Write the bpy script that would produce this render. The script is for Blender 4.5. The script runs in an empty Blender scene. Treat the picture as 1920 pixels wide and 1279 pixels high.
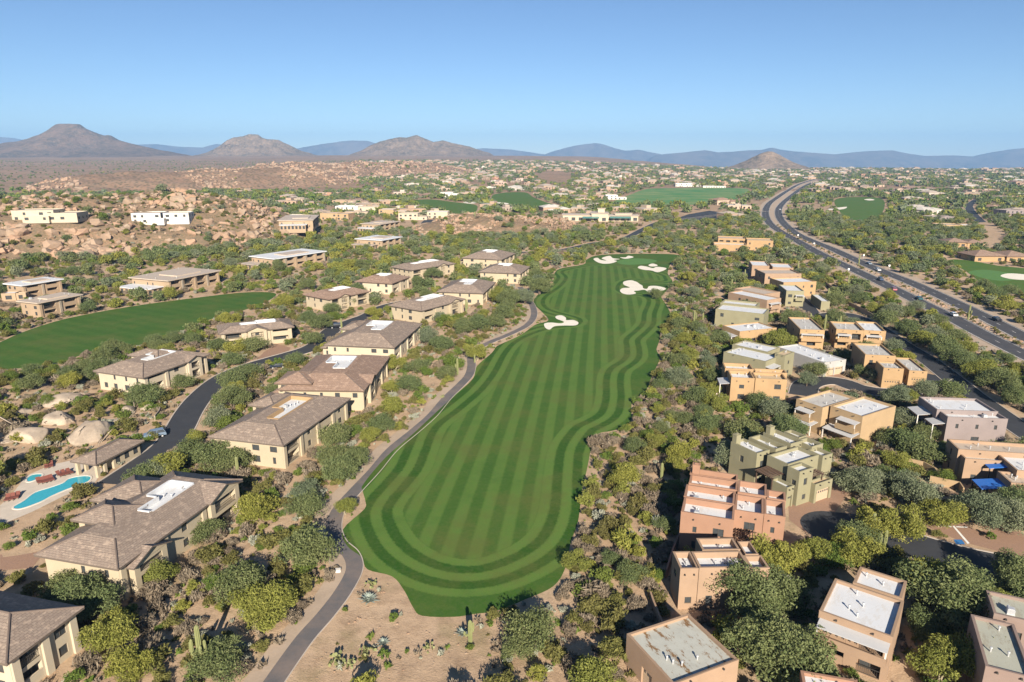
import bpy, math, random
import numpy as np
from mathutils import Vector, Matrix, noise
from mathutils.geometry import delaunay_2d_cdt, tessellate_polygon

# ------------------------------------------------------------------ camera, sky, sun, exposure
SC = bpy.context.scene
COL = SC.collection
FPX, HORIZON, CAM_H = 1280.0, 292.0, 60.0           # focal length and horizon row in photo pixels, drone height in m
PITCH = math.atan((639.5 - HORIZON) / FPX)
cam_d = bpy.data.cameras.new('camera'); cam_d.sensor_width = 36.0; cam_d.lens = 36.0 * FPX / 1920.0
cam_d.clip_start = 0.5; cam_d.clip_end = 90000
cam = bpy.data.objects.new('camera', cam_d); COL.objects.link(cam)
cam.location = (0, 0, CAM_H); cam.rotation_euler = (math.pi / 2 - PITCH, 0, 0)
SC.camera = cam

SUN_EL, SUN_AZ = math.radians(25.0), math.radians(-7.0)     # shadows run away from the drone, a little to the left
world = bpy.data.worlds.new('World'); SC.world = world; world.use_nodes = True
wn = world.node_tree.nodes; wl = world.node_tree.links
sky = wn.new('ShaderNodeTexSky'); sky.sky_type = 'NISHITA'; sky.sun_disc = False
sky.sun_elevation = SUN_EL; sky.sun_rotation = math.radians(180.0) + SUN_AZ
sky.altitude = 1500; sky.air_density = 0.85; sky.dust_density = 0.0; sky.ozone_density = 4.0
wl.new(sky.outputs[0], wn['Background'].inputs[0]); wn['Background'].inputs[1].default_value = 0.05
sun_d = bpy.data.lights.new('sun', 'SUN'); sun_d.energy = 5.0; sun_d.angle = math.radians(0.5); sun_d.color = (1.0, 0.90, 0.76)
sun = bpy.data.objects.new('sun', sun_d); COL.objects.link(sun); sun.location = (40, -120, 120)
# light travels towards +Y and slightly -X
ld = Vector((math.sin(SUN_AZ) * math.cos(SUN_EL), math.cos(SUN_AZ) * math.cos(SUN_EL), -math.sin(SUN_EL)))
sun.rotation_euler = ld.to_track_quat('-Z', 'Y').to_euler()
SC.view_settings.view_transform = 'Standard'; SC.view_settings.look = 'None'
SC.view_settings.exposure = 1.15; SC.view_settings.gamma = 1.0; SC.view_settings.use_curve_mapping = False
SC.cycles.use_denoising = True
SC.cycles.max_bounces = 5; SC.cycles.diffuse_bounces = 2; SC.cycles.glossy_bounces = 2
SC.cycles.transmission_bounces = 3; SC.cycles.volume_bounces = 0; SC.cycles.transparent_max_bounces = 4

random.seed(7); RNG = np.random.default_rng(7)
_cp, _sp = math.cos(PITCH), math.sin(PITCH)
def P(x, y, z=0.0):
    """photo pixel -> point on the horizontal plane at height z"""
    dx = (x - 960.0) / FPX; up = (639.5 - y) / FPX
    dy = _cp + up * _sp; dz = -_sp + up * _cp
    t = (z - CAM_H) / dz
    return Vector((dx * t, dy * t, z))
def proj(X, Y, Z):
    """world -> photo pixel (numpy)"""
    Zr = np.asarray(Z) - CAM_H
    dep = Y * _cp - Zr * _sp; up = Y * _sp + Zr * _cp
    return 960 + FPX * X / dep, 639.5 - FPX * up / dep, dep
def at_dist(x, y, Y):
    """photo pixel -> point at ground distance Y"""
    dx = (x - 960.0) / FPX; up = (639.5 - y) / FPX
    dy = _cp + up * _sp; dz = -_sp + up * _cp
    t = Y / dy
    return Vector((dx * t, Y, CAM_H + dz * t))
def PP(lst, z=0.0): return [P(x, y, z) for x, y in lst]
def ZP(ox, oy, s, lst, z=0.0): return [P(ox + x / s, oy + y / s, z) for x, y in lst]

# ------------------------------------------------------------------ small helpers
def smooth_line(pts, n=6, closed=False):
    """Catmull-Rom through the points (2D/3D Vectors)"""
    out = []; N = len(pts)
    rng = range(N if closed else N - 1)
    for i in rng:
        p1, p2 = pts[i], pts[(i + 1) % N]
        p0 = pts[i - 1] if (closed or i > 0) else p1 - (p2 - p1)
        p3 = pts[(i + 2) % N] if (closed or i + 2 < N) else p2 + (p2 - p1)
        for k in range(n):
            t = k / n
            out.append(0.5 * ((2 * p1) + (p2 - p0) * t + (2 * p0 - 5 * p1 + 4 * p2 - p3) * t * t + (3 * p1 - p0 - 3 * p2 + p3) * t ** 3))
    if not closed: out.append(pts[-1].copy())
    return out
def arr2(pts): return np.array([(p[0], p[1]) for p in pts], dtype=float)
def in_poly(X, Y, poly):
    poly = arr2(poly); inside = np.zeros(np.shape(X), bool)
    x0, y0 = poly.min(0); x1, y1 = poly.max(0)
    m = (X >= x0) & (X <= x1) & (Y >= y0) & (Y <= y1)
    if not m.any(): return inside
    xs, ys = X[m], Y[m]; r = np.zeros(xs.shape, bool); n = len(poly)
    for i in range(n):
        ax, ay = poly[i]; bx, by = poly[(i + 1) % n]
        if ay == by: continue
        c = ((ay > ys) != (by > ys)) & (xs < (bx - ax) * (ys - ay) / (by - ay) + ax)
        r ^= c
    inside[m] = r
    return inside
def dist_line(X, Y, pts, closed=False, cap=1e9):
    pts = arr2(pts); d = np.full(np.shape(X), cap); n = len(pts)
    for i in range(n if closed else n - 1):
        a = pts[i]; b = pts[(i + 1) % n]; v = b - a; L = max(v @ v, 1e-9)
        t = np.clip(((X - a[0]) * v[0] + (Y - a[1]) * v[1]) / L, 0, 1)
        d = np.minimum(d, np.hypot(X - a[0] - t * v[0], Y - a[1] - t * v[1]))
    return d

# ------------------------------------------------------------------ objects
def tag(o, label=None, cat=None, group=None, kind=None):
    if label: o['label'] = label
    if cat: o['category'] = cat
    if group: o['group'] = group
    if kind: o['kind'] = kind
    return o
def link(o, parent=None, loc=None, rz=None):
    COL.objects.link(o)
    if parent is not None: o.parent = parent
    if loc is not None: o.location = loc
    if rz is not None: o.rotation_euler = (0, 0, rz)
    return o
def empty(name, loc=(0, 0, 0), rz=0.0):
    o = bpy.data.objects.new(name, None); o.empty_display_size = 0.5
    return link(o, None, loc, rz)
class MB:
    """collects faces and links them as one mesh object"""
    def __init__(s): s.v = []; s.f = []; s.uv = []; s.mi = []; s.m = 0
    def face(s, pts, uv=None):
        b = len(s.v); s.v.extend([tuple(p) for p in pts]); s.f.append(tuple(range(b, b + len(pts)))); s.uv.append(uv); s.mi.append(s.m)
    def box(s, x0, x1, y0, y1, z0, z1):
        b = len(s.v)
        s.v += [(x0, y0, z0), (x1, y0, z0), (x1, y1, z0), (x0, y1, z0), (x0, y0, z1), (x1, y0, z1), (x1, y1, z1), (x0, y1, z1)]
        for q in ((0, 3, 2, 1), (4, 5, 6, 7), (0, 1, 5, 4), (1, 2, 6, 5), (2, 3, 7, 6), (3, 0, 4, 7)):
            s.f.append(tuple(b + i for i in q)); s.uv.append(None); s.mi.append(s.m)
        return s
    def prism(s, pts, z0, z1):
        n = len(pts); b = len(s.v)
        s.v += [(p[0], p[1], z0) for p in pts] + [(p[0], p[1], z1) for p in pts]
        F = [tuple(b + n + i for i in range(n)), tuple(b + n - 1 - i for i in range(n))]
        F += [(b + i, b + (i + 1) % n, b + n + (i + 1) % n, b + n + i) for i in range(n)]
        for q in F: s.f.append(q); s.uv.append(None); s.mi.append(s.m)
        return s
    def tube(s, pts, radii, n=7, cap=True):
        b0 = len(s.v); pts = [Vector(p) for p in pts]; m = len(pts)
        for i, p in enumerate(pts):
            d = (pts[min(i + 1, m - 1)] - pts[max(i - 1, 0)]); d.normalize()
            a = Vector((1, 0, 0)) if abs(d.x) < 0.8 else Vector((0, 1, 0))
            u = d.cross(a).normalized(); w = d.cross(u)
            for k in range(n):
                t = 2 * math.pi * k / n
                s.v.append(tuple(p + (u * math.cos(t) + w * math.sin(t)) * radii[i]))
        def add(q): s.f.append(q); s.uv.append(None); s.mi.append(s.m)
        for i in range(m - 1):
            for k in range(n):
                a0 = b0 + i * n + k; a1 = b0 + i * n + (k + 1) % n
                add((a0, a0 + n, a1 + n, a1))
        if cap:
            add(tuple(b0 + k for k in range(n))); add(tuple(b0 + (m - 1) * n + n - 1 - k for k in range(n)))
        return s
    def mesh(s, name, mat, smooth=False):
        me = bpy.data.meshes.new(name); me.from_pydata(s.v, [], s.f)
        for x in (mat if isinstance(mat, (list, tuple)) else [mat]): me.materials.append(x)
        if any(s.mi): me.polygons.foreach_set('material_index', s.mi)
        if any(u is not None for u in s.uv):
            L = me.uv_layers.new(name='UVMap'); co = []
            for f, u in zip(s.f, s.uv): co.extend(u if u is not None else [(0, 0)] * len(f))
            L.data.foreach_set('uv', np.array(co, dtype=np.float32).ravel())
        if smooth: me.polygons.foreach_set('use_smooth', [True] * len(me.polygons))
        me.update(); return me
    def build(s, name, mat, parent=None, loc=None, rz=None, smooth=False):
        return link(bpy.data.objects.new(name, s.mesh(name, mat, smooth)), parent, loc, rz)
def mesh_obj(name, me, parent=None, loc=None, rz=None):
    return link(bpy.data.objects.new(name, me), parent, loc, rz)
def np_mesh(name, V, F, mat, attrs=None, smooth=False):
    """V (n,3); F (m,k) -- fast mesh"""
    me = bpy.data.meshes.new(name); V = np.asarray(V, np.float32); F = np.asarray(F, np.int32)
    m, k = F.shape
    me.vertices.add(len(V)); me.vertices.foreach_set('co', V.ravel())
    me.loops.add(m * k); me.loops.foreach_set('vertex_index', F.ravel())
    me.polygons.add(m); me.polygons.foreach_set('loop_start', np.arange(m, dtype=np.int32) * k)
    me.polygons.foreach_set('loop_total', np.full(m, k, np.int32))
    if smooth: me.polygons.foreach_set('use_smooth', np.ones(m, bool))
    me.update(calc_edges=True)
    for nm, dom, val in (attrs or []):
        a = me.attributes.new(nm, 'FLOAT', dom); a.data.foreach_set('value', np.asarray(val, np.float32))
    if mat: me.materials.append(mat)
    return me

# ------------------------------------------------------------------ materials
def s2l(c): return tuple(((x / 12.92) if x <= 0.04045 else ((x + 0.055) / 1.055) ** 2.4) for x in c)
class NT:
    def __init__(s, name):
        s.mat = bpy.data.materials.new(name); s.mat.use_nodes = True
        s.nt = s.mat.node_tree; s.n = s.nt.nodes; s.b = s.n['Principled BSDF']; s.b.inputs['Roughness'].default_value = 0.85
        s.b.inputs['Specular IOR Level'].default_value = 0.25
    def new(s, t, **kw):
        o = s.n.new(t)
        for k, v in kw.items(): setattr(o, k, v)
        return o
    def put(s, sock, v):
        if isinstance(v, bpy.types.NodeSocket): s.nt.links.new(v, sock)
        elif isinstance(v, (tuple, list)) and len(v) == 3 and sock.type == 'RGBA': sock.default_value = (*v, 1)
        else: sock.default_value = v
    def math(s, op, a, b=0.0, c=0.0):
        o = s.new('ShaderNodeMath', operation=op)
        for i, v in enumerate((a, b, c)): s.put(o.inputs[i], v)
        return o.outputs[0]
    def mix(s, f, a, b, mode='MIX'):
        o = s.new('ShaderNodeMix', data_type='RGBA', blend_type=mode)
        s.put(o.inputs[0], f); s.put(o.inputs[6], a); s.put(o.inputs[7], b); return o.outputs[2]
    def coord(s, kind='Object'): return s.new('ShaderNodeTexCoord').outputs[kind]
    def pos(s): return s.new('ShaderNodeNewGeometry').outputs['Position']
    def noise(s, vec, scale, detail=4.0, rough=0.6):
        o = s.new('ShaderNodeTexNoise'); s.put(o.inputs['Vector'], vec); o.inputs['Scale'].default_value = scale
        o.inputs['Detail'].default_value = detail; o.inputs['Roughness'].default_value = rough; return o.outputs['Fac']
    def ramp(s, fac, stops):
        o = s.new('ShaderNodeValToRGB'); s.put(o.inputs[0], fac); e = o.color_ramp.elements
        while len(e) < len(stops): e.new(0.5)
        for i, (p, c) in enumerate(stops):
            e[i].position = p; e[i].color = (*c, 1) if len(c) == 3 else c
        return o.outputs[0]
    def rng(s, v, a, b, c=0.0, d=1.0):
        o = s.new('ShaderNodeMapRange'); s.put(o.inputs[0], v)
        for i, x in enumerate((a, b, c, d)): o.inputs[i + 1].default_value = x
        return o.outputs[0]
    def scale(s, vec, xyz):
        o = s.new('ShaderNodeMapping'); s.put(o.inputs[0], vec); o.inputs['Scale'].default_value = xyz; return o.outputs[0]
    def attr(s, name): return s.new('ShaderNodeAttribute', attribute_name=name).outputs['Fac']
    def bump(s, h, strength=0.4, dist=0.05):
        o = s.new('ShaderNodeBump'); o.inputs['Strength'].default_value = strength; o.inputs['Distance'].default_value = dist
        s.put(o.inputs['Height'], h); s.nt.links.new(o.outputs[0], s.b.inputs['Normal'])
    def col(s, v): s.put(s.b.inputs['Base Color'], v); return s
    def rough(s, v): s.put(s.b.inputs['Roughness'], v); return s
def plain(name, c, rough=0.8, var=0.18, scale=0.6, bump=0.25, metal=0.0, obj_var=0.0, fine=9.0):
    """painted or plastered surface with blotchy wear and fine grain"""
    t = NT(name); p = t.coord()
    n1 = t.noise(p, scale, 5, 0.65); n2 = t.noise(p, fine, 3, 0.6)
    dark = tuple(x * (1 - var) for x in c); lite = tuple(min(1, x * (1 + var * 0.7)) for x in c)
    k = t.mix(t.rng(n1, 0.3, 0.7), dark, lite); k = t.mix(0.25, k, t.mix(t.rng(n2, 0.3, 0.7), dark, lite))
    if obj_var:
        r = t.new('ShaderNodeObjectInfo').outputs['Random']
        k = t.mix(t.math('MULTIPLY', r, obj_var), k, tuple(x * 0.6 for x in c))
    t.col(k).rough(rough); t.b.inputs['Metallic'].default_value = metal
    if bump: t.bump(n2, bump, 0.03)
    return t.mat
# ------------------------------------------------------------------ terrain
def sstep(x, a, b):
    t = np.clip((x - a) / (b - a), 0, 1); return t * t * (3 - 2 * t)
def vnoise(X, Y, s, seed=0):
    """cheap smooth value noise, numpy"""
    x = np.asarray(X, float) / s + seed * 17.3; y = np.asarray(Y, float) / s - seed * 9.1
    xi = np.floor(x).astype(np.int64); yi = np.floor(y).astype(np.int64); fx = x - xi; fy = y - yi
    fx = fx * fx * (3 - 2 * fx); fy = fy * fy * (3 - 2 * fy)
    def h(a, b):
        n = (a * 374761393 + b * 668265263 + seed * 1442695) & 0x7fffffff
        n = ((n ^ (n >> 13)) * 1274126177) & 0x7fffffff
        return ((n ^ (n >> 16)) & 0xffff) / 65535.0
    return (h(xi, yi) * (1 - fx) + h(xi + 1, yi) * fx) * (1 - fy) + (h(xi, yi + 1) * (1 - fx) + h(xi + 1, yi + 1) * fx) * fy
def fbm(X, Y, s, seed=0, o=4):
    r = 0; a = 0.5
    for i in range(o): r = r + a * vnoise(X, Y, s / 2 ** i, seed + i); a *= 0.5
    return r
# rocky hills: (name, crest start, crest end, half widths, heights, noise, label group)
HILLS = [
    dict(a=(-470, 460), b=(-262, 540), wa=158, wb=112, ha=24, hb=33, seed=3),
    dict(a=(-30, 582), b=(14, 592), wa=62, wb=56, ha=12, hb=10, seed=5),
    dict(a=(-760, 1330), b=(-470, 1500), wa=150, wb=150, ha=27, hb=30, seed=8),
    dict(a=(-560, 1850), b=(-300, 2100), wa=220, wb=200, ha=32, hb=30, seed=9),
]
def hill_h(h, X, Y):
    a, b = np.array(h['a'], float), np.array(h['b'], float); v = b - a
    t = np.clip(((X - a[0]) * v[0] + (Y - a[1]) * v[1]) / (v @ v), 0, 1)
    d = np.hypot(X - a[0] - t * v[0], Y - a[1] - t * v[1])
    w = h['wa'] + (h['wb'] - h['wa']) * t; hh = h['ha'] + (h['hb'] - h['ha']) * t
    w = w * (0.85 + 0.35 * fbm(X, Y, 60, h['seed']))
    k = np.clip(1 - (d / w) ** 2, 0, 1) ** 1.25
    return hh * k * (0.72 + 0.55 * fbm(X, Y, 45, h['seed'] + 4))
def far_h(X, Y):
    ang = X / np.maximum(Y, 1.0)
    lf = 1 - sstep(ang, 0.02, 0.36)
    rise = 58 * lf * np.clip((Y - 1300) / 3600, 0, 1)
    d0 = 3250 + 2200 * lf
    return rise + 5 * np.clip((Y - 1200) / 1500, 0, 1) * (fbm(X, Y, 500, 2) - 0.47) * 3 - 290 * sstep(Y, d0, d0 + 3000)
FLAT_POLYS = []; FLAT_LINES = []      # filled below: sheets that need level ground
def mound_h(X, Y):
    X = np.asarray(X, float); Y = np.asarray(Y, float)
    m = np.where((Y > 50) & (Y < 640), 1.0, 0.0)
    d = np.full(X.shape, 30.0)
    for pl in FLAT_POLYS:
        q = arr2(pl); x0, y0 = q.min(0) - 30; x1, y1 = q.max(0) + 30
        k = (X > x0) & (X < x1) & (Y > y0) & (Y < y1)
        if k.any():
            dd = dist_line(X[k], Y[k], pl, True); dd[in_poly(X[k], Y[k], pl)] = 0; d[k] = np.minimum(d[k], dd)
    for pl, w in FLAT_LINES:
        q = arr2(pl); x0, y0 = q.min(0) - 30; x1, y1 = q.max(0) + 30
        k = (X > x0) & (X < x1) & (Y > y0) & (Y < y1)
        if k.any(): d[k] = np.minimum(d[k], np.maximum(dist_line(X[k], Y[k], pl) - w, 0))
    return m * sstep(d, 5, 16) * (fbm(X, Y, 22, 11) - 0.3) * 1.7
def base_h(X, Y): return far_h(X, Y) + mound_h(X, Y)
def hgt(X, Y):
    """height of ground or hill, numpy arrays in and out"""
    X = np.atleast_1d(np.asarray(X, float)); Y = np.atleast_1d(np.asarray(Y, float))
    z = base_h(X, Y)
    for h in HILLS: z = np.maximum(z, hill_h(h, X, Y) + far_h(X, Y) - 0.3)
    return z
def Pt(x, y):
    """photo pixel -> first point of the terrain on that line of sight"""
    dx = (x - 960.0) / FPX; up = (639.5 - y) / FPX
    d = np.array([dx, _cp + up * _sp, -_sp + up * _cp]); T = np.linspace(60, 4000, 6000)
    z = hgt(T * d[0], T * d[1]); k = np.argmax(CAM_H + T * d[2] < z)
    return Vector((T[k] * d[0], T[k] * d[1], float(z[k])))

# ---- outlines traced on the photograph, laid on level ground
GRASS = smooth_line(PP([(792,1155),(852,1157),(886,1152),(933,1145),(985,1124),(1037,1100),(1060,1065),(1070,1018),(1084,977),(1092,917),(1100,883),(1110,836),(1121,814),(1148,808),(1176,799),(1184,785),(1184,760),(1190,748),(1204,743),(1216,724),(1223,703),(1234,682),(1237,668),(1231,656),(1236,640),(1240,618),(1255,603),(1257,588),(1248,570),(1240,556),(1250,545),(1261,528),(1252,513),(1258,494),(1274,479),(1221,476),(1128,478),(1100,487),(1094,496),(1045,506),(1036,534),(1015,547),(1000,566),(1017,586),(1028,601),(1004,609),(977,628),(940,645),(930,651),(922,662),(894,687),(887,710),(854,740),(817,774),(774,814),(724,857),(682,907),(680,920),(685,940),(683,955),(643,993),(651,1024),(678,1045),(689,1068),(735,1081),(758,1108),(775,1140)]), 4, True)
INNER = smooth_line(PP([(757,964),(785,1011),(835,1041),(886,1048),(936,1034),(980,1008),(1003,974),(1013,934),(1019,884),(1030,835),(1060,797),(1084,785),(1107,770),(1116,742),(1117,718),(1121,699),(1130,687),(1148,676),(1158,665),(1159,650),(1159,635),(1176,620),(1191,605),(1195,586),(1204,566),(1198,557),(1172,554),(1149,546),(1147,537),(1157,527),(1184,521),(1233,526),(1236,521),(1229,515),(1191,504),(1128,498),(1075,506),(1064,511),(1072,521),(1060,538),(1032,560),(1040,579),(1098,596),(1092,612),(1034,620),(987,639),(964,662),(945,700),(920,734),(879,771),(840,803),(823,845),(810,880),(785,915),(765,940)]), 4, True)
GREEN2 = smooth_line(PP([(-60,668),(0,642),(40,624),(100,604),(160,590),(232,577),(300,567),(380,557),(450,549),(500,548),(518,552),(505,563),(480,574),(440,587),(385,602),(330,625),(285,640),(250,650),(215,654),(170,660),(120,677),(60,688),(0,694),(-60,700)]), 4, True)
GREEN3 = smooth_line(PP([(1782,487),(1820,489),(1870,498),(1920,503),(1990,512),(1990,552),(1920,552),(1880,545),(1850,540),(1838,530),(1810,508),(1790,498)]), 4, True)
GREEN4 = smooth_line(PP([(1567,374),(1590,370),(1640,370),(1657,376),(1658,390),(1650,405),(1638,415),(1600,413),(1580,404),(1572,392),(1565,382)]), 4, True)
RANGE5 = smooth_line(PP([(1150,378),(1180,366),(1215,354),(1270,351),(1330,352),(1400,354),(1395,366),(1370,376),(1300,384),(1220,385),(1165,384)]), 4, True)
GREEN6 = smooth_line(PP([(924,366),(950,361),(985,361),(1000,370),(1020,378),(1045,386),(1040,392),(985,391),(950,388),(925,380)]), 4, True)
GREEN7 = smooth_line(PP([(775,376),(810,374),(850,379),(890,384),(895,392),(885,400),(850,400),(815,390),(790,385)]), 4, True)
GREEN8 = smooth_line(PP([(1018,333),(1050,330),(1066,336),(1060,345),(1035,345),(1015,341)]), 4, True)
GREEN9 = smooth_line(PP([(455,351),(480,345),(515,346),(525,352),(510,358),(470,359)]), 4, True)
GREEN10 = smooth_line(PP([(140,352),(200,340),(262,338),(300,346),(380,358),(330,363),(240,361),(170,360)]), 4, True)
_z = lambda l: ZP(940, 440, 5.328, l)
BUNKERS = [_z([(430,890),(500,880),(590,888),(625,872),(552,842),(545,816),(600,808),(645,832),(648,855),(720,855),(770,880),(742,908),(620,910),(530,918),(482,950),(440,932)]),
  _z([(1185,560),(1215,535),(1285,530),(1225,503),(1222,472),(1290,457),(1350,473),(1385,497),(1410,512),(1418,536),(1455,543),(1478,516),(1560,515),(1645,540),(1580,570),(1480,576),(1430,553),(1370,560),(1325,566),(1345,588),(1280,600),(1215,590)]),
  _z([(1363,332),(1390,313),(1450,320),(1515,336),(1555,322),(1645,335),(1630,355),(1560,377),(1500,360),(1420,352)]),
  _z([(1470,305),(1510,290),(1560,305),(1540,318),(1490,318)]),
  _z([(920,245),(960,232),(990,252),(1050,260),(1002,236),(1080,213),(1115,236),(1185,245),(1125,254),(1155,266),(1100,287),(1020,292),(960,276)]),
  _z([(1185,228),(1240,228),(1270,212),(1322,225),(1280,238),(1230,242)]),
  PP([(1876,518),(1890,513),(1925,515),(1960,520),(1940,525),(1900,524)]), PP([(1843,533),(1855,531),(1868,536),(1858,539),(1845,538)]),
  PP([(1553,392),(1575,389),(1588,388),(1582,392),(1560,394)]), PP([(1620,374),(1632,373),(1640,375),(1630,376)]),
  PP([(905,382),(930,379),(955,382),(930,385)]),PP([(868,380),(884,377),(895,380),(884,382)])]
BUNKERS = [smooth_line(b, 4, True) for b in BUNKERS]
CART = smooth_line(PP([(500,1300),(520,1269),(570,1199),(611,1152),(644,1108),(664,1068),(658,1040),(635,1018),(626,991),(632,962),(650,938),(672,914),(702,882),(735,843),(776,809),(810,779),(838,746),(864,721),(879,704),(884,687),(884,669),(895,654),(921,641),(955,627),(988,610),(1001,592),(998,573),(985,554),(975,538)]), 6)
LANE = smooth_line(PP([(212,908),(242,888),(274,866),(312,838),(334,810),(354,774),(376,745),(408,716),(440,698),(478,684),(516,673),(548,664),(582,653),(606,638),(626,617),(668,600),(690,592),(720,576),(760,566)]), 6)
ROADW = smooth_line(PP([(2060,732),(1990,698),(1920,665),(1841,626),(1785,596),(1729,569),(1672,540),(1616,513),(1560,487),(1523,468),(1495,452),(1465,435),(1445,421),(1436,406),(1436,393),(1443,381),(1458,370),(1478,357),(1500,345),(1532,335)]), 6)
ROADE = smooth_line(PP([(2060,702),(1990,667),(1920,632),(1841,592),(1785,565),(1710,531),(1647,506),(1597,484),(1560,467),(1518,450),(1488,435),(1467,416),(1460,403),(1461,390),(1472,377),(1488,364),(1504,352),(1519,344),(1542,337)]), 6)
STREET = smooth_line(PP([(1490,552),(1510,572),(1530,590),(1590,590),(1640,612),(1690,645),(1735,672),(1775,702),(1810,730),(1850,760),(1900,795),(1960,835)]), 5)
CULDE1 = smooth_line(PP([(1505,742),(1512,722),(1540,714),(1575,716),(1610,728),(1660,736),(1700,733),(1760,705)]), 5)
CULDE2 = smooth_line(PP([(1560,990),(1600,985),(1660,1005),(1720,1025),(1800,1048),(1880,1066),(1990,1085)]), 5)
FARLANE = smooth_line(PP([(1835,470),(1855,460),(1866,448),(1860,432),(1838,415),(1825,402),(1818,392),(1818,384),(1832,374)]), 5)
CLUBLANE = smooth_line(PP([(812,438),(805,430),(798,424),(800,418),(806,412)]), 5)
ENTRYLANE = smooth_line(PP([(965,476),(990,473),(1020,474),(1060,468),(1120,455),(1165,450),(1210,428),(1240,416),(1290,410),(1340,404),(1390,398),(1436,396)]), 5)
FLAT_POLYS += [GRASS, GREEN2, GREEN3]
FLAT_LINES += [(CART, 3), (LANE, 5), (ROADW, 9), (ROADE, 9), (STREET, 5), (CULDE1, 6), (CULDE2, 7), (ENTRYLANE, 5)]

# ---- building outlines: F near corner, L left corner, R right/back corner of the eaves, as photo pixels
VILLAS = [
  # (F, L, R, eave height, label, phrase, options)
  ((221,1068),(74,1034),(455,899),5.6,'big cream villa with brown tile roof and long white roof well, beside the swimming pool','the villa by the pool',dict(well=(.1,.5,.62,.93),gables=[(.2,7.5,.8,-1.1),(.82,8.5,.6,0)],wing=1,seed=1,upper=[(-.06,.5,.26,.5,7.0),(-.40,.34,.55,.90,5.45)])),
  ((12,1246),(-118,1214),(158,1138),5.6,'cream villa with dark tile roof whose glass-railed balcony faces the tall saguaro','the villa nearest the tall saguaro',dict(well=None,gables=[],wing=0,seed=2,W=17)),
  ((531,836),(393,817),(658,747),5.4,'cream villa whose tile roof has an L-shaped white well edged in orange','the villa with the orange-edged roof well',dict(well=(.3,.62,.42,.78),curb=True,gables=[],wing=1,seed=3,upper=[(-.08,.32,.55,.86,6.5)])),
  ((683,733),(544,710),(731,669),5.4,'cream villa with reddish tile roof and white roof well, next to the cart path bend','the reddish-roofed villa',dict(well=(.34,.66,.5,.85),gables=[(.3,6.5,.5,0)],wing=1,seed=4,tint=1,upper=[(-.06,.38,.04,.36,6.6)])),
  ((740,652),(628,633),(792,607),5.4,'cream villa with grey-brown tile roof and white well, behind the reddish-roofed villa','the grey-brown villa behind the reddish one',dict(well=(.36,.64,.5,.82),gables=[],wing=1,seed=5,upper=[(-.05,.3,.5,.85,6.4)])),
  ((268,709),(180,694),(394,664),5.2,'white-walled villa with brown hipped roof between the curving lane and plain fairway','the villa between lane and plain fairway',dict(well=(.35,.65,.45,.7),gables=[(.75,6,.6,0)],wing=2,seed=6,upper=[(-.05,.6,.5,.8,6.3)])),
  ((409,627),(391,612),(552,613),5.2,'long cream villa with brick driveway and garage at the end of plain fairway','the villa with the brick driveway',dict(well=(.3,.7,.45,.6),gables=[(.5,7,.8,0)],wing=0,seed=7)),
  ((791,583),(742,569),(873,561),5.2,'cream villa with two joined brown hipped roofs above the desert wash slope','the villa above the wash slope',dict(well=(.3,.7,.35,.6),gables=[(.75,7,.5,0)],wing=0,seed=8)),
  ((617,562),(566,553),(696,546),5.2,'pinkish-roofed villa with brick garage opposite the small parking court','the villa opposite the parking court',dict(well=(.3,.7,.4,.65),gables=[(.35,6,.5,0)],wing=2,seed=9,tint=1)),
  ((735,532),(666,527),(770,519),5.2,'cream villa with pinkish hip roof and white well behind the garage villa','the pinkish villa in the back row',dict(well=(.35,.7,.35,.75),gables=[],wing=1,seed=10,tint=1)),
  ((907,550),(831,538),(930,529),5.2,'cream villa with plain brown hip roof beside the tall dark trees at the fairway bend','the villa by the tall dark trees',dict(well=(.35,.65,.35,.75),gables=[],wing=0,seed=11)),
  ((771,507),(740,499),(855,494),5.2,'cream villa with low brown hip roof and bright well at the start of the wash','the villa at the top of the lane',dict(well=(.3,.7,.35,.6),gables=[(.7,6,.4,0)],wing=0,seed=12)),
  ((977,513),(898,509),(994,500),5.2,'cream villa with brown hip roof closest to the putting green','the villa closest to the green',dict(well=(.4,.65,.35,.7),gables=[],wing=0,seed=13)),
  ((941,487),(874,480),(967,475),5.2,'cream villa with grey-brown hip roof last before the rocky mound','the last villa before the rocky mound',dict(well=(.35,.65,.35,.7),gables=[],wing=1,seed=14)),
]
CONDOS = [
  ((315,527),(253,518),(415,507),6.2,'tan flat-roofed condominium with double balconies under the boulder hill','the tan condominium under the boulder hill',dict(low=(-1.0,.30),seed=31)),
  ((514,486),(469,480),(613,471),6.2,'pale-roofed long condominium with terrace wall above the fairway end','the long pale-roofed condominium',dict(low=(-1.0,.25),seed=32)),
  ((70,569),(-40,582),(156,552),6.0,'tan condominium with grey stone piers facing the plain fairway','the tan condominium facing the plain fairway',dict(low=None,seed=33)),
  ((40,536),(-60,542),(120,523),5.6,'condominium with bluish-white roof behind the tan one at the plain fairway','the bluish-roofed condominium',dict(low=None,seed=34)),
  ((589,430),(527,427),(600,419),6.2,'square white-roofed condominium on the right foot of the boulder hill','the condominium at the foot of the boulder hill',dict(low=(-.5,.6),seed=35,terr=True)),
  ((716,451),(681,445),(755,444),6.2,'tan condominium with cream flat roof and rounded low wing, above dense trees','the tan condominium with a rounded low wing',dict(low=(-1.0,.7),seed=36)),
  ((713,421),(683,418),(752,415),6.2,'tan condominium with pale roof behind the one with rounded wing','the condominium in the second row',dict(low=(-1.0,.6),seed=37)),
]
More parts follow.
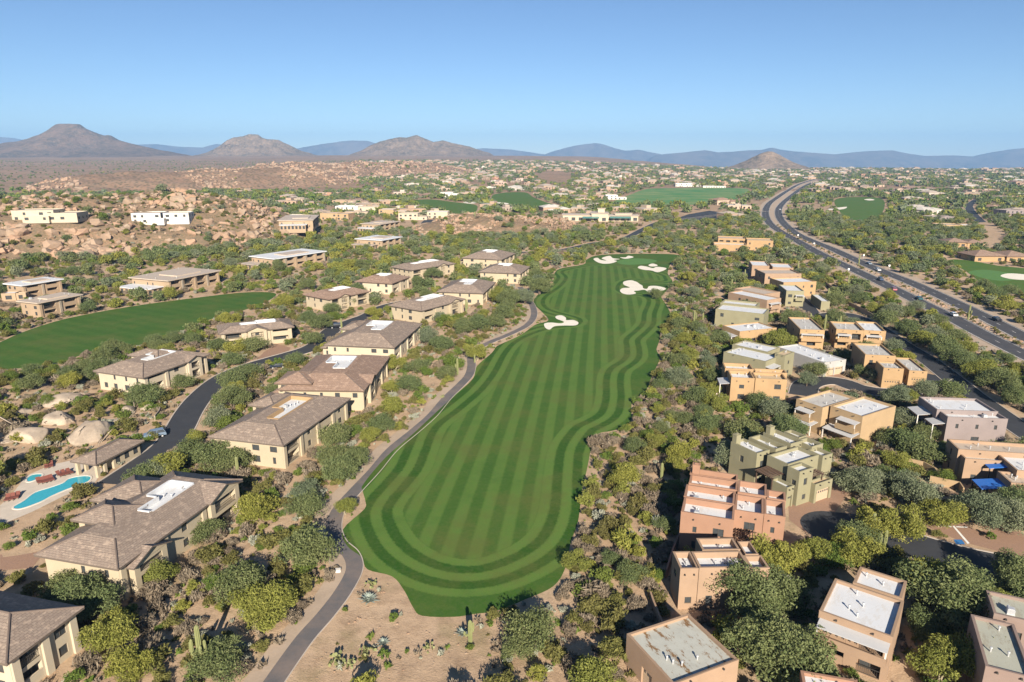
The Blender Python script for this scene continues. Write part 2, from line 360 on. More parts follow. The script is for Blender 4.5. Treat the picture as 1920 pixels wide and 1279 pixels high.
# ---- adobe houses right of the fairway: front edge (left,right) gives the direction, blocks are roof corners
_r1 = lambda l: [(1240 + x / 6.393, 850 + y / 6.393) for x, y in l]
_r11 = lambda l: [(1340 + x / 6.393, 780 + y / 6.393) for x, y in l]
ADOBES = [
 dict(lab='pink terracotta house with eight white roof strips and square chimney', ph='the pink terracotta house', col=0, ax=((1283,932),(1378,947)), z=6.8,
  bl=[(_r1([(350,180),(920,248),(915,315),(345,262)]),6.9,1.0,'w'),(_r1([(345,264),(918,322),(914,450),(335,355)]),6.85,1.0,'w'),(_r1([(290,360),(884,470),(880,615),(285,520)]),6.9,1.0,'w'),(_r1([(275,527),(880,617),(875,820),(240,690)]),6.85,1.0,'w'),
      (_r1([(922,322),(1260,375),(1265,525),(919,465)]),6.8,1.0,'w'),(_r1([(1266,430),(1490,470),(1492,580),(1266,525)]),6.75,1.0,'w'),(_r1([(889,480),(1226,540),(1230,735),(884,680)]),6.75,1.0,'w'),(_r1([(1232,542),(1500,585),(1465,760),(1236,735)]),6.7,1.0,'w')],
  chim=[(0,0.06,0.5)], pergola=[(6,'S',0.1,0.75,3.6,2.2)], seed=41),
 dict(lab='tan house with two rows of white roof trays behind the drooping willow-like tree', ph='the tan house behind the drooping tree', col=1, ax=((1281,1067),(1405,1065)), z=6.3,
  bl=[([(1305,1009),(1376,1008),(1386,1031),(1317,1031)],6.4,.9,'w'),([(1296,1034),(1390,1033),(1405,1064),(1311,1065)],6.5,.9,'w'),([(1258,1034),(1295,1034),(1310,1066),(1279,1067)],6.3,.9,'w'),([(1387,1015),(1408,1015),(1420,1040),(1392,1040)],6.2,.8,'w'),([(1392,1041),(1427,1042),(1445,1067),(1407,1065)],6.1,.8,'w')],
  pergola=[(4,'E',0.1,0.9,3.2,3.5)], seed=42),
 dict(lab='one-storey house with stained pale grey roof at the south end of the row', ph='the stained grey roof', col=1, ax=((1176,1188),(1294,1149)), z=4.4,
  bl=[([(1176,1188),(1294,1149),(1381,1238),(1262,1285)],4.4,.35,'stain')], seed=43, garage=[(0,'W',.35,.6)]),
 dict(lab='house with one big bright white roof, notched corner and long white awning', ph='the big white-roofed house', col=1, ax=((1541,1147),(1676,1196)), z=6.4,
  bl=[([(1561,1083),(1694,1126),(1676,1196),(1541,1147)],6.4,.45,'w'),([(1612,1063),(1699,1088),(1693,1124),(1600,1092)],6.38,.45,'w')],
  awning=[(0,'S',0.02,0.98,5.5,1.7)], seed=44, bigwin=[(0,'S')]),
 dict(lab='mauve-walled house with dull grey-green roof beside the big white-roofed one', ph='the grey-green roof', col=3, ax=((1797,1146),(1875,1164)), z=6.3,
  bl=[([(1797,1146),(1880,1165),(1965,1280),(1874,1255)],6.3,.4,'g'),([(1833,1107),(1930,1120),(1962,1168),(1884,1160)],6.5,.4,'g')], seed=45),
 dict(lab='pinkish house of which only the white roof edge shows below a bush', ph='the low pinkish roof edge', col=0, ax=((1512,1258),(1620,1277)), z=5.5,
  bl=[([(1512,1259),(1620,1277),(1612,1335),(1500,1312)],5.5,.4,'w')], seed=46),
 dict(lab='ochre box house with stepped parapets and blank front wall by the cul-de-sac', ph='the ochre house with the blank wall', col=2, ax=((1368,708),(1474,713)), z=6.5,
  bl=[([(1357,680),(1409,682),(1411,693),(1357,690)],6.7,.9,'w'),([(1368,694),(1411,696),(1411,709),(1368,708)],6.5,.9,'w'),([(1413,689),(1473,695),(1476,701),(1413,696)],6.45,.7,'w'),([(1413,697),(1470,702),(1474,712),(1413,710)],6.3,.6,'o')],
  awning=[(1,'W',0.1,0.9,4.8,2.6)], seed=47),
 dict(lab='sand-coloured twin house, half grey roof and half bright white roof, with awnings', ph='the sand-coloured twin house', col=4, ax=((1490,747),(1546,766)), z=6.5,
  bl=[([(1491,747),(1560,731),(1601,745),(1546,766)],6.4,.5,'g'),([(1555,765),(1617,741),(1679,762),(1624,779)],6.6,.5,'w')],
  awning=[(0,'S',.15,.75,5.0,1.8),(1,'S',.35,.95,5.2,1.8),(1,'S',.05,.98,2.7,2.8),(0,'S',.05,.9,2.75,2.6)], seed=48, bigwin=[(0,'S'),(1,'S')]),
 dict(lab='grey mauve house with white roof and porch posts above the dark narrow lane', ph='the grey mauve house', col=5, ax=((1777,782),(1890,786)), z=6.4,
  bl=[([(1716,738),(1846,753),(1866,772),(1756,768)],6.6,.5,'w'),([(1758,768),(1868,772),(1890,786),(1777,782)],6.2,.6,'w')],
  awning=[(0,'W',.2,.8,5.0,3.0),(1,'W',.1,.9,4.6,2.6)], seed=49),
 dict(lab='low tan house with bright blue awnings beside the garden wall', ph='the tan house with blue awnings', col=1, ax=((1797,844),(1871,849)), z=5.8,
  bl=[([(1777,823),(1940,833),(1960,853),(1797,843)],6.0,.6,'tan'),([(1799,845),(1868,849),(1884,864),(1806,861)],5.0,.5,'g'),([(1873,851),(1950,854),(1985,886),(1906,884)],5.4,.4,'w'),([(1870,884),(1950,888),(1970,915),(1893,902)],4.4,.4,'tan')],
  awning=[(2,'W',.15,.6,4.6,3.0,'blue'),(3,'W',.1,.9,3.2,4.2,'blue')], seed=50),
 dict(lab='sage green house with many stepped white roofs, dark pergolas and two garages', ph='the sage green house', col=6, ax=((1412,853),(1436,846)), z=6.8,
  bl=[(_r11([(232,285),(410,258),(608,420),(460,468)]),6.8,.5,'w'),(_r11([(418,238),(618,216),(832,385),(682,403)]),6.9,.9,'w'),(_r11([(622,182),(780,148),(1038,320),(842,343)]),7.0,.7,'w'),(_r11([(845,177),(955,160),(1088,250),(978,265)]),6.7,.6,'w'),(_r11([(990,272),(1160,257),(1320,362),(1078,368)]),6.6,.8,'w'),
      (_r11([(642,452),(1040,362),(1278,498),(802,568)]),6.7,.6,'w'),(_r11([(1085,392),(1270,378),(1398,455),(1292,488)]),6.2,.6,'w'),(_r11([(868,592),(1080,562),(1208,640),(972,664)]),6.6,.5,'w'),(_r11([(682,748),(800,740),(940,850),(835,868)]),4.0,.5,'w'),(_r11([(1110,760),(1330,740),(1450,748),(1180,832)]),3.7,.4,'o')],
  chim=[(0,.05,.05),(2,.05,.1)], pergola=[(5,'W',.1,.9,4.6,3.2),(7,'E',.1,.9,4.6,3.2)], garage=[(8,'S',.1,.9),(9,'S',.1,.9)], seed=51),
 dict(lab='sage-walled house with two staggered white roofs and a square tower', ph='the staggered white roofs', col=6, ax=((1362,661),(1436,678)), z=5.6,
  bl=[([(1373,644),(1404,637),(1460,653),(1436,661)],5.7,.35,'w'),([(1362,661),(1380,649),(1464,667),(1436,678)],5.5,.3,'w'),([(1463,655),(1479,657),(1478,668),(1466,666)],6.6,.3,'o')],
  awning=[(1,'E',.0,.6,4.0,2.0)], seed=52),
 dict(lab='single-storey house under a wide white roof with slatted garage front', ph='the wide white low roof', col=7, ax=((1547,680),(1580,675)), z=4.2,
  bl=[([(1453,649),(1506,645),(1580,675),(1547,680)],4.2,.3,'w')], garage=[(0,'S',.1,.9)], seed=53),
 dict(lab='orange-tan twin house with grey and white roofs by the road-side hedge', ph='the orange-tan twin house', col=2, ax=((1567,618),(1621,621)), z=6.4,
  bl=[([(1561,606),(1601,601),(1619,619),(1567,618)],6.4,.5,'g'),([(1604,602),(1640,604),(1662,620),(1621,621)],6.2,.5,'w')],
  awning=[(0,'S',.05,.55,5.0,1.6),(1,'S',.1,.8,4.8,1.6)], seed=54, bigwin=[(0,'S'),(1,'S')]),
 dict(lab='orange-tan house with two garage doors under a covered balcony', ph='the house with two garage doors', col=2, ax=((1624,665),(1683,668)), z=6.5,
  bl=[([(1600,645),(1646,643),(1683,667),(1625,666)],6.5,.5,'g'),([(1650,677),(1686,679),(1688,691),(1650,690)],5.6,.4,'g'),([(1690,672),(1707,670),(1735,695),(1693,696)],4.2,.4,'g')],
  awning=[], garage=[(1,'S',.1,.9),(2,'S',.15,.9)], seed=55),
 dict(lab='ochre one-storey house with white roof and small side porch behind the shrubs', ph='the ochre one-storey house', col=2, ax=((1385,622),(1445,616)), z=4.6,
  bl=[([(1355,609),(1435,603),(1445,616),(1385,622)],4.6,.35,'w')], awning=[(0,'W',.2,.9,3.0,2.4)], seed=56),
 dict(lab='orange-tan square house with two stacked balconies and thin grey awning', ph='the house with stacked balconies', col=2, ax=((1484,617),(1538,619)), z=6.4,
  bl=[([(1492,594),(1529,597),(1538,619),(1484,617)],6.4,.5,'g')], awning=[(0,'S',.04,.96,5.1,1.2)], balc=[(0,'S')], seed=57),
 dict(lab='pale olive house with twin roof strips under the round dark bush', ph='the pale olive house', col=6, ax=((1351,569),(1440,578)), z=6.4,
  bl=[([(1357,561),(1420,567),(1424,574),(1352,568)],6.5,.6,'w'),([(1350,570),(1440,578),(1437,588),(1344,581)],6.3,.4,'w')], seed=58),
 dict(lab='tan house with two pinkish-grey roof strips next to the olive house', ph='the pinkish-grey strip roofs', col=1, ax=((1368,548),(1440,563)), z=6.2,
  bl=[([(1378,541),(1406,536),(1456,546),(1440,553)],6.3,.5,'tan'),([(1368,548),(1390,544),(1462,558),(1441,564)],6.1,.4,'w')], awning=[(1,'E',.1,.8,4.8,1.6)], seed=59),
 dict(lab='olive grey tall house with balcony tower and pale low annex', ph='the olive grey tall house', col=6, ax=((1476,545),(1515,546)), z=6.5,
  bl=[([(1458,533),(1487,535),(1515,546),(1476,545)],6.5,.4,'w'),([(1529,551),(1541,553),(1553,565),(1531,565)],3.6,.3,'w')], awning=[(0,'S',.5,.98,4.9,1.6)], seed=60),
 dict(lab='orange-tan long house, nearest of three terraced roofs beside the hedge wall', ph='the nearest terraced house', col=2, ax=((1456,531),(1520,529)), z=6.4,
  bl=[([(1452,520),(1516,520),(1521,528),(1458,530)],6.4,.5,'w')], seed=61),
 dict(lab='pinkish-tan long house, middle of three terraced roofs', ph='the middle terraced house', col=1, ax=((1428,514),(1496,514)), z=6.4,
  bl=[([(1421,504),(1490,505),(1496,513),(1429,513)],6.4,.5,'tan')], seed=62),
 dict(lab='pinkish-tan long house, farthest of three terraced roofs', ph='the farthest terraced house', col=1, ax=((1410,499),(1470,501)), z=6.4,
  bl=[([(1404,489),(1436,490),(1442,498),(1411,498)],6.4,.4,'w'),([(1443,493),(1482,495),(1486,502),(1448,501)],6.3,.4,'w')], seed=63),
 dict(lab='ochre long townhouse with four deep roof terraces beside the wide road', ph='the ochre townhouse by the wide road', col=2, ax=((1344,447),(1440,463)), z=6.4,
  th=-14, bl=[([(1344,442),(1394,444),(1398,448),(1348,446)],6.6,.5,'tan'),([(1396,444),(1448,449),(1452,454),(1400,448)],6.5,.5,'o'),([(1336,453),(1398,456),(1400,460),(1340,457)],4.6,.9,'w')], seed=64, bigwin=[(0,'S')]),
]
def adobe_frame(h):
    A, B = P(*h['ax'][0], h['z']), P(*h['ax'][1], h['z'])
    th = math.radians(h['th']) if 'th' in h else math.atan2(B.y - A.y, B.x - A.x)
    c, s = math.cos(th), math.sin(th); rects = []
    for cs, z, ph, rm in h['bl']:
        q = [P(x, y, z) for x, y in cs]
        lx = sorted(p.x * c + p.y * s for p in q); ly = sorted(-p.x * s + p.y * c for p in q)
        n = len(lx)
        if n == 4: r = [(lx[0] + lx[1]) / 2, (lx[2] + lx[3]) / 2, (ly[0] + ly[1]) / 2, (ly[2] + ly[3]) / 2]
        else: r = [lx[0], lx[-1], ly[0], ly[-1]]
        rects.append(r)
    cx = (min(r[0] for r in rects) + max(r[1] for r in rects)) / 2; cy = (min(r[2] for r in rects) + max(r[3] for r in rects)) / 2
    rects = [[r[0] - cx, r[1] - cx, r[2] - cy, r[3] - cy] for r in rects]
    return Vector((cx * c - cy * s, cx * s + cy * c, 0)), th, rects
def villa_frame(v):
    F, L, R, z = v[:4]
    F, L, R = P(*F, z), P(*L, z), P(*R, z)
    y = (R - F); D = y.length; y.normalize(); x = Vector((y.y, -y.x, 0))
    W = max(-(L - F).dot(x), v[6].get('W', 12.0))
    C = F - x * (W / 2) + y * (D / 2); C.z = 0
    return C, math.atan2(x.y, x.x), W, D
FOOT = []      # footprint polygons of the near houses
for v in VILLAS + CONDOS:
    C, th, W, D = villa_frame(v); c, s = math.cos(th), math.sin(th)
    FOOT.append([Vector((C.x + a * c - b * s, C.y + a * s + b * c, 0)) for a, b in ((-W/2, -D/2), (W/2, -D/2), (W/2, D/2), (-W/2, D/2))])
N_VILLA_FOOT = len(FOOT)
for h in ADOBES:
    C, th, rects = adobe_frame(h); c, s = math.cos(th), math.sin(th)
    for r in rects:
        FOOT.append([Vector((C.x + a * c - b * s, C.y + a * s + b * c, 0)) for a, b in ((r[0], r[2]), (r[1], r[2]), (r[1], r[3]), (r[0], r[3]))])
POOLDECK = PP([(0,985),(0,948),(20,930),(50,892),(95,872),(140,862),(195,880),(178,905),(120,930),(60,960)])
FLAT_POLYS += FOOT + [POOLDECK]

MID = [(90,411,112,2,'cream',0,'cream house with dark arched terrace on the boulder hill crest'),(303,415,98,2,'white',0,'white two-storey house with square windows among hilltop boulders'),(846,369,40,2,'white',0,'bright white boxy house beside the far fairway'),(787,369,56,1,'dark',1,'dark low house with tiled roof beside the far fairway'),(830,409,54,2,'cream',0,'cream house with a row of small windows by the dark lane bend'),
 (775,412,52,2,'cream',0,'cream flat house left of the dark lane bend'),(738,404,50,2,'sand',0,'sand-coloured house in the middle of the pale cluster'),(700,399,56,2,'cream',0,'cream house with long flat roof in the pale cluster'),(655,397,48,2,'white',0,'pale house at the edge of the boulder hill cluster'),(632,412,56,2,'sand',0,'sandy house beside the square white-roofed condominium'),(765,392,44,1,'cream',0,'low cream house uphill in the pale cluster'),(690,386,48,1,'sand',0,'low sandy house uphill in the pale cluster'),(648,380,46,1,'tan',0,'low tan house above the boulder hill shoulder'),(725,380,42,1,'cream',0,'small cream house at the back of the pale cluster'),(605,365,60,1,'tan',0,'long tan house behind the boulder hill crest'),(560,410,50,1,'cream',0,'cream block house just behind the boulder hill foot'),
 (1155,374,38,2,'white',0,'white flat house left of the practice range'),(1105,370,58,1,'pink',0,'pinkish low house above the clubhouse'),(1290,350,46,2,'white',0,'white house with terraces behind the practice range'),(1340,352,40,1,'white',0,'low white house at the end of the practice range'),(1808,463,62,1,'ochre',1,'ochre tiled house below the winding lane'),(1870,489,104,1,'ochre',1,'long ochre tiled house with arched patio facing the small green'),(1790,428,60,1,'sand',0,'sandy flat house with yard wall left of the winding lane'),(1765,412,50,1,'grey',0,'grey flat house among trees left of the winding lane'),(1905,405,60,2,'grey',0,'grey house with dark openings right of the winding lane'),(1850,362,74,1,'cream',1,'cream house with red tiled end above the winding lane'),(1905,372,50,1,'pink',0,'terracotta flat house right of the red tiled one'),(1725,356,46,1,'grey',1,'grey house beyond the small round green'),(1650,330,70,2,'pink',0,'big pink house on the rise beyond the road bend'),(1495,330,30,2,'white',0,'cream cube house where the road vanishes'),(20,565,40,1,'tan',0,'low tan annex beside the plain fairway condominium')]
MIDP = []
for x, y, wpx, st, c, tl, lab in MID:
    q = Pt(x, y); w = wpx / FPX * math.hypot(q.y, 60 - q.z); f = w * .55; MIDP.append((q, w))
    FOOT.append([Vector((q.x + a * f, q.y + 4 + b * min(f, 11), 0)) for a, b in ((-1, -1), (1, -1), (1, 1), (-1, 1))])
_q = P(1128, 416); _w = 135 / FPX * _q.y * 1.04
FOOT.append([Vector((_q.x + s * _w * .55, _q.y + 12 + e, 0)) for s, e in ((-1, -14), (1, -14), (1, 14), (-1, 14))])
# ------------------------------------------------------------------ surface materials
def m_ground():
    t = NT('desert_soil'); p = t.pos()
    n1 = t.noise(p, 0.035, 6, 0.62); n2 = t.noise(p, 0.35, 6, 0.7); n3 = t.noise(p, 4.0, 4, 0.7)
    k = t.mix(t.rng(n1, 0.35, 0.65), (0.43, 0.295, 0.185), (0.50, 0.365, 0.245))
    k = t.mix(t.rng(n2, 0.45, 0.7), k, (0.30, 0.205, 0.13))
    k = t.mix(t.math('MULTIPLY', t.rng(n3, 0.5, 0.75), 0.45), k, (0.20, 0.15, 0.10))
    g = t.noise(p, 0.09, 5, 0.7)                                   # dry grass and litter patches
    k = t.mix(t.math('MULTIPLY', t.rng(g, 0.52, 0.66), 0.55), k, (0.23, 0.19, 0.095))
    sep = t.new('ShaderNodeSeparateXYZ'); t.put(sep.inputs[0], p)
    far = t.rng(sep.outputs[1], 500, 1300)                          # far plain: low scrub too small to tell apart
    v = t.new('ShaderNodeTexVoronoi'); t.put(v.inputs['Vector'], t.scale(p, (1, 1, 0.01))); v.inputs['Scale'].default_value = 0.11
    dots = t.rng(v.outputs['Distance'], 0.25, 0.55, 1.0, 0.0)
    big = t.rng(t.noise(p, 0.006, 4, 0.6), 0.35, 0.6)
    scrub = t.math('MULTIPLY', t.math('MULTIPLY', dots, far), t.math('MULTIPLY_ADD', big, 0.5, 0.5))
    plain_ = t.mix(big, (0.32, 0.205, 0.125), (0.255, 0.165, 0.10))
    k = t.mix(far, k, plain_)
    k = t.mix(t.math('MULTIPLY', scrub, 0.7), k, (0.10, 0.085, 0.05))
    t.col(k).rough(0.95); t.bump(t.math('ADD', n2, t.math('MULTIPLY', n3, 0.6)), 0.6, 0.25)
    return t.mat
def m_rockhill():
    t = NT('rocky_soil'); p = t.pos(); n1 = t.noise(p, 0.06, 6, 0.7); n2 = t.noise(p, 0.5, 6, 0.75)
    k = t.mix(t.rng(n1, 0.35, 0.65), (0.33, 0.20, 0.125), (0.26, 0.18, 0.115))
    k = t.mix(t.rng(n2, 0.4, 0.62), (0.17, 0.135, 0.08), k)
    t.col(k).rough(0.95); t.bump(n2, 0.8, 1.2); return t.mat
def m_scrubhill():
    t = NT('scrubby_hill'); p = t.pos(); n = t.noise(p, 0.03, 6, 0.7); v = t.new('ShaderNodeTexVoronoi'); t.put(v.inputs['Vector'], t.scale(p, (1, 1, 0.2))); v.inputs['Scale'].default_value = 0.16
    k = t.mix(t.rng(n, 0.35, 0.65), (0.27, 0.165, 0.105), (0.215, 0.15, 0.10)); k = t.mix(t.rng(v.outputs['Distance'], 0.2, 0.55, 0.85, 0.0), k, (0.085, 0.075, 0.04))
    t.col(k).rough(0.95); t.bump(t.noise(p, .3, 5), .8, 1.5); return t.mat
def m_boulder():
    t = NT('granite_boulder'); p = t.coord(); n1 = t.noise(p, 0.5, 5, 0.65); n2 = t.noise(p, 3.0, 5, 0.7)
    r = t.new('ShaderNodeObjectInfo').outputs['Random']
    a = t.mix(r, (0.37, 0.23, 0.145), (0.32, 0.25, 0.18))
    k = t.mix(t.rng(n1, 0.3, 0.7), t.mix(0.4, a, (0.25, 0.16, 0.11)), a); k = t.mix(t.math('MULTIPLY', t.rng(n2, 0.45, 0.75), 0.6), k, (0.20, 0.155, 0.12))
    t.col(k).rough(0.9); t.bump(n2, 0.5, 0.2); return t.mat
def m_mountain(name, a, b, c, s):
    t = NT(name); p = t.pos(); n1 = t.noise(p, s, 7, 0.68); n2 = t.noise(p, s * 6, 6, 0.7)
    k = t.mix(t.rng(n1, 0.38, 0.62), a, b); k = t.mix(t.rng(n2, 0.45, 0.7), k, c)
    t.col(k).rough(0.95); t.bump(n2, 1.0, 12); return t.mat
GA, GB = (0.027, 0.082, 0.010), (0.108, 0.190, 0.038)          # mown light and dark turf
def turf(t, light, p):
    n = t.noise(p, 0.07, 6, 0.72); n2 = t.noise(p, 1.3, 5, 0.7); n3 = t.noise(p, 9.0, 3, 0.7)
    k = t.mix(light, GA, GB)
    k = t.mix(t.math('MULTIPLY', t.rng(n, 0.46, 0.64), 0.6), k, (0.11, 0.118, 0.032))
    k = t.mix(t.math('MULTIPLY', t.rng(n, 0.5, 0.3), 0.35), k, (0.022, 0.085, 0.012))
    k = t.mix(t.math('MULTIPLY', t.rng(n2, 0.42, 0.68), 0.3), k, (0.125, 0.145, 0.045))
    k = t.mix(t.math('MULTIPLY', t.rng(n3, 0.4, 0.7), 0.3), k, (0.016, 0.055, 0.008))
    t.col(k).rough(0.9); t.b.inputs['Specular IOR Level'].default_value = 0.1; t.bump(n3, 0.5, 0.05)
def m_fairway():
    t = NT('striped_fairway'); p = t.pos(); d = t.attr('d_in')
    j = t.math('MULTIPLY_ADD', t.noise(p, 1.6, 4, 0.7), 0.9, -0.45); d = t.math('ADD', d, j)
    def tri(x, per):     # soft square wave 0..1
        w = t.math('PINGPONG', x, per); return t.rng(w, per * 0.40, per * 0.60)
    band = tri(t.math('ADD', d, 0.95), 1.9)
    sep = t.new('ShaderNodeSeparateXYZ'); t.put(sep.inputs[0], p); a = math.radians(6.5)
    u = t.math('SUBTRACT', t.math('MULTIPLY', sep.outputs[0], math.cos(a)), t.math('MULTIPLY', sep.outputs[1], math.sin(a)))
    curve = t.math('MULTIPLY', t.math('SINE', t.math('MULTIPLY', sep.outputs[1], 0.012)), 1.5)
    u = t.math('ADD', t.math('ADD', u, curve), t.math('MULTIPLY', j, 0.6))
    inner = t.math('MULTIPLY_ADD', tri(u, 2.15), 0.55, 0.30)
    inside = t.rng(d, -0.15, 0.15, 1.0, 0.0)
    rough = t.rng(d, 9.2, 9.8)
    wide = t.math('MULTIPLY_ADD', t.noise(p, 0.25, 4, 0.6), 0.3, 0.12)
    lv = t.math('MULTIPLY_ADD', band, 0.95, 0.0)
    lv = t.math('ADD', t.math('MULTIPLY', lv, t.math('SUBTRACT', 1.0, rough)), t.math('MULTIPLY', wide, rough))
    lv = t.math('ADD', t.math('MULTIPLY', lv, t.math('SUBTRACT', 1.0, inside)), t.math('MULTIPLY', inner, inside))
    turf(t, lv, p); return t.mat
def m_turf(name, base=0.35, stripe=0.0, a=0.0):
    t = NT(name); p = t.pos(); lv = base
    if stripe:
        sep = t.new('ShaderNodeSeparateXYZ'); t.put(sep.inputs[0], p)
        u = t.math('SUBTRACT', t.math('MULTIPLY', sep.outputs[0], math.cos(a)), t.math('MULTIPLY', sep.outputs[1], math.sin(a)))
        lv = t.math('MULTIPLY_ADD', t.rng(t.math('PINGPONG', u, stripe), stripe * 0.35, stripe * 0.65), 0.12, base - 0.06)
    turf(t, lv, p); return t.mat
def m_asphalt(name, c, worn=(0.16, 0.15, 0.14), k2=0.4):
    t = NT(name); p = t.pos(); n1 = t.noise(p, 0.25, 5, 0.65); n2 = t.noise(p, 6.0, 3, 0.7)
    k = t.mix(t.math('MULTIPLY', t.rng(n1, 0.42, 0.72), k2), c, worn); k = t.mix(t.math('MULTIPLY', t.rng(n2, 0.4, 0.7), 0.3), k, tuple(x * 1.6 for x in c))
    t.col(k).rough(0.8); t.bump(n2, 0.3, 0.02); return t.mat
M = {}
M['ground'] = m_ground(); M['rockhill'] = m_rockhill(); M['boulder'] = m_boulder()
M['scrubhill'] = m_scrubhill(); M['fairway'] = m_fairway(); M['turf'] = m_turf('plain_turf', 0.28, 3.0, math.radians(-62)); M['turf_far'] = m_turf('far_turf', 0.6)
t = NT('range_turf'); p = t.pos(); t.col(t.mix(t.rng(t.noise(p, 0.02, 6, 0.7), .38, .62), (0.05, 0.18, 0.045), (0.19, 0.24, 0.085))); M['range'] = t.mat
M['green'] = plain('putting_green', (0.085, 0.185, 0.045), 0.9, 0.12, 0.3, 0.1)
M['sand'] = plain('bunker_sand', (0.72, 0.66, 0.56), 0.95, 0.10, 0.25, 0.5, fine=2.0)
M['gravel'] = plain('roadside_gravel', (0.40, 0.31, 0.23), 0.95, 0.22, 0.2, 0.6, fine=3.0)
M['asphalt'] = m_asphalt('road_asphalt', (0.055, 0.055, 0.06), (0.13, 0.115, 0.11)); M['lane'] = m_asphalt('lane_asphalt', (0.038, 0.040, 0.046), (0.07, 0.07, 0.07))
M['cart'] = m_asphalt('cart_path_asphalt', (0.115, 0.108, 0.108), (0.24, 0.18, 0.145), 0.7)
M['kerb'] = plain('concrete_kerb', (0.45, 0.39, 0.33), 0.9, 0.15); M['paint'] = plain('road_paint', (0.75, 0.74, 0.70), 0.7, 0.2); M['ypaint'] = plain('yellow_road_paint', (0.65, 0.45, 0.08), 0.7, 0.2)
def m_pavers(name, c):
    t = NT(name); p = t.pos(); b = t.new('ShaderNodeTexBrick'); t.put(b.inputs['Vector'], t.scale(p, (2.2, 2.2, 0))); b.inputs['Scale'].default_value = 1.0
    b.inputs['Color1'].default_value = (*c, 1); b.inputs['Color2'].default_value = (*[x * 0.72 for x in c], 1); b.inputs['Mortar'].default_value = (0.2, 0.14, 0.1, 1); b.inputs['Mortar Size'].default_value = 0.03
    t.col(t.mix(0.35, b.outputs[0], t.mix(t.noise(p, 0.5, 4), tuple(x * .8 for x in c), c))); return t.mat
M['pavers'] = m_pavers('brick_pavers', (0.36, 0.22, 0.15)); M['deck'] = plain('pool_deck', (0.52, 0.45, 0.37), 0.85, 0.15)

# ------------------------------------------------------------------ ground sheet to the horizon
def axis(parts):
    a = []
    for s, e, st in parts: a += list(np.arange(s, e, st))
    return np.array(a + [parts[-1][1]], float)
def grid_mesh(name, X, Y, Z, mat, smooth=True):
    ny, nx = X.shape; V = np.stack([X, Y, Z], -1).reshape(-1, 3)
    i = np.arange(nx - 1)[None, :] + np.arange(ny - 1)[:, None] * nx
    F = np.stack([i, i + 1, i + 1 + nx, i + nx], -1).reshape(-1, 4)
    return np_mesh(name, V, F, mat, smooth=smooth)
xs = axis([(-14400, -6000, 700), (-6000, -1000, 125), (-1000, -300, 20), (-300, 320, 4), (320, 1000, 20), (1000, 6000, 125), (6000, 14400, 700)])
ys = axis([(-2000, -200, 450), (-200, 40, 20), (40, 480, 4), (480, 1200, 15), (1200, 6000, 80), (6000, 15900, 900)])
GX, GY = np.meshgrid(xs, ys)
o = mesh_obj('ground', grid_mesh('ground', GX, GY, base_h(GX.ravel(), GY.ravel()).reshape(GX.shape), M['ground']))
tag(o, kind='structure')
ROCKHILLS = []
for h, nm in zip(HILLS, ('rocky_hill', 'rocky_mound', 'brown_hill', 'brown_hill')):
    a, b = h['a'], h['b']; w = max(h['wa'], h['wb']) * 1.2
    st = 3.0 if h['wa'] < 145 else 6.0
    gx, gy = np.meshgrid(np.arange(min(a[0], b[0]) - w, max(a[0], b[0]) + w, st), np.arange(min(a[1], b[1]) - w, max(a[1], b[1]) + w, st))
    z = hill_h(h, gx, gy); z = np.where(z > 0.02, z + far_h(gx, gy) - 0.3, far_h(gx, gy) - 2.5)
    z = z + np.where(hill_h(h, gx, gy) > 1, (vnoise(gx, gy, 5, 31) - 0.5) * 1.6 + (vnoise(gx, gy, 11, 33) - 0.5) * 2.2, 0)
    o = mesh_obj(nm, grid_mesh(nm, gx, gy, z, M['rockhill'] if nm.startswith('rocky') else M['scrubhill'], False)); tag(o, kind='structure'); ROCKHILLS.append(o)
    h['obj'] = o
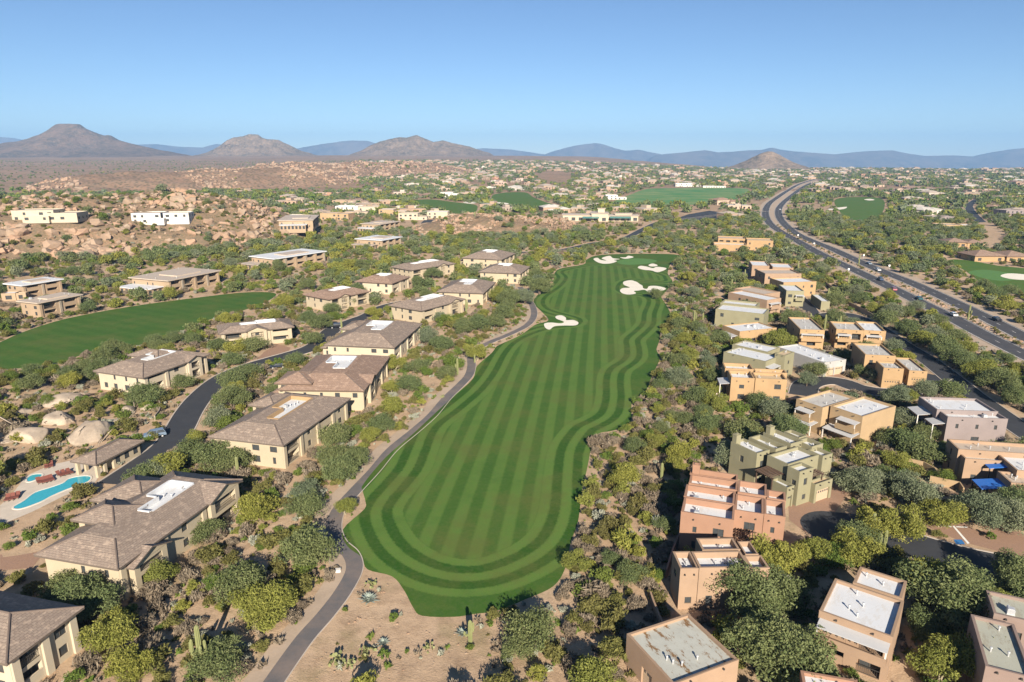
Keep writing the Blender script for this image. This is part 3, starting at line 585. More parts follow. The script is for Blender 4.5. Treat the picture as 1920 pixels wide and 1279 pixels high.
# ------------------------------------------------------------------ distant mountains
M['butte'] = m_mountain('butte_rock', (0.19, 0.13, 0.09), (0.085, 0.072, 0.048), (0.25, 0.165, 0.115), 0.008)
M['peak'] = m_mountain('peak_rock', (0.25, 0.18, 0.125), (0.11, 0.09, 0.06), (0.33, 0.24, 0.17), 0.009)
M['range_rock'] = m_mountain('far_range', (0.13, 0.105, 0.095), (0.06, 0.055, 0.055), (0.16, 0.13, 0.11), 0.0012)
def mountain(name, outline, Y0, depth, base, mat, seed, nx=150, ny=40, rough=0.10, pw=1.3):
    px = np.array([p[0] for p in outline], float); py = np.array([p[1] for p in outline], float)
    xp = np.linspace(px[0], px[-1], nx); yp = np.interp(xp, px, py)
    C = [at_dist(a, b, Y0) for a, b in zip(xp, yp)]
    cx = np.array([c.x for c in C]); cz = np.array([c.z for c in C])
    tt = np.linspace(-1, 1, ny)
    taper = np.clip(np.minimum(np.arange(nx), np.arange(nx)[::-1]) / (nx * .07), 0, 1); cz = base + (cz - base) * (taper * taper * (3 - 2 * taper))
    T, CX = np.meshgrid(tt, cx, indexing='ij'); CZ = np.broadcast_to(cz, T.shape)
    Hh = np.maximum(CZ - base, 1.0)
    k = np.clip(1 - np.abs(T), 0, 1) ** pw
    wx = (cx[-1] - cx[0])
    gul = np.abs(fbm(CX, T * depth, wx * 0.06, seed, 5) - 0.47) * 2          # gullies
    Z = base + Hh * (k * (1 - rough * 2.2 * gul * np.clip(np.abs(T) * 3, 0, 1))) + Hh * rough * 0.5 * (fbm(CX, T * depth, wx * 0.02, seed + 3, 3) - 0.47) * np.clip(np.abs(T) * 4, 0.15, 1) * (1 - np.abs(T))
    Yg = Y0 + T * depth + depth * 0.25 * (fbm(CX, CX * 0, wx * 0.15, seed + 5, 3) - 0.47) * (1 - np.abs(T))
    o = mesh_obj(name, grid_mesh(name, CX, Yg, Z, mat)); return tag(o, kind='structure')
mountain('butte', [(-150,287),(-60,276),(0,268),(30,264),(75,252),(96,241),(106,233),(114,230),(132,229),(150,231),(157,237),(175,246),(193,253),(204,252),(216,260),(255,271),(300,281),(350,289)], 5000, 700, 45, M['butte'], 21, rough=0.2)
mountain('rocky_peak', [(375,290),(395,283),(415,272),(428,262),(440,257),(458,254),(470,250),(484,251),(492,257),(505,260),(520,261),(535,268),(550,275),(565,283),(595,290)], 5300, 420, 50, M['peak'], 22, rough=0.26)
mountain('rocky_peak', [(650,290),(678,283),(698,271),(715,264),(735,259),(750,256),(764,257),(782,252),(796,258),(812,265),(830,262),(848,267),(880,274),(905,283),(935,290)], 5300, 500, 50, M['peak'], 23, rough=0.26)
mountain('cone_hill', [(1352,316),(1378,310),(1400,301),(1416,292),(1430,285),(1441,282),(1450,283),(1464,290),(1480,300),(1500,309),(1524,316)], 3300, 190, -6, M['peak'], 24, 70, 30)
mountain('far_mountain_range', [(1000,296),(1040,281),(1070,273),(1092,269),(1115,266),(1130,269),(1150,276),(1170,281),(1195,279),(1215,283),(1250,290),(1300,296)], 13500, 1550, -300, M['range_rock'], 25, 120)
mountain('far_mountain_range', [(1160,296),(1230,289),(1290,283),(1318,280),(1340,284),(1372,283),(1400,280),(1428,279),(1443,275),(1458,279),(1480,282),(1520,285),(1560,288),(1600,284),(1640,281),(1672,280),(1700,286),(1735,291),(1790,290),(1835,292),(1870,284),(1910,277),(1960,272),(2050,262),(2200,275)], 12000, 1850, -300, M['range_rock'], 26, 260)
mountain('far_mountain_range', [(500,288),(560,276),(600,269),(640,263),(662,261),(690,262),(715,270),(760,281),(800,288)], 13500, 1400, -300, M['range_rock'], 27, 90)
mountain('far_mountain_range', [(-200,262),(-60,252),(0,254),(28,257),(60,264),(140,276),(230,270),(290,268),(330,273),(380,275),(405,268),(418,269),(440,279),(520,287)], 14000, 1400, -300, M['range_rock'], 28, 140)
mountain('far_mountain_range', [(820,289),(880,279),(905,276),(960,279),(1000,285),(1040,291)], 14300, 1300, -300, M['range_rock'], 29, 80)

# ------------------------------------------------------------------ sheets on the ground
def sheet(name, poly, z, mat, kind='structure', parent=None):
    pts = [Vector((p[0], p[1], 0)) for p in poly]
    tri = tessellate_polygon([pts])
    V = np.array([(p.x, p.y, z) for p in pts])
    F = []
    for a, b, c in tri:
        n = (pts[b] - pts[a]).cross(pts[c] - pts[a]).z
        F.append((a, b, c) if n > 0 else (a, c, b))
    o = mesh_obj(name, np_mesh(name, V, np.array(F), mat), parent)
    if kind: tag(o, kind=kind)
    return o
def offset_line(line, d):
    out = []; n = len(line)
    for i, p in enumerate(line):
        t = line[min(i + 1, n - 1)] - line[max(i - 1, 0)]; t.z = 0; t.normalize()
        out.append(Vector((p.x + t.y * d, p.y - t.x * d, 0)))      # d > 0 : right of travel
    return out
def strip(name, line, d0, d1, z, mat, kind='structure', parent=None, mb=None):
    a, b = offset_line(line, d0), offset_line(line, d1); n = len(line)
    V = np.array([(p.x, p.y, z) for p in a] + [(p.x, p.y, z) for p in b]); i = np.arange(n - 1)
    F = np.stack([i, i + n, i + n + 1, i + 1], -1)
    if (V[1, 0] - V[0, 0]) * (V[n, 1] - V[0, 1]) - (V[1, 1] - V[0, 1]) * (V[n, 0] - V[0, 0]) > 0: F = F[:, ::-1]
    F = np.ascontiguousarray(F[:, ::-1]) if False else F
    me = np_mesh(name, V, F, mat)
    if me.polygons[0].normal.z < 0: me.flip_normals()
    o = mesh_obj(name, me, parent)
    if kind: tag(o, kind=kind)
    return o
def raised(name, line, d0, d1, z0, z1, mat, parent=None):
    """kerb: a continuous raised strip"""
    a, b = offset_line(line, d0), offset_line(line, d1); mb = MB()
    for i in range(len(line) - 1):
        p, q, r, s = a[i], a[i + 1], b[i + 1], b[i]
        mb.face([(p.x, p.y, z1), (s.x, s.y, z1), (r.x, r.y, z1), (q.x, q.y, z1)])
        mb.face([(p.x, p.y, z0), (p.x, p.y, z1), (q.x, q.y, z1), (q.x, q.y, z0)])
        mb.face([(s.x, s.y, z0), (r.x, r.y, z0), (r.x, r.y, z1), (s.x, s.y, z1)])
    return tag(mb.build(name, mat, parent), kind='structure')
# main fairway: triangulated with the distance to the inner cut, for the mowing bands
def fairway():
    g = arr2(GRASS); x0, y0 = g.min(0); x1, y1 = g.max(0)
    gx, gy = np.meshgrid(np.arange(x0, x1, 1.1), np.arange(y0, y1, 1.1)); gx[::2] += 0.5
    gx, gy = gx.ravel(), gy.ravel(); k = in_poly(gx, gy, GRASS); gx, gy = gx[k], gy[k]
    k = dist_line(gx, gy, GRASS, True) > 0.5; gx, gy = gx[k], gy[k]
    pts = [Vector((a, b)) for a, b in g] + [Vector((a, b)) for a, b in zip(gx, gy)]; n = len(g)
    r = delaunay_2d_cdt(pts, [], [list(range(n))], 1, 1e-5)
    V = np.array([(p.x, p.y) for p in r[0]]); F = np.array([f for f in r[2] if len(f) == 3])
    d = dist_line(V[:, 0], V[:, 1], INNER, True); d[in_poly(V[:, 0], V[:, 1], INNER)] *= -1
    gl = 0.03 + 0.25 * 0
    me = np_mesh('fairway', np.c_[V, np.full(len(V), 0.03)], F, M['fairway'], [('d_in', 'POINT', d)])
    if me.polygons[0].normal.z < 0: me.flip_normals()
    return tag(mesh_obj('fairway', me), kind='structure')
fairway()
sheet('putting_green', smooth_line(_z([(1150,272),(1230,246),(1350,238),(1480,245),(1555,262),(1500,285),(1360,300),(1220,298)]), 4, True), 0.045, M['green'])
for g, m, z in ((GREEN2, 'turf', .03), (GREEN3, 'turf_far', .03), (GREEN4, 'turf_far', .05), (RANGE5, 'range', .05), (GREEN6, 'turf_far', .05), (GREEN7, 'turf_far', .05), (GREEN8, 'turf_far', .3), (GREEN9, 'turf_far', .3), (GREEN10, 'turf_far', .3)):
    sheet('fairway', g, z, M[m])
sheet('putting_green', smooth_line(PP([(1815,511),(1840,506),(1868,508),(1900,514),(1905,523),(1880,527),(1845,522)]), 4, True), 0.045, M['green'])
for b in BUNKERS: sheet('bunker', b, 0.07, M['sand'])
# cart path, lanes and the divided road
strip('cart_path', CART, -1.25, 1.25, 0.025, M['cart'])
strip('path_verge', CART, -3.6, -1.25, 0.012, M['gravel'])
raised('kerb', CART, 1.25, 1.38, -0.05, 0.09, M['kerb'])
strip('lane', LANE, -3.2, 3.2, 0.02, M['lane'])
raised('kerb', LANE, -3.5, -3.2, -0.05, 0.12, M['kerb']); raised('kerb', LANE, 3.2, 3.5, -0.05, 0.12, M['kerb'])
for L in (ROADW, ROADE):
    strip('road_shoulder', L, -8.4, 8.4 if L is ROADW else 9.5, 0.012 if L is ROADW else 0.008, M['gravel'])
for L, sgn in ((ROADW, 1), (ROADE, -1)):
    rd = strip('road', L, -3.9, 3.9, 0.03, M['asphalt'])
    for d, m in ((3.55, 'paint'), (-3.55, 'paint')): strip('edge_line', L, d - .07, d + .07, 0.04, M[m], None, rd)
    # lane dashes
    seg = 0.0; mb = MB(); pts = L
    for i in range(len(pts) - 1):
        p, q = pts[i], pts[i + 1]; ln = (q - p).length; t = (q - p).normalized(); nrm = Vector((t.y, -t.x, 0)); s = (-seg) % 12.0
        while s < ln:
            a = p + t * s; b = p + t * min(s + 3.0, ln)
            mb.face([(v.x, v.y, 0.04) for v in (a - nrm * .07, a + nrm * .07, b + nrm * .07, b - nrm * .07)]); s += 12.0
        seg += ln
    mb.build('lane_dashes', M['paint'], rd)['kind'] = 'stuff'
    raised('kerb', L, 3.9, 4.15, -.05, .13, M['kerb']); raised('kerb', L, -4.15, -3.9, -.05, .13, M['kerb'])
for nm, L, w in (('street', STREET, 3.2), ('street', CULDE1, 3.4), ('street', CULDE2, 4.2), ('lane', FARLANE, 4.2), ('lane', CLUBLANE, 5), ('lane', ENTRYLANE, 3.2)):
    strip(nm, L, -w, w, 0.022 if L is not CULDE1 else 0.027, M['lane'])
    Lk = L[9:] if L is CULDE2 else L
    raised('kerb', Lk, -w - .25, -w, -.05, .1, M['kerb']); raised('kerb', Lk, w, w + .25, -.05, .1, M['kerb'])
sheet('cul_de_sac', [P(1568, 990) + Vector((math.cos(a) * 5.6, math.sin(a) * 5.6, 0)) for a in np.linspace(0, 2 * math.pi, 28, endpoint=False)], 0.03, M['lane'])
sheet('parking_court', PP([(600,622),(622,605),(652,607),(660,613),(640,622)]), 0.024, M['lane'])
sheet('parking_lot', PP([(1250,416),(1290,402),(1330,395),(1352,398),(1345,412),(1300,420)]), 0.03, M['lane'])
DRIVES = [PP([(1478,948),(1567,905),(1590,925),(1565,962),(1535,985),(1512,1000),(1480,975)]), PP([(1735,985),(1800,975),(1920,1000),(1990,1015),(1990,1062),(1880,1036),(1800,1015)]), PP([(470,686),(495,660),(520,645),(545,652),(535,668),(500,684)]), PP([(1480,712),(1510,706),(1560,694),(1590,712),(1540,716),(1505,728)]), PP([(1655,700),(1690,700),(1735,722),(1720,735),(1670,738)]), PP([(300,838),(330,842),(310,848),(270,842)]), PP([(0,1070),(60,1065),(80,1040),(60,1030),(0,1040)])]
for d in DRIVES: sheet('driveway', d, 0.016, M['pavers'])
for px_, nm_, mt_ in (([(1786,987),(1789,986),(1818,1019),(1814,1020)], 'parking_line', 'paint'), ([(1764,984),(1784,987),(1784,989),(1764,986)], 'parking_line', 'paint'), ([(1793,987),(1814,988),(1814,990),(1793,989)], 'parking_line', 'paint'), ([(1788,1012),(1803,1012),(1810,1021),(1793,1021)], 'parking_marking', 'bluepaint')):
    M.setdefault('bluepaint', plain('blue_road_paint', (0.04, 0.16, 0.38), .7, .2)); sheet(nm_, PP(px_), 0.03, M[mt_])
sheet('pool_deck', POOLDECK, 0.018, M['deck'])
# ------------------------------------------------------------------ building materials
def m_tiles(name, c1, c2, c3):
    t = NT(name); uv = t.coord('UV'); b = t.new('ShaderNodeTexBrick'); t.put(b.inputs['Vector'], uv)
    b.inputs['Scale'].default_value = 1.0; b.inputs['Brick Width'].default_value = 0.55; b.inputs['Row Height'].default_value = 0.36; b.inputs['Mortar Size'].default_value = 0.02; b.inputs['Bias'].default_value = -0.2
    b.inputs['Color1'].default_value = (*c1, 1); b.inputs['Color2'].default_value = (*c2, 1); b.inputs['Mortar'].default_value = (*[x * 0.45 for x in c1], 1)
    n = t.noise(uv, 0.9, 5, 0.75); n2 = t.noise(uv, 0.12, 3, 0.6)
    k = t.mix(t.math('MULTIPLY', t.rng(n, 0.52, 0.64), 0.8), b.outputs[0], c3); k = t.mix(t.math('MULTIPLY', t.rng(n2, 0.35, 0.65), 0.35), k, tuple(x * 0.7 for x in c1))
    t.col(k).rough(0.85)
    w = t.new('ShaderNodeTexWave', wave_type='BANDS', bands_direction='Y', wave_profile='SAW'); t.put(w.inputs['Vector'], uv); w.inputs['Scale'].default_value = 0.44
    t.bump(w.outputs['Fac'], 0.8, 0.10); return t.mat
M['tile'] = m_tiles('brown_roof_tile', (0.255, 0.20, 0.16), (0.205, 0.155, 0.125), (0.42, 0.325, 0.25))
M['tile2'] = m_tiles('reddish_roof_tile', (0.28, 0.19, 0.14), (0.22, 0.15, 0.115), (0.43, 0.31, 0.235))
M['ridge'] = plain('ridge_tile', (0.15, 0.115, 0.095), 0.85, 0.2)
M['cream'] = plain('cream_stucco', (0.40, 0.335, 0.235), 0.9, 0.10, 0.35, 0.3); M['cream2'] = plain('pale_stucco', (0.45, 0.385, 0.285), 0.9, 0.10, 0.35, 0.3)
M['tan'] = plain('tan_stucco', (0.34, 0.25, 0.165), 0.9, 0.12, 0.35, 0.3); M['stone'] = plain('stone_pier', (0.30, 0.25, 0.19), 0.95, 0.35, 2.0, 0.6)
WALLC = [(0.299, 0.172, 0.114), (0.307, 0.210, 0.141), (0.349, 0.231, 0.123), (0.232, 0.172, 0.145), (0.357, 0.252, 0.145), (0.224, 0.185, 0.176), (0.237, 0.218, 0.136), (0.365, 0.353, 0.334)]
WALLN = ['terracotta', 'sandy_tan', 'ochre', 'mauve_tan', 'sand', 'grey_mauve', 'sage', 'offwhite']
MW = [plain(n + '_adobe', c, 0.92, 0.13, 0.3, 0.35) for n, c in zip(WALLN, WALLC)]
def m_flatroof(name, c, stain, amt, s=0.5):
    t = NT(name); p = t.coord(); n = t.noise(p, s, 6, 0.7); n2 = t.noise(t.scale(p, (1, 0.35, 1)), s * 2.2, 5, 0.75)
    k = t.mix(t.math('MULTIPLY', t.rng(n, 0.45, 0.75), amt * 0.6), c, tuple(x * 0.72 for x in c)); k = t.mix(t.math('MULTIPLY', t.rng(n2, 0.53, 0.60), amt), k, stain)
    t.col(k).rough(0.55); t.bump(n2, 0.2, 0.03); return t.mat
M['rw'] = m_flatroof('white_roof_coating', (0.60, 0.61, 0.62), (0.50, 0.45, 0.38), 0.35); M['rg'] = m_flatroof('grey_roof_coating', (0.47, 0.45, 0.41), (0.30, 0.25, 0.2), 0.4)
M['rgr'] = m_flatroof('greygreen_roof_coating', (0.38, 0.38, 0.31), (0.26, 0.22, 0.16), 0.5); M['rstain'] = m_flatroof('stained_roof_coating', (0.43, 0.43, 0.38), (0.20, 0.115, 0.05), 1.0, 0.45)
M['rtan'] = m_flatroof('tan_roof_coating', (0.46, 0.38, 0.30), (0.33, 0.26, 0.2), 0.4); M['ro'] = m_flatroof('sandy_roof_coating', (0.50, 0.38, 0.24), (0.38, 0.29, 0.2), 0.3)
ROOF = {'w': 'rw', 'g': 'rg', 'stain': 'rstain', 'tan': 'rtan', 'o': 'ro'}
t = NT('window_glass'); p = t.coord(); t.col(t.mix(t.noise(p, 1.5, 3), (0.025, 0.03, 0.035), (0.08, 0.085, 0.085))).rough(0.12); t.b.inputs['Specular IOR Level'].default_value = 0.6; M['glass'] = t.mat
M['frame'] = plain('bronze_frame', (0.09, 0.075, 0.06), 0.6, 0.15, bump=0); M['wframe'] = plain('white_frame', (0.6, 0.57, 0.52), 0.6, 0.1, bump=0)
M['wood'] = plain('dark_wood', (0.085, 0.055, 0.04), 0.8, 0.3, 2.0); M['whitewood'] = plain('white_slats', (0.62, 0.58, 0.52), 0.7, 0.1)
M['garage'] = plain('garage_panel', (0.42, 0.32, 0.22), 0.7, 0.08); M['metal'] = plain('roof_metal', (0.55, 0.55, 0.55), 0.45, 0.2, bump=0, metal=0.4); M['rail'] = plain('dark_rail', (0.06, 0.055, 0.05), 0.5, 0.1, bump=0)
def m_corr(name, c):
    t = NT(name); p = t.coord(); w = t.new('ShaderNodeTexWave', wave_type='BANDS', bands_direction='X'); t.put(w.inputs['Vector'], p); w.inputs['Scale'].default_value = 3.2
    t.col(t.mix(t.noise(p, 0.7, 4), tuple(x * 0.82 for x in c), c)).rough(0.5); t.bump(w.outputs['Fac'], 0.35, 0.03); return t.mat
M['awn'] = m_corr('white_awning', (0.48, 0.48, 0.48)); M['awnblue'] = m_corr('blue_awning', (0.035, 0.16, 0.52))

# ------------------------------------------------------------------ wall with real openings
def wall_side(mb, p0, p1, z0, z1, ops):
    """outer skin from p0 to p1 (outside on the right); ops: (u0,u1,za,zb,depth,closed)"""
    p0 = Vector((p0[0], p0[1], 0)); p1 = Vector((p1[0], p1[1], 0)); L = (p1 - p0).length
    if L < 0.05: return
    U = (p1 - p0) / L; N = Vector((U.y, -U.x, 0))
    def pt(u, z, d=0.0): q = p0 + U * u - N * d; return (q.x, q.y, z)
    us = sorted({0.0, L, *[o[0] for o in ops], *[o[1] for o in ops]}); zs = sorted({z0, z1, *[o[2] for o in ops], *[o[3] for o in ops]})
    for a, b in zip(us, us[1:]):
        for c, d in zip(zs, zs[1:]):
            m, n = (a + b) / 2, (c + d) / 2
            if any(o[0] < m < o[1] and o[2] < n < o[3] for o in ops): continue
            mb.face([pt(a, c), pt(b, c), pt(b, d), pt(a, d)])
    for u0, u1, a, b, dp, closed in ops:
        mb.face([pt(u0, a), pt(u0, a, dp), pt(u1, a, dp), pt(u1, a)]); mb.face([pt(u0, b), pt(u1, b), pt(u1, b, dp), pt(u0, b, dp)])
        mb.face([pt(u0, a), pt(u0, b), pt(u0, b, dp), pt(u0, a, dp)]); mb.face([pt(u1, a), pt(u1, a, dp), pt(u1, b, dp), pt(u1, b)])
        if closed: mb.face([pt(u0, a, dp), pt(u0, b, dp), pt(u1, b, dp), pt(u1, a, dp)][::-1])
_mc = {}
def window_mesh(w, h):
    w = round(w, 1); h = round(h, 1)
    if (w, h) not in _mc:
        f = MB(); t = 0.07
        f.box(-w/2, w/2, -.02, .08, 0, t).box(-w/2, w/2, -.02, .08, h - t, h).box(-w/2, -w/2 + t, -.018, .078, t, h - t).box(w/2 - t, w/2, -.018, .078, t, h - t)
        n = max(1, round(w / 0.9))
        for i in range(1, n): x = -w/2 + w * i / n; f.box(x - .03, x + .03, -.015, .075, t, h - t)
        _mc[(w, h)] = (f.mesh('window', M['frame']), MB().box(-w/2 + t, w/2 - t, .03, .05, t, h - t).mesh('pane', M['glass']), w, h)
    return _mc[(w, h)]
def put_window(parent, p0, p1, u, z, w, h, depth, name='window'):
    fm, pm, w, h = window_mesh(w, h); d = Vector((p1[0] - p0[0], p1[1] - p0[1], 0)).normalized(); n = Vector((d.y, -d.x, 0))
    q = Vector((p0[0], p0[1], 0)) + d * u - n * (depth - 0.09); q.z = z
    o = mesh_obj(name, fm, parent, q, math.atan2(d.y, d.x)); mesh_obj('pane', pm, o); return o
def rect_sides(x0, x1, y0, y1): return {'S': ((x0, y0), (x1, y0)), 'E': ((x1, y0), (x1, y1)), 'N': ((x1, y1), (x0, y1)), 'W': ((x0, y1), (x0, y0))}
def rail_part(parent, p0, p1, u0, u1, z, wallmat, solid=True):
    d = Vector((p1[0] - p0[0], p1[1] - p0[1], 0)).normalized(); w = u1 - u0; mb = MB()
    if solid: mb.box(-w/2 + .02, w/2 - .02, .02, .17, 0, 1.0).box(-w/2 + .02, w/2 - .02, 0.0, .20, 1.0, 1.06)
    else:
        mb.box(-w/2 + .02, w/2 - .02, .04, .09, 0.98, 1.04).box(-w/2 + .02, w/2 - .02, .04, .09, .06, .11)
        for k in range(int(w / 0.22)): x = -w/2 + .1 + k * .22; mb.box(x - .015, x + .015, .05, .08, .11, .98)
    q = Vector((p0[0], p0[1], 0)) + d * ((u0 + u1) / 2); q.z = z
    return mb.build('balcony_rail', wallmat if solid else M['rail'], parent, q, math.atan2(d.y, d.x))
def pier(parent, p0, p1, u, h, mat):
    d = Vector((p1[0] - p0[0], p1[1] - p0[1], 0)).normalized(); q = Vector((p0[0], p0[1], 0)) + d * u
    return MB().box(-.45, .45, -.35, .25, -.3, h).build('pier', mat, parent, q, math.atan2(d.y, d.x))
def vents(parent, x0, x1, y0, y1, z, rr, n):
    for i in range(n):
        x, y = rr.uniform(x0 + .5, x1 - .5), rr.uniform(y0 + .5, y1 - .5)
        if rr.random() < 0.04 and min(x1 - x0, y1 - y0) > 3:
            mb = MB().box(-.4, .4, -.4, .4, 0, .7); mb.box(-.32, .32, -.32, .32, .7, .76); mb.box(-.45, .45, -.45, .45, 0, .08)
            mb.build('air_conditioner', M['metal'], parent, (x, y, z))
        else:
            mb = MB().tube([(0, 0, 0), (0, 0, .5)], [.09, .09], 8).tube([(0, 0, .5), (0, 0, .62)], [.16, .12], 8); mb.build('roof_vent', M['metal'], parent, (x, y, z))
# ------------------------------------------------------------------ tiled villas and condominiums
def quv(pts, o, u, v): return [((Vector(p) - o).dot(u), (Vector(p) - o).dot(v)) for p in pts]
def slope_face(mb, pts):
    """roof face with UVs: u along the eave (first edge), v up the slope"""
    P3 = [Vector(p) for p in pts]; u = (P3[1] - P3[0]).normalized(); n = u.cross(P3[-1] - P3[0]).normalized(); v = n.cross(u)
    mb.face(pts, quv(pts, P3[0], u, v))
def hip_roof(mb, caps, x0, x1, y0, y1, z, sl, k=None, fascia=0.28):
    m = min(x1 - x0, y1 - y0) / 2; k = m if k is None else min(k, m - .01); zt = z + k * sl
    a, b, c, d = (x0, y0, z), (x1, y0, z), (x1, y1, z), (x0, y1, z)
    A, B, C, D = (x0 + k, y0 + k, zt), (x1 - k, y0 + k, zt), (x1 - k, y1 - k, zt), (x0 + k, y1 - k, zt)
    for p, q, Q, Pp in ((a, b, B, A), (b, c, C, B), (c, d, D, C), (d, a, A, D)):
        slope_face(mb, [p, q, Q, Pp] if (Vector(Q) - Vector(Pp)).length > .05 else [p, q, Q])
        mb.face([(p[0], p[1], z - fascia), (q[0], q[1], z - fascia), q, p], [(0, 0)] * 4)
    mb.face([(x0, y1, z - fascia), (x1, y1, z - fascia), (x1, y0, z - fascia), (x0, y0, z - fascia)], [(0, 0)] * 4)
    if caps is not None:
        for p, q in ((a, A), (b, B), (c, C), (d, D)): caps.append((p, q))
        if k >= m - .02:
            r = [A, C] if (Vector(A) - Vector(C)).length > .1 else None
            if r: caps.append((A, C))
    return zt, (A, B, C, D)
def gable_roof(mb, ends, xr, x1, y0, y1, z, sl):
    """ridge along x from xr (buried in the main roof) to x1; gable end faces +x"""
    ym = (y0 + y1) / 2; zt = z + (y1 - y0) / 2 * sl
    slope_face(mb, [(xr, y0, z), (x1, y0, z), (x1, ym, zt), (xr, ym, zt)]); slope_face(mb, [(x1, y1, z), (xr, y1, z), (xr, ym, zt), (x1, ym, zt)])
    mb.face([(x1, y0, z - .22), (x1, ym, zt - .22), (x1, ym, zt), (x1, y0, z)], [(0, 0)] * 4); mb.face([(x1, ym, zt - .22), (x1, y1, z - .22), (x1, y1, z), (x1, ym, zt)], [(0, 0)] * 4)
    mb.face([(xr, y0, z - .22), (x1, y0, z - .22), (x1, y0, z), (xr, y0, z)], [(0, 0)] * 4); mb.face([(x1, y1, z - .22), (xr, y1, z - .22), (xr, y1, z), (x1, y1, z)], [(0, 0)] * 4)
    e = x1 - .55
    ends.face([(e, y0 + .4, z - .22), (e, y1 - .4, z - .22), (e, ym, zt - .35)])
    return ym, zt
def cap_obj(parent, caps):
    for p, q in caps:
        p, q = Vector(p), Vector(q); mb = MB().tube([p + Vector((0, 0, .03)), q + Vector((0, 0, .03))], [.13, .13], 6); mb.build('ridge_cap', M['ridge'], parent)
def villa(v, flat=False):
    C, th, W, D = villa_frame(v); z, lab, ph, op = v[3], v[4], v[5], v[6]; rr = random.Random(op['seed'])
    if op.get('terr'): C.z = float(hgt(C.x, C.y)[0]) - 1.0
    root = empty('condominium' if flat else 'villa', C, th); tag(root, lab, 'house')
    wm = M['tan'] if flat else (M['cream'] if rr.random() < .5 else M['cream2']); big = D * W > 450
    ov = 1.0 if flat else 0.85; X0, X1, Y0, Y1 = -W/2, W/2, -D/2, D/2; x0, x1, y0, y1 = X0 + ov, X1 - ov, Y0 + ov, Y1 - ov
    ztop = z - 0.28; wall = MB(); sides = rect_sides(x0, x1, y0, y1); near = C.y < 260
    zb = -2.5 if op.get('terr') else -0.3
    for sd, (p0, p1) in sides.items():
        L = math.hypot(p1[0] - p0[0], p1[1] - p0[1]); ops = []
        if sd == 'E':                                  # golf side: recessed balconies between piers
            n = max(2, int(L / 6.5)); cell = L / n
            for i in range(n):
                c = cell * (i + .5)
                if i % 2 == 0 or flat:
                    hw = min(2.4, cell / 2 - .7)
                    for za, zc in ((0.25, 2.45), (3.0, ztop - .25)):
                        ops.append((c - hw, c + hw, za, zc, 1.7, True))
                        rail_part(root, p0, p1, c - hw, c + hw, za, wm, rr.random() < .65)
                        put_window(root, p0, p1, c, za + .03, hw * 1.5, zc - za - .12, 1.66, 'balcony_door')
                else:
                    for za in (0.8, 3.4):
                        w = rr.choice((1.2, 1.6)); ops.append((c - w/2, c + w/2, za, za + 1.3, .18, False)); put_window(root, p0, p1, c, za, w, 1.3, .18)
            for i in range(n + 1): pier(root, p0, p1, min(max(cell * i, .5), L - .5), ztop, M['stone'] if flat and i % 2 else wm)
        else:
            n = max(2, int(L / 3.6)); cell = L / n
            for i in range(n):
                c = cell * (i + .5) + rr.uniform(-.4, .4)
                for za in (0.8, 3.3):
                    if rr.random() < .3: continue
                    w = rr.choice((.7, .7, 1.2, 1.6)); h = 1.2 if za > 3 else 1.4
                    ops.append((c - w/2, c + w/2, za, za + h, .15, False)); put_window(root, p0, p1, c, za, w, h, .15)
        wall.m = 0; wall_side(wall, p0, p1, zb, ztop, ops)
    wall.build('wall', wm, root)
    if flat:
        r = MB().box(X0, X1, Y0, Y1, z - .28, z + .12); r.build('roof', M['rtan'] if op['seed'] % 2 else M['rw'], root)
        MB().box(X0 + W * .35, X0 + W * .8, Y0 + D * .3, Y0 + D * .75, z + .12, z + .55).build('upper_roof', M['rtan'], root)
        vents(root, X0 + 1, X1 - 1, Y0 + 1, Y0 + D * .28, z + .12, rr, 3); vents(root, X0 + 1, X1 - 1, Y0 + D * .78, Y1 - 1, z + .12, rr, 2)
        if op.get('low'):
            f0, f1 = op['low']; wl_ = 7.0; lw = MB()
            a0, a1, b0, b1 = X0 + (W * .1), X0 + W * (.1 + .7), Y0 - wl_, Y0 + ov
            for sd, (p0, p1) in rect_sides(a0, a1, b0, b1).items():
                if sd == 'N': continue
                L = math.hypot(p1[0] - p0[0], p1[1] - p0[1]); ops = []; n = max(2, int(L / 2.6))
                for i in range(n):
                    c = L * (i + .5) / n; ops.append((c - .8, c + .8, .3, 2.5, .2, False)); put_window(root, p0, p1, c, .3, 1.6, 2.2, .2)
                wall_side(lw, p0, p1, zb, 3.1, ops)
            lw.build('low_wing_wall', wm, root)
            ring = [(a0 - .8, b1 - .02)] + [((a0 + a1) / 2 + ((a1 - a0) / 2 + .8) * math.cos(t), b1 - .5 - (wl_ + 1.0) * math.sin(t) ** .7) for t in np.linspace(math.pi, 2 * math.pi, 2)][:0] + [(a0 - .8, b0 + 1.5), (a0 + 1, b0 - .5), ((a0 + a1) / 2, b0 - 1.1), (a1 - 1, b0 - .5), (a1 + .8, b0 + 1.5), (a1 + .8, b1 - .02)]
            MB().prism(ring, 3.1, 3.4).build('low_wing_roof', M['rw'] if op['seed'] % 2 else M['rtan'], root)
        return root
    # ---- tiled hip roof with a sunken white well
    sl = 0.36; tile = M['tile2'] if op.get('tint') else M['tile']; roof = MB(); caps = []; ends = MB(); k = min(W, D) * .30
    zt, (A, B, Cc, Dd) = hip_roof(roof, caps, X0, X1, Y0, Y1, z, sl, k if op.get('well') else None)
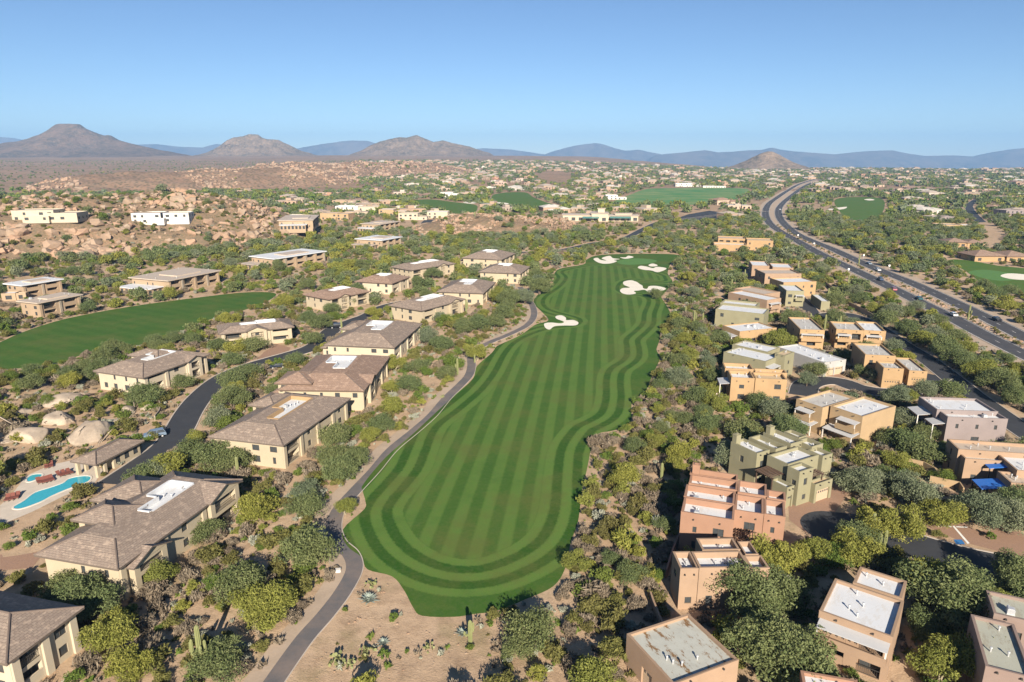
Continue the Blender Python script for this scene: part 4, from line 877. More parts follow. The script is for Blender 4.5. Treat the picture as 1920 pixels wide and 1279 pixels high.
    if op.get('well'):
        f0, f1, g0, g1 = op['well']; ax, ay, bx, by = A[0], A[1], Cc[0], Cc[1]
        wx0, wx1 = ax + (bx - ax) * .12, bx - (bx - ax) * .12; wy0, wy1 = ay + (by - ay) * max(0, (g0 - .3) / .5) * .6 + .4, by - (by - ay) * .10
        ym = wy0 + (wy1 - wy0) * .45; xm = wx0 + (wx1 - wx0) * .5; F = 0.45
        # flat tiled cap round an L-shaped well
        Lp = [(wx0, ym), (xm, ym), (xm, wy0), (wx1, wy0), (wx1, wy1), (wx0, wy1)]
        q = lambda p, zz=zt: (p[0], p[1], zz)
        cu = lambda p: (p[0], p[1])
        for poly in ([(ax, ay), (bx, ay), (bx, wy0), (ax, wy0)], [(ax, wy0), (wx0, wy0), (wx0, wy1), (ax, wy1)], [(wx1, wy0), (bx, wy0), (bx, wy1), (wx1, wy1)], [(ax, wy1), (bx, wy1), (bx, by), (ax, by)], [(wx0, wy0), (xm, wy0), (xm, ym), (wx0, ym)]):
            roof.face([q(p) for p in poly], [cu(p) for p in poly])
        cm = MB()
        for i in range(6):
            p, r_ = Lp[i], Lp[(i + 1) % 6]
            cm.face([q(p, zt - .75), q(r_, zt - .75), q(r_, zt + .16), q(p, zt + .16)][::-1])
            d = (Vector(r_) - Vector(p)).normalized(); nn = Vector((d.y, -d.x)); o1, o2 = Vector(p) + nn * .3, Vector(r_) + nn * .3
            cm.face([q(p, zt + .16), q(r_, zt + .16), (o2.x, o2.y, zt + .16), (o1.x, o1.y, zt + .16)][::-1]); cm.face([(o1.x, o1.y, zt - .02), (o2.x, o2.y, zt - .02), (o2.x, o2.y, zt + .16), (o1.x, o1.y, zt + .16)])
        cm.build('well_curb', MW[2] if op.get('curb') else M['rw'], root)
        MB().prism([Vector((p[0], p[1])) for p in Lp], zt - .85, zt - .7).build('roof_well', M['rw'], root)
        vents(root, wx0 + .3, wx1 - .3, ym + .2, wy1 - .3, zt - .7, rr, 4)
    for f, wd, out, dz in op.get('gables', []):
        yc = Y0 + D * f; ym, zg = gable_roof(roof, ends, X1 - wd * .55, X1 + out, yc - wd/2, yc + wd/2, z + .15 + dz, sl)
        ends.build('gable_wall', wm, root); ends = MB(); gx = X1 + out - .55
        bw = MB(); s = rect_sides(x1 - .5, gx, yc - wd/2 + .6, yc + wd/2 - .6)
        for sd in ('S', 'E', 'N'):
            ops = []
            if sd == 'E':
                L = wd - 1.2
                for za, zc in ((0.3, 2.4), (3.0, z - .5 + dz)):
                    ops.append((1.0, L - 1.0, za, zc, 1.2, True)); rail_part(root, *s[sd], 1.0, L - 1.0, za, wm, False); put_window(root, *s[sd], L / 2, za + .03, L - 3.2, zc - za - .12, 1.17, 'balcony_door')
            wall_side(bw, *s[sd], -.3, z - .1 + dz, ops)
        bw.build('bay_wall', wm, root)
    if op.get('wing'):
        for kx in range(op['wing']):                                 # one-storey garage or entry wing on the lane side
            ww, wd = rr.uniform(5.5, 7), rr.uniform(5, 7); yy = Y0 + D * (.15 + .5 * kx); h = 3.1; wb = MB(); xx0, xx1 = X0 - ww * .55, X0 + 1.6
            for sd, (p0, p1) in rect_sides(xx0 + .6, xx1, yy + .6, yy + wd - .6).items():
                ops = []
                if sd == 'S' and kx == 0: ops = [(1.0, 2.2, .9, 2.1, .15, False)]; put_window(root, p0, p1, 1.6, .9, 1.2, 1.2, .15)
                if sd == 'W':
                    L = wd - 1.2; ops = [(L/2 - 1.8, L/2 + 1.8, -.28, 2.3, .25, False)]
                    g = MB().box(-1.8, 1.8, 0, .06, 0, 2.3)
                    for zz in (.55, 1.12, 1.69): g.box(-1.78, 1.78, -.02, 0, zz - .5, zz - .04)
                    d = Vector((p1[0] - p0[0], p1[1] - p0[1], 0)).normalized(); qv = Vector((p0[0], p0[1], 0)) + d * (L / 2) + Vector((d.y, -d.x, 0)) * -.2; g.build('garage_door', M['garage'], root, qv, math.atan2(d.y, d.x))
                wall_side(wb, p0, p1, -.3, h - .2, ops)
            wb.build('wing_wall', wm, root); r2 = MB(); hip_roof(r2, caps, xx0, xx1, yy, yy + wd, h, sl); r2.build('wing_roof', tile, root)
    for a0, a1, b0, b1, zu in op.get('upper', []):                   # taller block rising through the main roof
        ux0, ux1, uy0, uy1 = X0 + W * a0, X0 + W * a1, Y0 + D * b0, Y0 + D * b1; ub = MB()
        for sd, (p0, p1) in rect_sides(ux0 + .7, ux1 - .7, uy0 + .7, uy1 - .7).items():
            L = math.hypot(p1[0] - p0[0], p1[1] - p0[1]); ops = []
            if sd in 'SW':
                for k in range(max(1, int(L / 2.6))):
                    c = L * (k + .5) / max(1, int(L / 2.6)); ops.append((c - .6, c + .6, zu - 1.75, zu - .65, .15, False)); put_window(root, p0, p1, c, zu - 1.75, 1.2, 1.1, .15)
            wall_side(ub, p0, p1, -.3, zu - .25, ops)
        ub.build('upper_wall', wm, root); r3 = MB(); hip_roof(r3, caps, ux0, ux1, uy0, uy1, zu, sl); r3.build('upper_roof', tile, root)
    roof.build('roof', tile, root); cap_obj(root, [c for c in caps if near])
    return root
HOUSES = []
for v in VILLAS: HOUSES.append((villa(v), v[5]))
for v in CONDOS: HOUSES.append((villa(v, True), v[5]))

# ------------------------------------------------------------------ adobe houses
def adobe(h):
    C, th, rects = adobe_frame(h); rr = random.Random(h['seed']); wm = MW[h['col']]
    root = empty('adobe_house', C, th); tag(root, h['lab'], 'house')
    used = {}; near = C.y < 235
    for key in ('awning', 'pergola', 'garage', 'bigwin', 'balc'):
        for e in h.get(key, []): used.setdefault((e[0], e[1]), []).append((key, e))
    for i, ((x0, x1, y0, y1), (cs, z, par, rm)) in enumerate(zip(rects, h['bl'])):
        z = z + 0.012 * (i % 5); t = min(.32, (x1 - x0) * .12, (y1 - y0) * .12); mb = MB()
        for sd, (p0, p1) in rect_sides(x0, x1, y0, y1).items():
            L = math.hypot(p1[0] - p0[0], p1[1] - p0[1]); ops = []
            mx, my = (p0[0] + p1[0]) / 2, (p0[1] + p1[1]) / 2; n = Vector((p1[1] - p0[1], p0[0] - p1[0])).normalized() if L > 0 else Vector((0, 0))
            def clear(u):
                q = Vector((p0[0], p0[1])) + (Vector((p1[0] - p0[0], p1[1] - p0[1])) / L) * u + n * .6
                return not any(j != i and r[0] - .2 < q.x < r[1] + .2 and r[2] - .2 < q.y < r[3] + .2 and hb[1] > z - 1.5 for j, (r, hb) in enumerate(zip(rects, h['bl'])))
            us = used.get((i, sd), []); keys = [k for k, _ in us]
            if 'garage' in keys:
                e = [e for k, e in us if k == 'garage'][0]; g0, g1 = L * e[2], L * e[3]
                nb = 1 if g1 - g0 < 5.5 else 2; wdt = (g1 - g0) / nb
                for b in range(nb):
                    a0, a1 = g0 + wdt * b + .15, g0 + wdt * (b + 1) - .15; ops.append((a0, a1, -.28, 2.35, .3, False)); w = a1 - a0
                    g = MB().box(-w/2, w/2, 0, .06, 0, 2.33)
                    for zz in (.02, .5, .98): g.box(-w/2 + .05, w/2 - .05, -.02, 0, zz, zz + .44)
                    d = Vector((p1[0] - p0[0], p1[1] - p0[1], 0)).normalized(); qv = Vector((p0[0], p0[1], 0)) + d * ((a0 + a1) / 2) - Vector((n.x, n.y, 0)) * .26
                    go = g.build('garage_door', wm if rr.random() < .6 else M['garage'], root, qv, math.atan2(d.y, d.x))
                    for s_ in range(max(3, int(w / .55))):
                        x = -w/2 + w * (s_ + .5) / max(3, int(w / .55)); MB().box(x - .15, x + .15, -.03, .01, 1.62, 1.95).build('pane', M['glass'], go)
            elif L > 1.6:
                if 'bigwin' in keys or 'balc' in keys:
                    nb = max(1, int(L / 4)); cell = L / nb
                    for b in range(nb):
                        c = cell * (b + .5)
                        if not clear(c): continue
                        w = min(2.6, cell - .8)
                        for za, zc in ((.15, 2.35), (3.2, min(5.2, z - par - .3))):
                            if zc - za < .8: continue
                            ops.append((c - w/2, c + w/2, za, zc, 1.3, True)); put_window(root, p0, p1, c, za + .03, w - .4, zc - za - .1, 1.27, 'balcony_door'); rail_part(root, p0, p1, c - w/2, c + w/2, za, wm, b % 2 == 0)
                else:
                    nb = max(1, int(L / 3.4)); cell = L / nb
                    for b in range(nb):
                        c = cell * (b + .5) + rr.uniform(-.3, .3)
                        if not clear(c): continue
                        for za in (.9, 3.7):
                            if za + 1.6 > z - par or rr.random() < .42: continue
                            w = rr.choice((.6, .9, 1.2, 1.6)); hh = rr.choice((1.0, 1.3)); w = min(w, cell - .5)
                            if w < .4: continue
                            ops.append((c - w/2, c + w/2, za, za + hh, .2, False)); put_window(root, p0, p1, c, za, w, hh, .2)
            wall_side(mb, p0, p1, -.3, z, ops)
        # rounded-off parapet: ring on top and inner faces
        o4 = [(x0, y0), (x1, y0), (x1, y1), (x0, y1)]; i4 = [(x0 + t, y0 + t), (x1 - t, y0 + t), (x1 - t, y1 - t), (x0 + t, y1 - t)]
        for k in range(4):
            a, b = o4[k], o4[(k + 1) % 4]; c, d = i4[(k + 1) % 4], i4[k]
            mb.face([(*a, z), (*b, z), (*c, z), (*d, z)]); mb.face([(*d, z), (*c, z), (*c, z - par), (*d, z - par)])
        mb.build('wall', wm, root)
        MB().box(x0 + t, x1 - t, y0 + t, y1 - t, z - par - .1, z - par).build('roof', M[ROOF[rm]] if not (h['col'] == 3 and rm == 'g') else M['rgr'], root)
        if (x1 - x0) * (y1 - y0) > 10 and near: vents(root, x0 + t + .2, x1 - t - .2, y0 + t + .2, y1 - t - .2, z - par, rr, 2 + int((x1 - x0) * (y1 - y0) / 28))
        if near:                                           # roof drain spouts through the parapet
            for s_ in (.25, .75):
                x = x0 + (x1 - x0) * s_; MB().box(x - .09, x + .09, y0 - .28, y0 + .02, z - par - .05, z - par + .12).build('drain_spout', M['rail'], root)
        if near: MB().box(x0 - .03, x1 + .03, y0 - .03, y0 + t * .5, z + .002, z + .05).build('parapet_cap', wm, root)
    def edge(i, sd, f0, f1):
        p0, p1 = rect_sides(*rects[i])[sd]; p0, p1 = Vector((*p0, 0)), Vector((*p1, 0)); d = (p1 - p0); L = d.length; d.normalize(); n = Vector((d.y, -d.x, 0))
        return p0 + d * (L * (f0 + f1) / 2), d, n, L * (f1 - f0)
    for e in h.get('awning', []):
        i, sd, f0, f1, z, dep = e[:6]; c, d, n, w = edge(i, sd, f0, f1); rz = math.atan2(d.y, d.x); low = z - dep * .14
        mb = MB(); mb.face([(-w/2, -dep, low), (w/2, -dep, low), (w/2, .02, z), (-w/2, .02, z)]); mb.face([(-w/2, -dep, low - .1), (-w/2, .02, z - .1), (w/2, .02, z - .1), (w/2, -dep, low - .1)])
        mb.face([(-w/2, -dep, low - .1), (w/2, -dep, low - .1), (w/2, -dep, low), (-w/2, -dep, low)]); mb.face([(w/2, -dep, low - .1), (w/2, .02, z - .1), (w/2, .02, z), (w/2, -dep, low)]); mb.face([(-w/2, .02, z - .1), (-w/2, -dep, low - .1), (-w/2, -dep, low), (-w/2, .02, z)])
        ao = mb.build('awning', M['awnblue'] if len(e) > 6 else M['awn'], root, c, rz)
        zb = 0.0 if z < 4.0 or dep > 2 else z - 2.1
        for x in (-w/2 + .15, w/2 - .15): MB().box(x - .09, x + .09, -dep + .08, -dep + .26, zb - .2 if zb == 0 else zb, low - .09).build('post', M['whitewood'] if len(e) <= 6 else M['rail'], ao)
        if zb > 0: MB().box(-w/2, w/2, -dep, -.01, zb - .25, zb).box(-w/2, w/2, -dep - .02, -dep + .12, zb, zb + .95).build('balcony', wm, ao)
        for k in range(int(w / .7)): x = -w/2 + .3 + k * .7; MB().box(x - .05, x + .05, -dep - .18, -.05, low - .24, low - .11).build('rafter', M['wood'], ao)
    for i, sd, f0, f1, z, dep in h.get('pergola', []):
        c, d, n, w = edge(i, sd, f0, f1); mb = MB()
        for x in (-w/2, w/2 - .18): mb.box(x, x + .18, -dep, -dep + .18, -.2, z - .2)
        mb.box(-w/2 - .2, w/2 + .2, -dep - .02, -dep + .2, z - .2, z); mb.box(-w/2 - .2, w/2 + .2, -.14, -.02, z - .2, z)
        lightw = h['col'] == 1; po = mb.build('pergola', M['whitewood'] if lightw else M['wood'], root, c, math.atan2(d.y, d.x)); k = 0
        sm = MB().box(-.06, .06, -dep - .35, -.0, z, z + .16).mesh('slat', M['whitewood'] if lightw else M['wood'])
        while -w/2 + k * .42 < w/2: mesh_obj('slat', sm, po, (-w/2 + k * .42, 0, 0)); k += 1
    for i, fx, fy in h.get('chim', []):
        x0, x1, y0, y1 = rects[i]; x, y = x0 + (x1 - x0) * fx, y0 + (y1 - y0) * (1 - fy); zz = h['bl'][i][1]
        MB().box(x - .1, x + 1.1, y - .9, y + .1, zz - 1.2, zz + 1.5).box(x - .16, x + 1.16, y - .96, y + .16, zz + 1.5, zz + 1.66).box(x + .2, x + .8, y - .6, y - .2, zz + 1.66, zz + 1.8).build('chimney', wm, root)
    return root
for h in ADOBES: HOUSES.append((adobe(h), h['ph']))
# ------------------------------------------------------------------ foliage
def m_leaf(name, a, b, c, trans=0.28):
    t = NT(name); tint = t.attr('tint'); r = t.new('ShaderNodeObjectInfo').outputs['Random']
    k = t.mix(tint, a, b); k = t.mix(t.math('MULTIPLY', r, 0.55), k, c)
    t.col(k).rough(0.8); t.b.inputs['Specular IOR Level'].default_value = 0.15
    tr = t.new('ShaderNodeBsdfTranslucent'); t.put(tr.inputs['Color'], k); mx = t.new('ShaderNodeMixShader'); mx.inputs[0].default_value = trans
    t.nt.links.new(t.b.outputs[0], mx.inputs[1]); t.nt.links.new(tr.outputs[0], mx.inputs[2]); t.nt.links.new(mx.outputs[0], t.n['Material Output'].inputs[0]); return t.mat
LEAF = {
 'mesquite': m_leaf('mesquite_leaf', (0.101, 0.129, 0.046), (0.237, 0.251, 0.106), (0.101, 0.149, 0.061)),
 'palo_verde': m_leaf('palo_verde_leaf', (0.175, 0.185, 0.032), (0.345, 0.325, 0.078), (0.150, 0.185, 0.050)),
 'ironwood': m_leaf('ironwood_leaf', (0.129, 0.152, 0.082), (0.278, 0.292, 0.176), (0.115, 0.163, 0.095)),
 'creosote': m_leaf('creosote_leaf', (0.112, 0.118, 0.033), (0.224, 0.212, 0.065), (0.142, 0.118, 0.047)),
 'dry': m_leaf('dry_twig', (0.140, 0.110, 0.078), (0.290, 0.240, 0.175), (0.165, 0.125, 0.085), 0.12),
 'green': m_leaf('green_shrub_leaf', (0.075, 0.129, 0.024), (0.169, 0.224, 0.047), (0.149, 0.163, 0.040)),
 'silver': m_leaf('silver_leaf', (0.189, 0.201, 0.153), (0.378, 0.378, 0.295), (0.236, 0.236, 0.177), 0.1),
}
M['bark'] = plain('desert_bark', (0.13, 0.10, 0.075), 0.9, 0.3, 2.0); M['palebark'] = plain('pale_bark', (0.30, 0.26, 0.17), 0.9, 0.25, 2.0)
def leaf_quads(C, R, n, size, rng, asp=1.8, up=0.0, flat=0.75):
    """n leaf faces around clump centres C (k,3) with radii R"""
    k = rng.integers(0, len(C), n); d = rng.normal(size=(n, 3)); d /= np.linalg.norm(d, axis=1)[:, None]
    rad = R[k] * (0.35 + 0.75 * rng.random(n) ** 0.5); p = C[k] + d * rad[:, None] * np.array([1, 1, flat])
    nrm = d * 0.6 + rng.normal(size=(n, 3)) * 0.7; nrm /= np.linalg.norm(nrm, axis=1)[:, None]
    a = rng.normal(size=(n, 3)); a[:, 2] += up; a -= (a * nrm).sum(1)[:, None] * nrm; a /= np.linalg.norm(a, axis=1)[:, None]; b = np.cross(nrm, a)
    s = size * (0.55 + 0.9 * rng.random(n))
    a *= (s * asp * 0.5)[:, None]; b *= (s * 0.5)[:, None]
    V = np.stack([p - a, p + b * 0.9, p + a, p - b * 0.9], 1).reshape(-1, 3); F = np.arange(4 * n).reshape(n, 4)
    ck = rng.random(len(C))                                    # clumps differ in tone
    return V, F, np.clip(0.25 + 0.5 * ck[k] + 0.35 * rng.normal(size=n) * 0.6, 0, 1)
def make_crown(kind, seed, R, H, base, nc, leaves, size, asp=1.8, up=0.0, droop=0.0, rc=0.34):
    rng = np.random.default_rng(seed); C = []
    while len(C) < nc:
        q = rng.uniform(-1, 1, 3); r = np.linalg.norm(q)
        if r > 1 or r < 0.25: continue
        if q[2] < -0.55: continue
        w = 1.0 + 0.25 * math.sin(3 * math.atan2(q[1], q[0]) + seed)          # lobed outline
        C.append((q[0] * R * w * 0.82, q[1] * R * w * 0.82, base + (q[2] * 0.5 + 0.5) * (H - base) * (0.8 + 0.3 * rng.random()) - droop * (q[0] ** 2 + q[1] ** 2) * R * 0.35))
    C = np.array(C); Rr = R * rc * (0.6 + 0.7 * rng.random(nc))
    V, F, tint = leaf_quads(C, Rr, leaves, size, rng, asp, up); V[:, 2] = np.maximum(V[:, 2], 0.05)
    return np_mesh(kind + '_crown', V, F, LEAF[kind], [('tint', 'FACE', tint)]), C
def make_trunk(seed, C, H, base, r0, mat, stems=3):
    rr = random.Random(seed); mb = MB()
    for s in range(stems):
        a = 2 * math.pi * (s + rr.random() * .5) / stems; mid = Vector((math.cos(a) * .5, math.sin(a) * .5, base * .75 + .4)) * 1.0
        p0 = Vector((math.cos(a) * .12, math.sin(a) * .12, -.3)); mb.tube([p0, (p0 + mid) / 2 + Vector((0, 0, .1)), mid], [r0, r0 * .8, r0 * .62], 6)
        near = sorted(C, key=lambda c: abs(math.atan2(c[1], c[0]) - (a if a < math.pi else a - 2 * math.pi)))[:4]
        for c in near:
            c = Vector(c); m = (mid + c) / 2 + Vector((rr.uniform(-.3, .3), rr.uniform(-.3, .3), .2)); mb.tube([mid, m, c], [r0 * .5, r0 * .35, r0 * .12], 5, False)
    return mb.mesh('trunk', mat)
# prototypes: full detail for individual trees, light ones for the mass
TREEP = {}; LOWP = {}
for kind, R, H, base, nc, lv, sz, asp, up, dr, bark in (('mesquite', 3.6, 4.6, 0.9, 44, 9000, .165, 1.9, 0, .25, 'bark'), ('palo_verde', 3.2, 4.8, 1.0, 40, 8000, .145, 2.6, .8, 0, 'palebark'), ('ironwood', 3.4, 5.2, 1.1, 44, 9000, .155, 1.6, 0, .1, 'bark'), ('green', 2.6, 3.2, .2, 34, 7000, .145, 1.7, 0, 0, 'bark')):
    TREEP[kind] = []; LOWP[kind] = []
    for s in range(3):
        cm, C = make_crown(kind, 100 + s * 7 + len(kind), R, H, base, nc, lv, sz, asp, up, dr, .36); tm = make_trunk(s, C, H, base, .15, M[bark]); TREEP[kind].append((cm, tm))
        lm, _ = make_crown(kind, 200 + s * 7 + len(kind), R, H, base * .6, 22, 900, sz * 3.0, asp * .8, up, dr, .42); LOWP[kind].append(lm)
BIGP = {}
for kind, base, asp, up, dr, bark in (('mesquite', 1.2, 1.9, 0, .25, 'bark'), ('palo_verde', 1.3, 2.6, .8, .1, 'palebark'), ('ironwood', 1.4, 1.6, 0, .1, 'bark')):
    BIGP[kind] = []
    for s in range(2):
        cm, C = make_crown(kind, 700 + s * 3 + len(kind), 4.7, 6.2, base, 70, 17000, .165, asp, up, dr, .27); BIGP[kind].append((cm, make_trunk(40 + s, C, 6.2, base, .2, M[bark])))
SHRUBP = {}
for kind, R, H, nc, lv, sz, asp, up in (('creosote', 1.3, 1.6, 18, 1500, .125, 2.6, 1.0), ('dry', 1.25, 1.15, 16, 1500, .12, 4.0, 1.4), ('green', 1.2, 1.3, 16, 1400, .125, 1.7, .2), ('silver', 1.0, .9, 14, 1000, .115, 2.8, 1.0), ('palo_verde', 1.2, 1.6, 16, 1300, .12, 2.6, 1.0)):
    SHRUBP[kind] = []
    for s in range(3):
        SHRUBP[kind].append(make_crown(kind, 300 + s * 11 + len(kind), R, H, .1, nc, lv, sz, asp, up, 0, .36)[0])
TUFTP = []
for s, kind in enumerate(('dry', 'creosote', 'dry', 'silver', 'green')):
    TUFTP.append(make_crown(kind, 400 + s, .5, .45, .02, 6, 46, .20, 3.0, 1.6, 0, .4)[0])

# ------------------------------------------------------------------ where plants may stand
BARE = PP([(545,1310),(600,1200),(655,1108),(690,1074),(740,1087),(770,1145),(800,1164),(880,1164),(912,1200),(910,1310)])
ALLPOLY = [(GRASS, 0.3), (GREEN2, .5), (GREEN3, .5), (GREEN4, 2), (RANGE5, 3), (GREEN6, 3), (GREEN7, 3), (GREEN8, 6), (GREEN9, 6), (GREEN10, 2), (POOLDECK, .5)] + [(d, .3) for d in DRIVES] + [(PP([(600,622),(622,605),(652,607),(660,613),(640,622)]), 1), (PP([(1250,416),(1290,402),(1330,395),(1352,398),(1345,412),(1300,420)]), 1)]
ALLLINE = [(CART, 2.4), (LANE, 3.8), (ROADW, 7.2), (ROADE, 7.2), (STREET, 3.8), (CULDE1, 4), (CULDE2, 5), (FARLANE, 5), (CLUBLANE, 6), (ENTRYLANE, 4)]
def blocked(X, Y, r, house=1.0):
    """r: how far a plant reaches"""
    b = np.zeros(X.shape, bool); r = np.broadcast_to(r, X.shape)
    def near(q, m): x0, y0 = q.min(0) - m; x1, y1 = q.max(0) + m; return (X > x0) & (X < x1) & (Y > y0) & (Y < y1)
    for pl, mar in ALLPOLY:
        k = near(arr2(pl), 6)
        if k.any(): b[k] |= in_poly(X[k], Y[k], pl) | (dist_line(X[k], Y[k], pl, True) < mar + r[k] * .5)
    for pl, w in ALLLINE:
        k = near(arr2(pl), 12)
        if k.any(): b[k] |= dist_line(X[k], Y[k], pl) < w + r[k] * .45
    for pl in FOOT:
        k = near(arr2(pl), 6)
        if k.any(): b[k] |= in_poly(X[k], Y[k], pl) | (dist_line(X[k], Y[k], pl, True) < house + r[k] * .55)
    return b
def visible(X, Y, Z=0.0, mx=70, my=60):
    x, y, d = proj(X, Y, Z); return (x > -mx) & (x < 1920 + mx) & (y < 1279 + my) & (d > 5)
def jitter(x0, x1, y0, y1, c, rng):
    gx, gy = np.meshgrid(np.arange(x0, x1, c), np.arange(y0, y1, c)); gx = gx + rng.uniform(0, c, gx.shape); gy = gy + rng.uniform(0, c, gy.shape); return gx.ravel(), gy.ravel()
hill_any = lambda X, Y: np.max([hill_h(h, X, Y) for h in HILLS], axis=0)
CORR = PP([(1090,1300),(1040,1110),(1075,1010),(1105,880),(1120,815),(1190,790),(1190,745),(1235,690),(1240,610),(1262,590),(1250,560),(1265,530),(1280,480),(1340,480),(1350,560),(1350,680),(1370,800),(1280,900),(1255,1050),(1200,1200),(1170,1310)])
GRANITE = PP([(-40,745),(60,735),(150,728),(250,748),(300,790),(290,812),(215,850),(130,858),(60,868),(-40,880)])
PALE = PP([(560,432),(800,428),(860,410),(860,362),(600,366),(540,395)]); CLUBF = PP([(1045,432),(1215,428),(1200,385),(1050,385)])
HILLFOOT = PP([(-80,560),(-80,500),(150,505),(300,500),(420,478),(545,450),(470,482),(420,505),(250,522),(120,530)])
BRUSH = PP([(130,1300),(540,1300),(600,1185),(630,1110),(600,1000),(590,940),(500,870),(450,950),(345,1080),(230,1120),(170,1180)])
# ---- hand-placed trees: photo pixel of the foot, kind, height scale
HAND = [(165,1158,'mesquite',1.15),(130,1130,'mesquite',.9),(215,1215,'palo_verde',.95),(245,1275,'palo_verde',.8),(500,1165,'palo_verde',1.15),(455,1120,'creo',1),(575,945,'ironwood',.75),(640,905,'mesquite',1.0),(668,875,'mesquite',.85),(625,875,'mesquite',.9),
 (632,838,'mesquite',1.0),(692,832,'palo_verde',.75),(715,808,'mesquite',.8),(648,965,'palo_verde',.6),(385,1010,'mesquite',.75),(300,1095,'palo_verde',.7),(400,875,'mesquite',1.05),(360,865,'mesquite',.95),(440,882,'mesquite',.9),(366,832,'palo_verde',.6),(490,862,'mesquite',.7),(600,800,'green',.7),
 (345,728,'mesquite',.85),(275,742,'green',.9),(135,728,'palo_verde',.8),(160,700,'mesquite',.8),(60,705,'mesquite',.7),(100,702,'green',.8),(200,682,'mesquite',.9),(235,668,'mesquite',.8),(290,650,'mesquite',.8),(330,645,'mesquite',.9),(355,636,'green',.8),(410,657,'mesquite',.9),(20,720,'green',.9),
 (520,744,'mesquite',.85),(440,728,'mesquite',1.0),(468,712,'mesquite',1.0),(442,742,'palo_verde',.7),(445,664,'palo_verde',.95),(478,660,'mesquite',1.05),(590,646,'mesquite',.9),(555,686,'mesquite',.8),(604,618,'mesquite',1.2),(580,606,'mesquite',1.0),(625,600,'green',1.0),(680,640,'palo_verde',.8),(700,640,'green',.7),
 (850,690,'green',1.2),(780,700,'mesquite',.9),(765,735,'mesquite',1.0),(735,740,'palo_verde',.8),(800,705,'green',.8),(870,628,'mesquite',.95),(930,615,'mesquite',1.0),(945,598,'mesquite',1.0),(905,600,'palo_verde',.8),(895,676,'palo_verde',1.0),(955,575,'mesquite',1.5),(985,570,'ironwood',1.4),(1012,552,'mesquite',1.5),(1005,527,'mesquite',1.3),(940,560,'green',1.2),(730,590,'palo_verde',.8),(700,598,'palo_verde',.9),(650,575,'mesquite',.9),(800,560,'mesquite',.8),(680,560,'mesquite',.8),
 (1400,1150,'mesquite',1.5),(1455,1145,'mesquite',1.1),(1440,1262,'mesquite',1.6),(1490,1285,'mesquite',1.4),(1770,1155,'mesquite',1.55),(1740,1130,'palo_verde',1.2),(1640,1012,'palo_verde',.9),(1690,1012,'palo_verde',1.05),(1762,988,'palo_verde',.95),(1615,932,'ironwood',1.2),(1720,955,'ironwood',1.05),(1690,930,'ironwood',.85),(1835,985,'ironwood',1.2),(1890,1000,'ironwood',1.2),(1905,960,'mesquite',1.0),(1895,1110,'mesquite',1.15),(1480,1062,'palo_verde',.75),(1522,1058,'palo_verde',.8),(1600,1058,'palo_verde',.9),(1560,1062,'green',.9),(1835,1275,'palo_verde',1.2),(1760,1275,'palo_verde',.9),(1700,850,'mesquite',1.0),(1742,868,'mesquite',1.05),(1690,800,'ironwood',.9),(1665,835,'mesquite',.8),(1765,905,'green',.8),
 (1530,706,'mesquite',.9),(1512,724,'ironwood',.7),(1172,915,'palo_verde',1.0),(1490,648,'green',.8),(1460,640,'mesquite',.8),(1560,640,'green',.9),(1620,705,'mesquite',.7),(1640,715,'ironwood',.7),(1420,770,'mesquite',.9),(1450,785,'ironwood',1.0),(1480,780,'green',.9),(1395,830,'mesquite',1.0),(1370,880,'ironwood',1.0),(1560,845,'green',.8),(1400,590,'mesquite',1.1),(1385,660,'palo_verde',.9),(1340,720,'mesquite',.9),(1270,725,'ironwood',1.1),(1310,760,'mesquite',1.0),(1330,745,'palo_verde',.8),
 (1700,630,'mesquite',1.2),(1730,650,'palo_verde',1.2),(1765,670,'mesquite',1.3),(1800,690,'mesquite',1.3),(1840,710,'palo_verde',1.2),(1870,735,'mesquite',1.3),(1660,610,'mesquite',1.1),(1640,590,'palo_verde',1.0),(1610,570,'mesquite',1.1),(1745,640,'ironwood',1.2),(1900,760,'mesquite',1.2),(1780,745,'mesquite',1.0),
 (1230,560,'mesquite',1.0),(1275,620,'mesquite',1.0),(1290,680,'palo_verde',.9),(1250,720,'green',1.0),(1290,530,'palo_verde',1.1),(1300,560,'ironwood',1.0)]
TR = []     # (x, y, kind, scale)
for x, y, k, s in HAND:
    p = P(x, y); TR.append((p.x, p.y, 'mesquite' if k == 'creo' else k, s))
rng = np.random.default_rng(11)
hx, hy = np.array([t[0] for t in TR]), np.array([t[1] for t in TR])
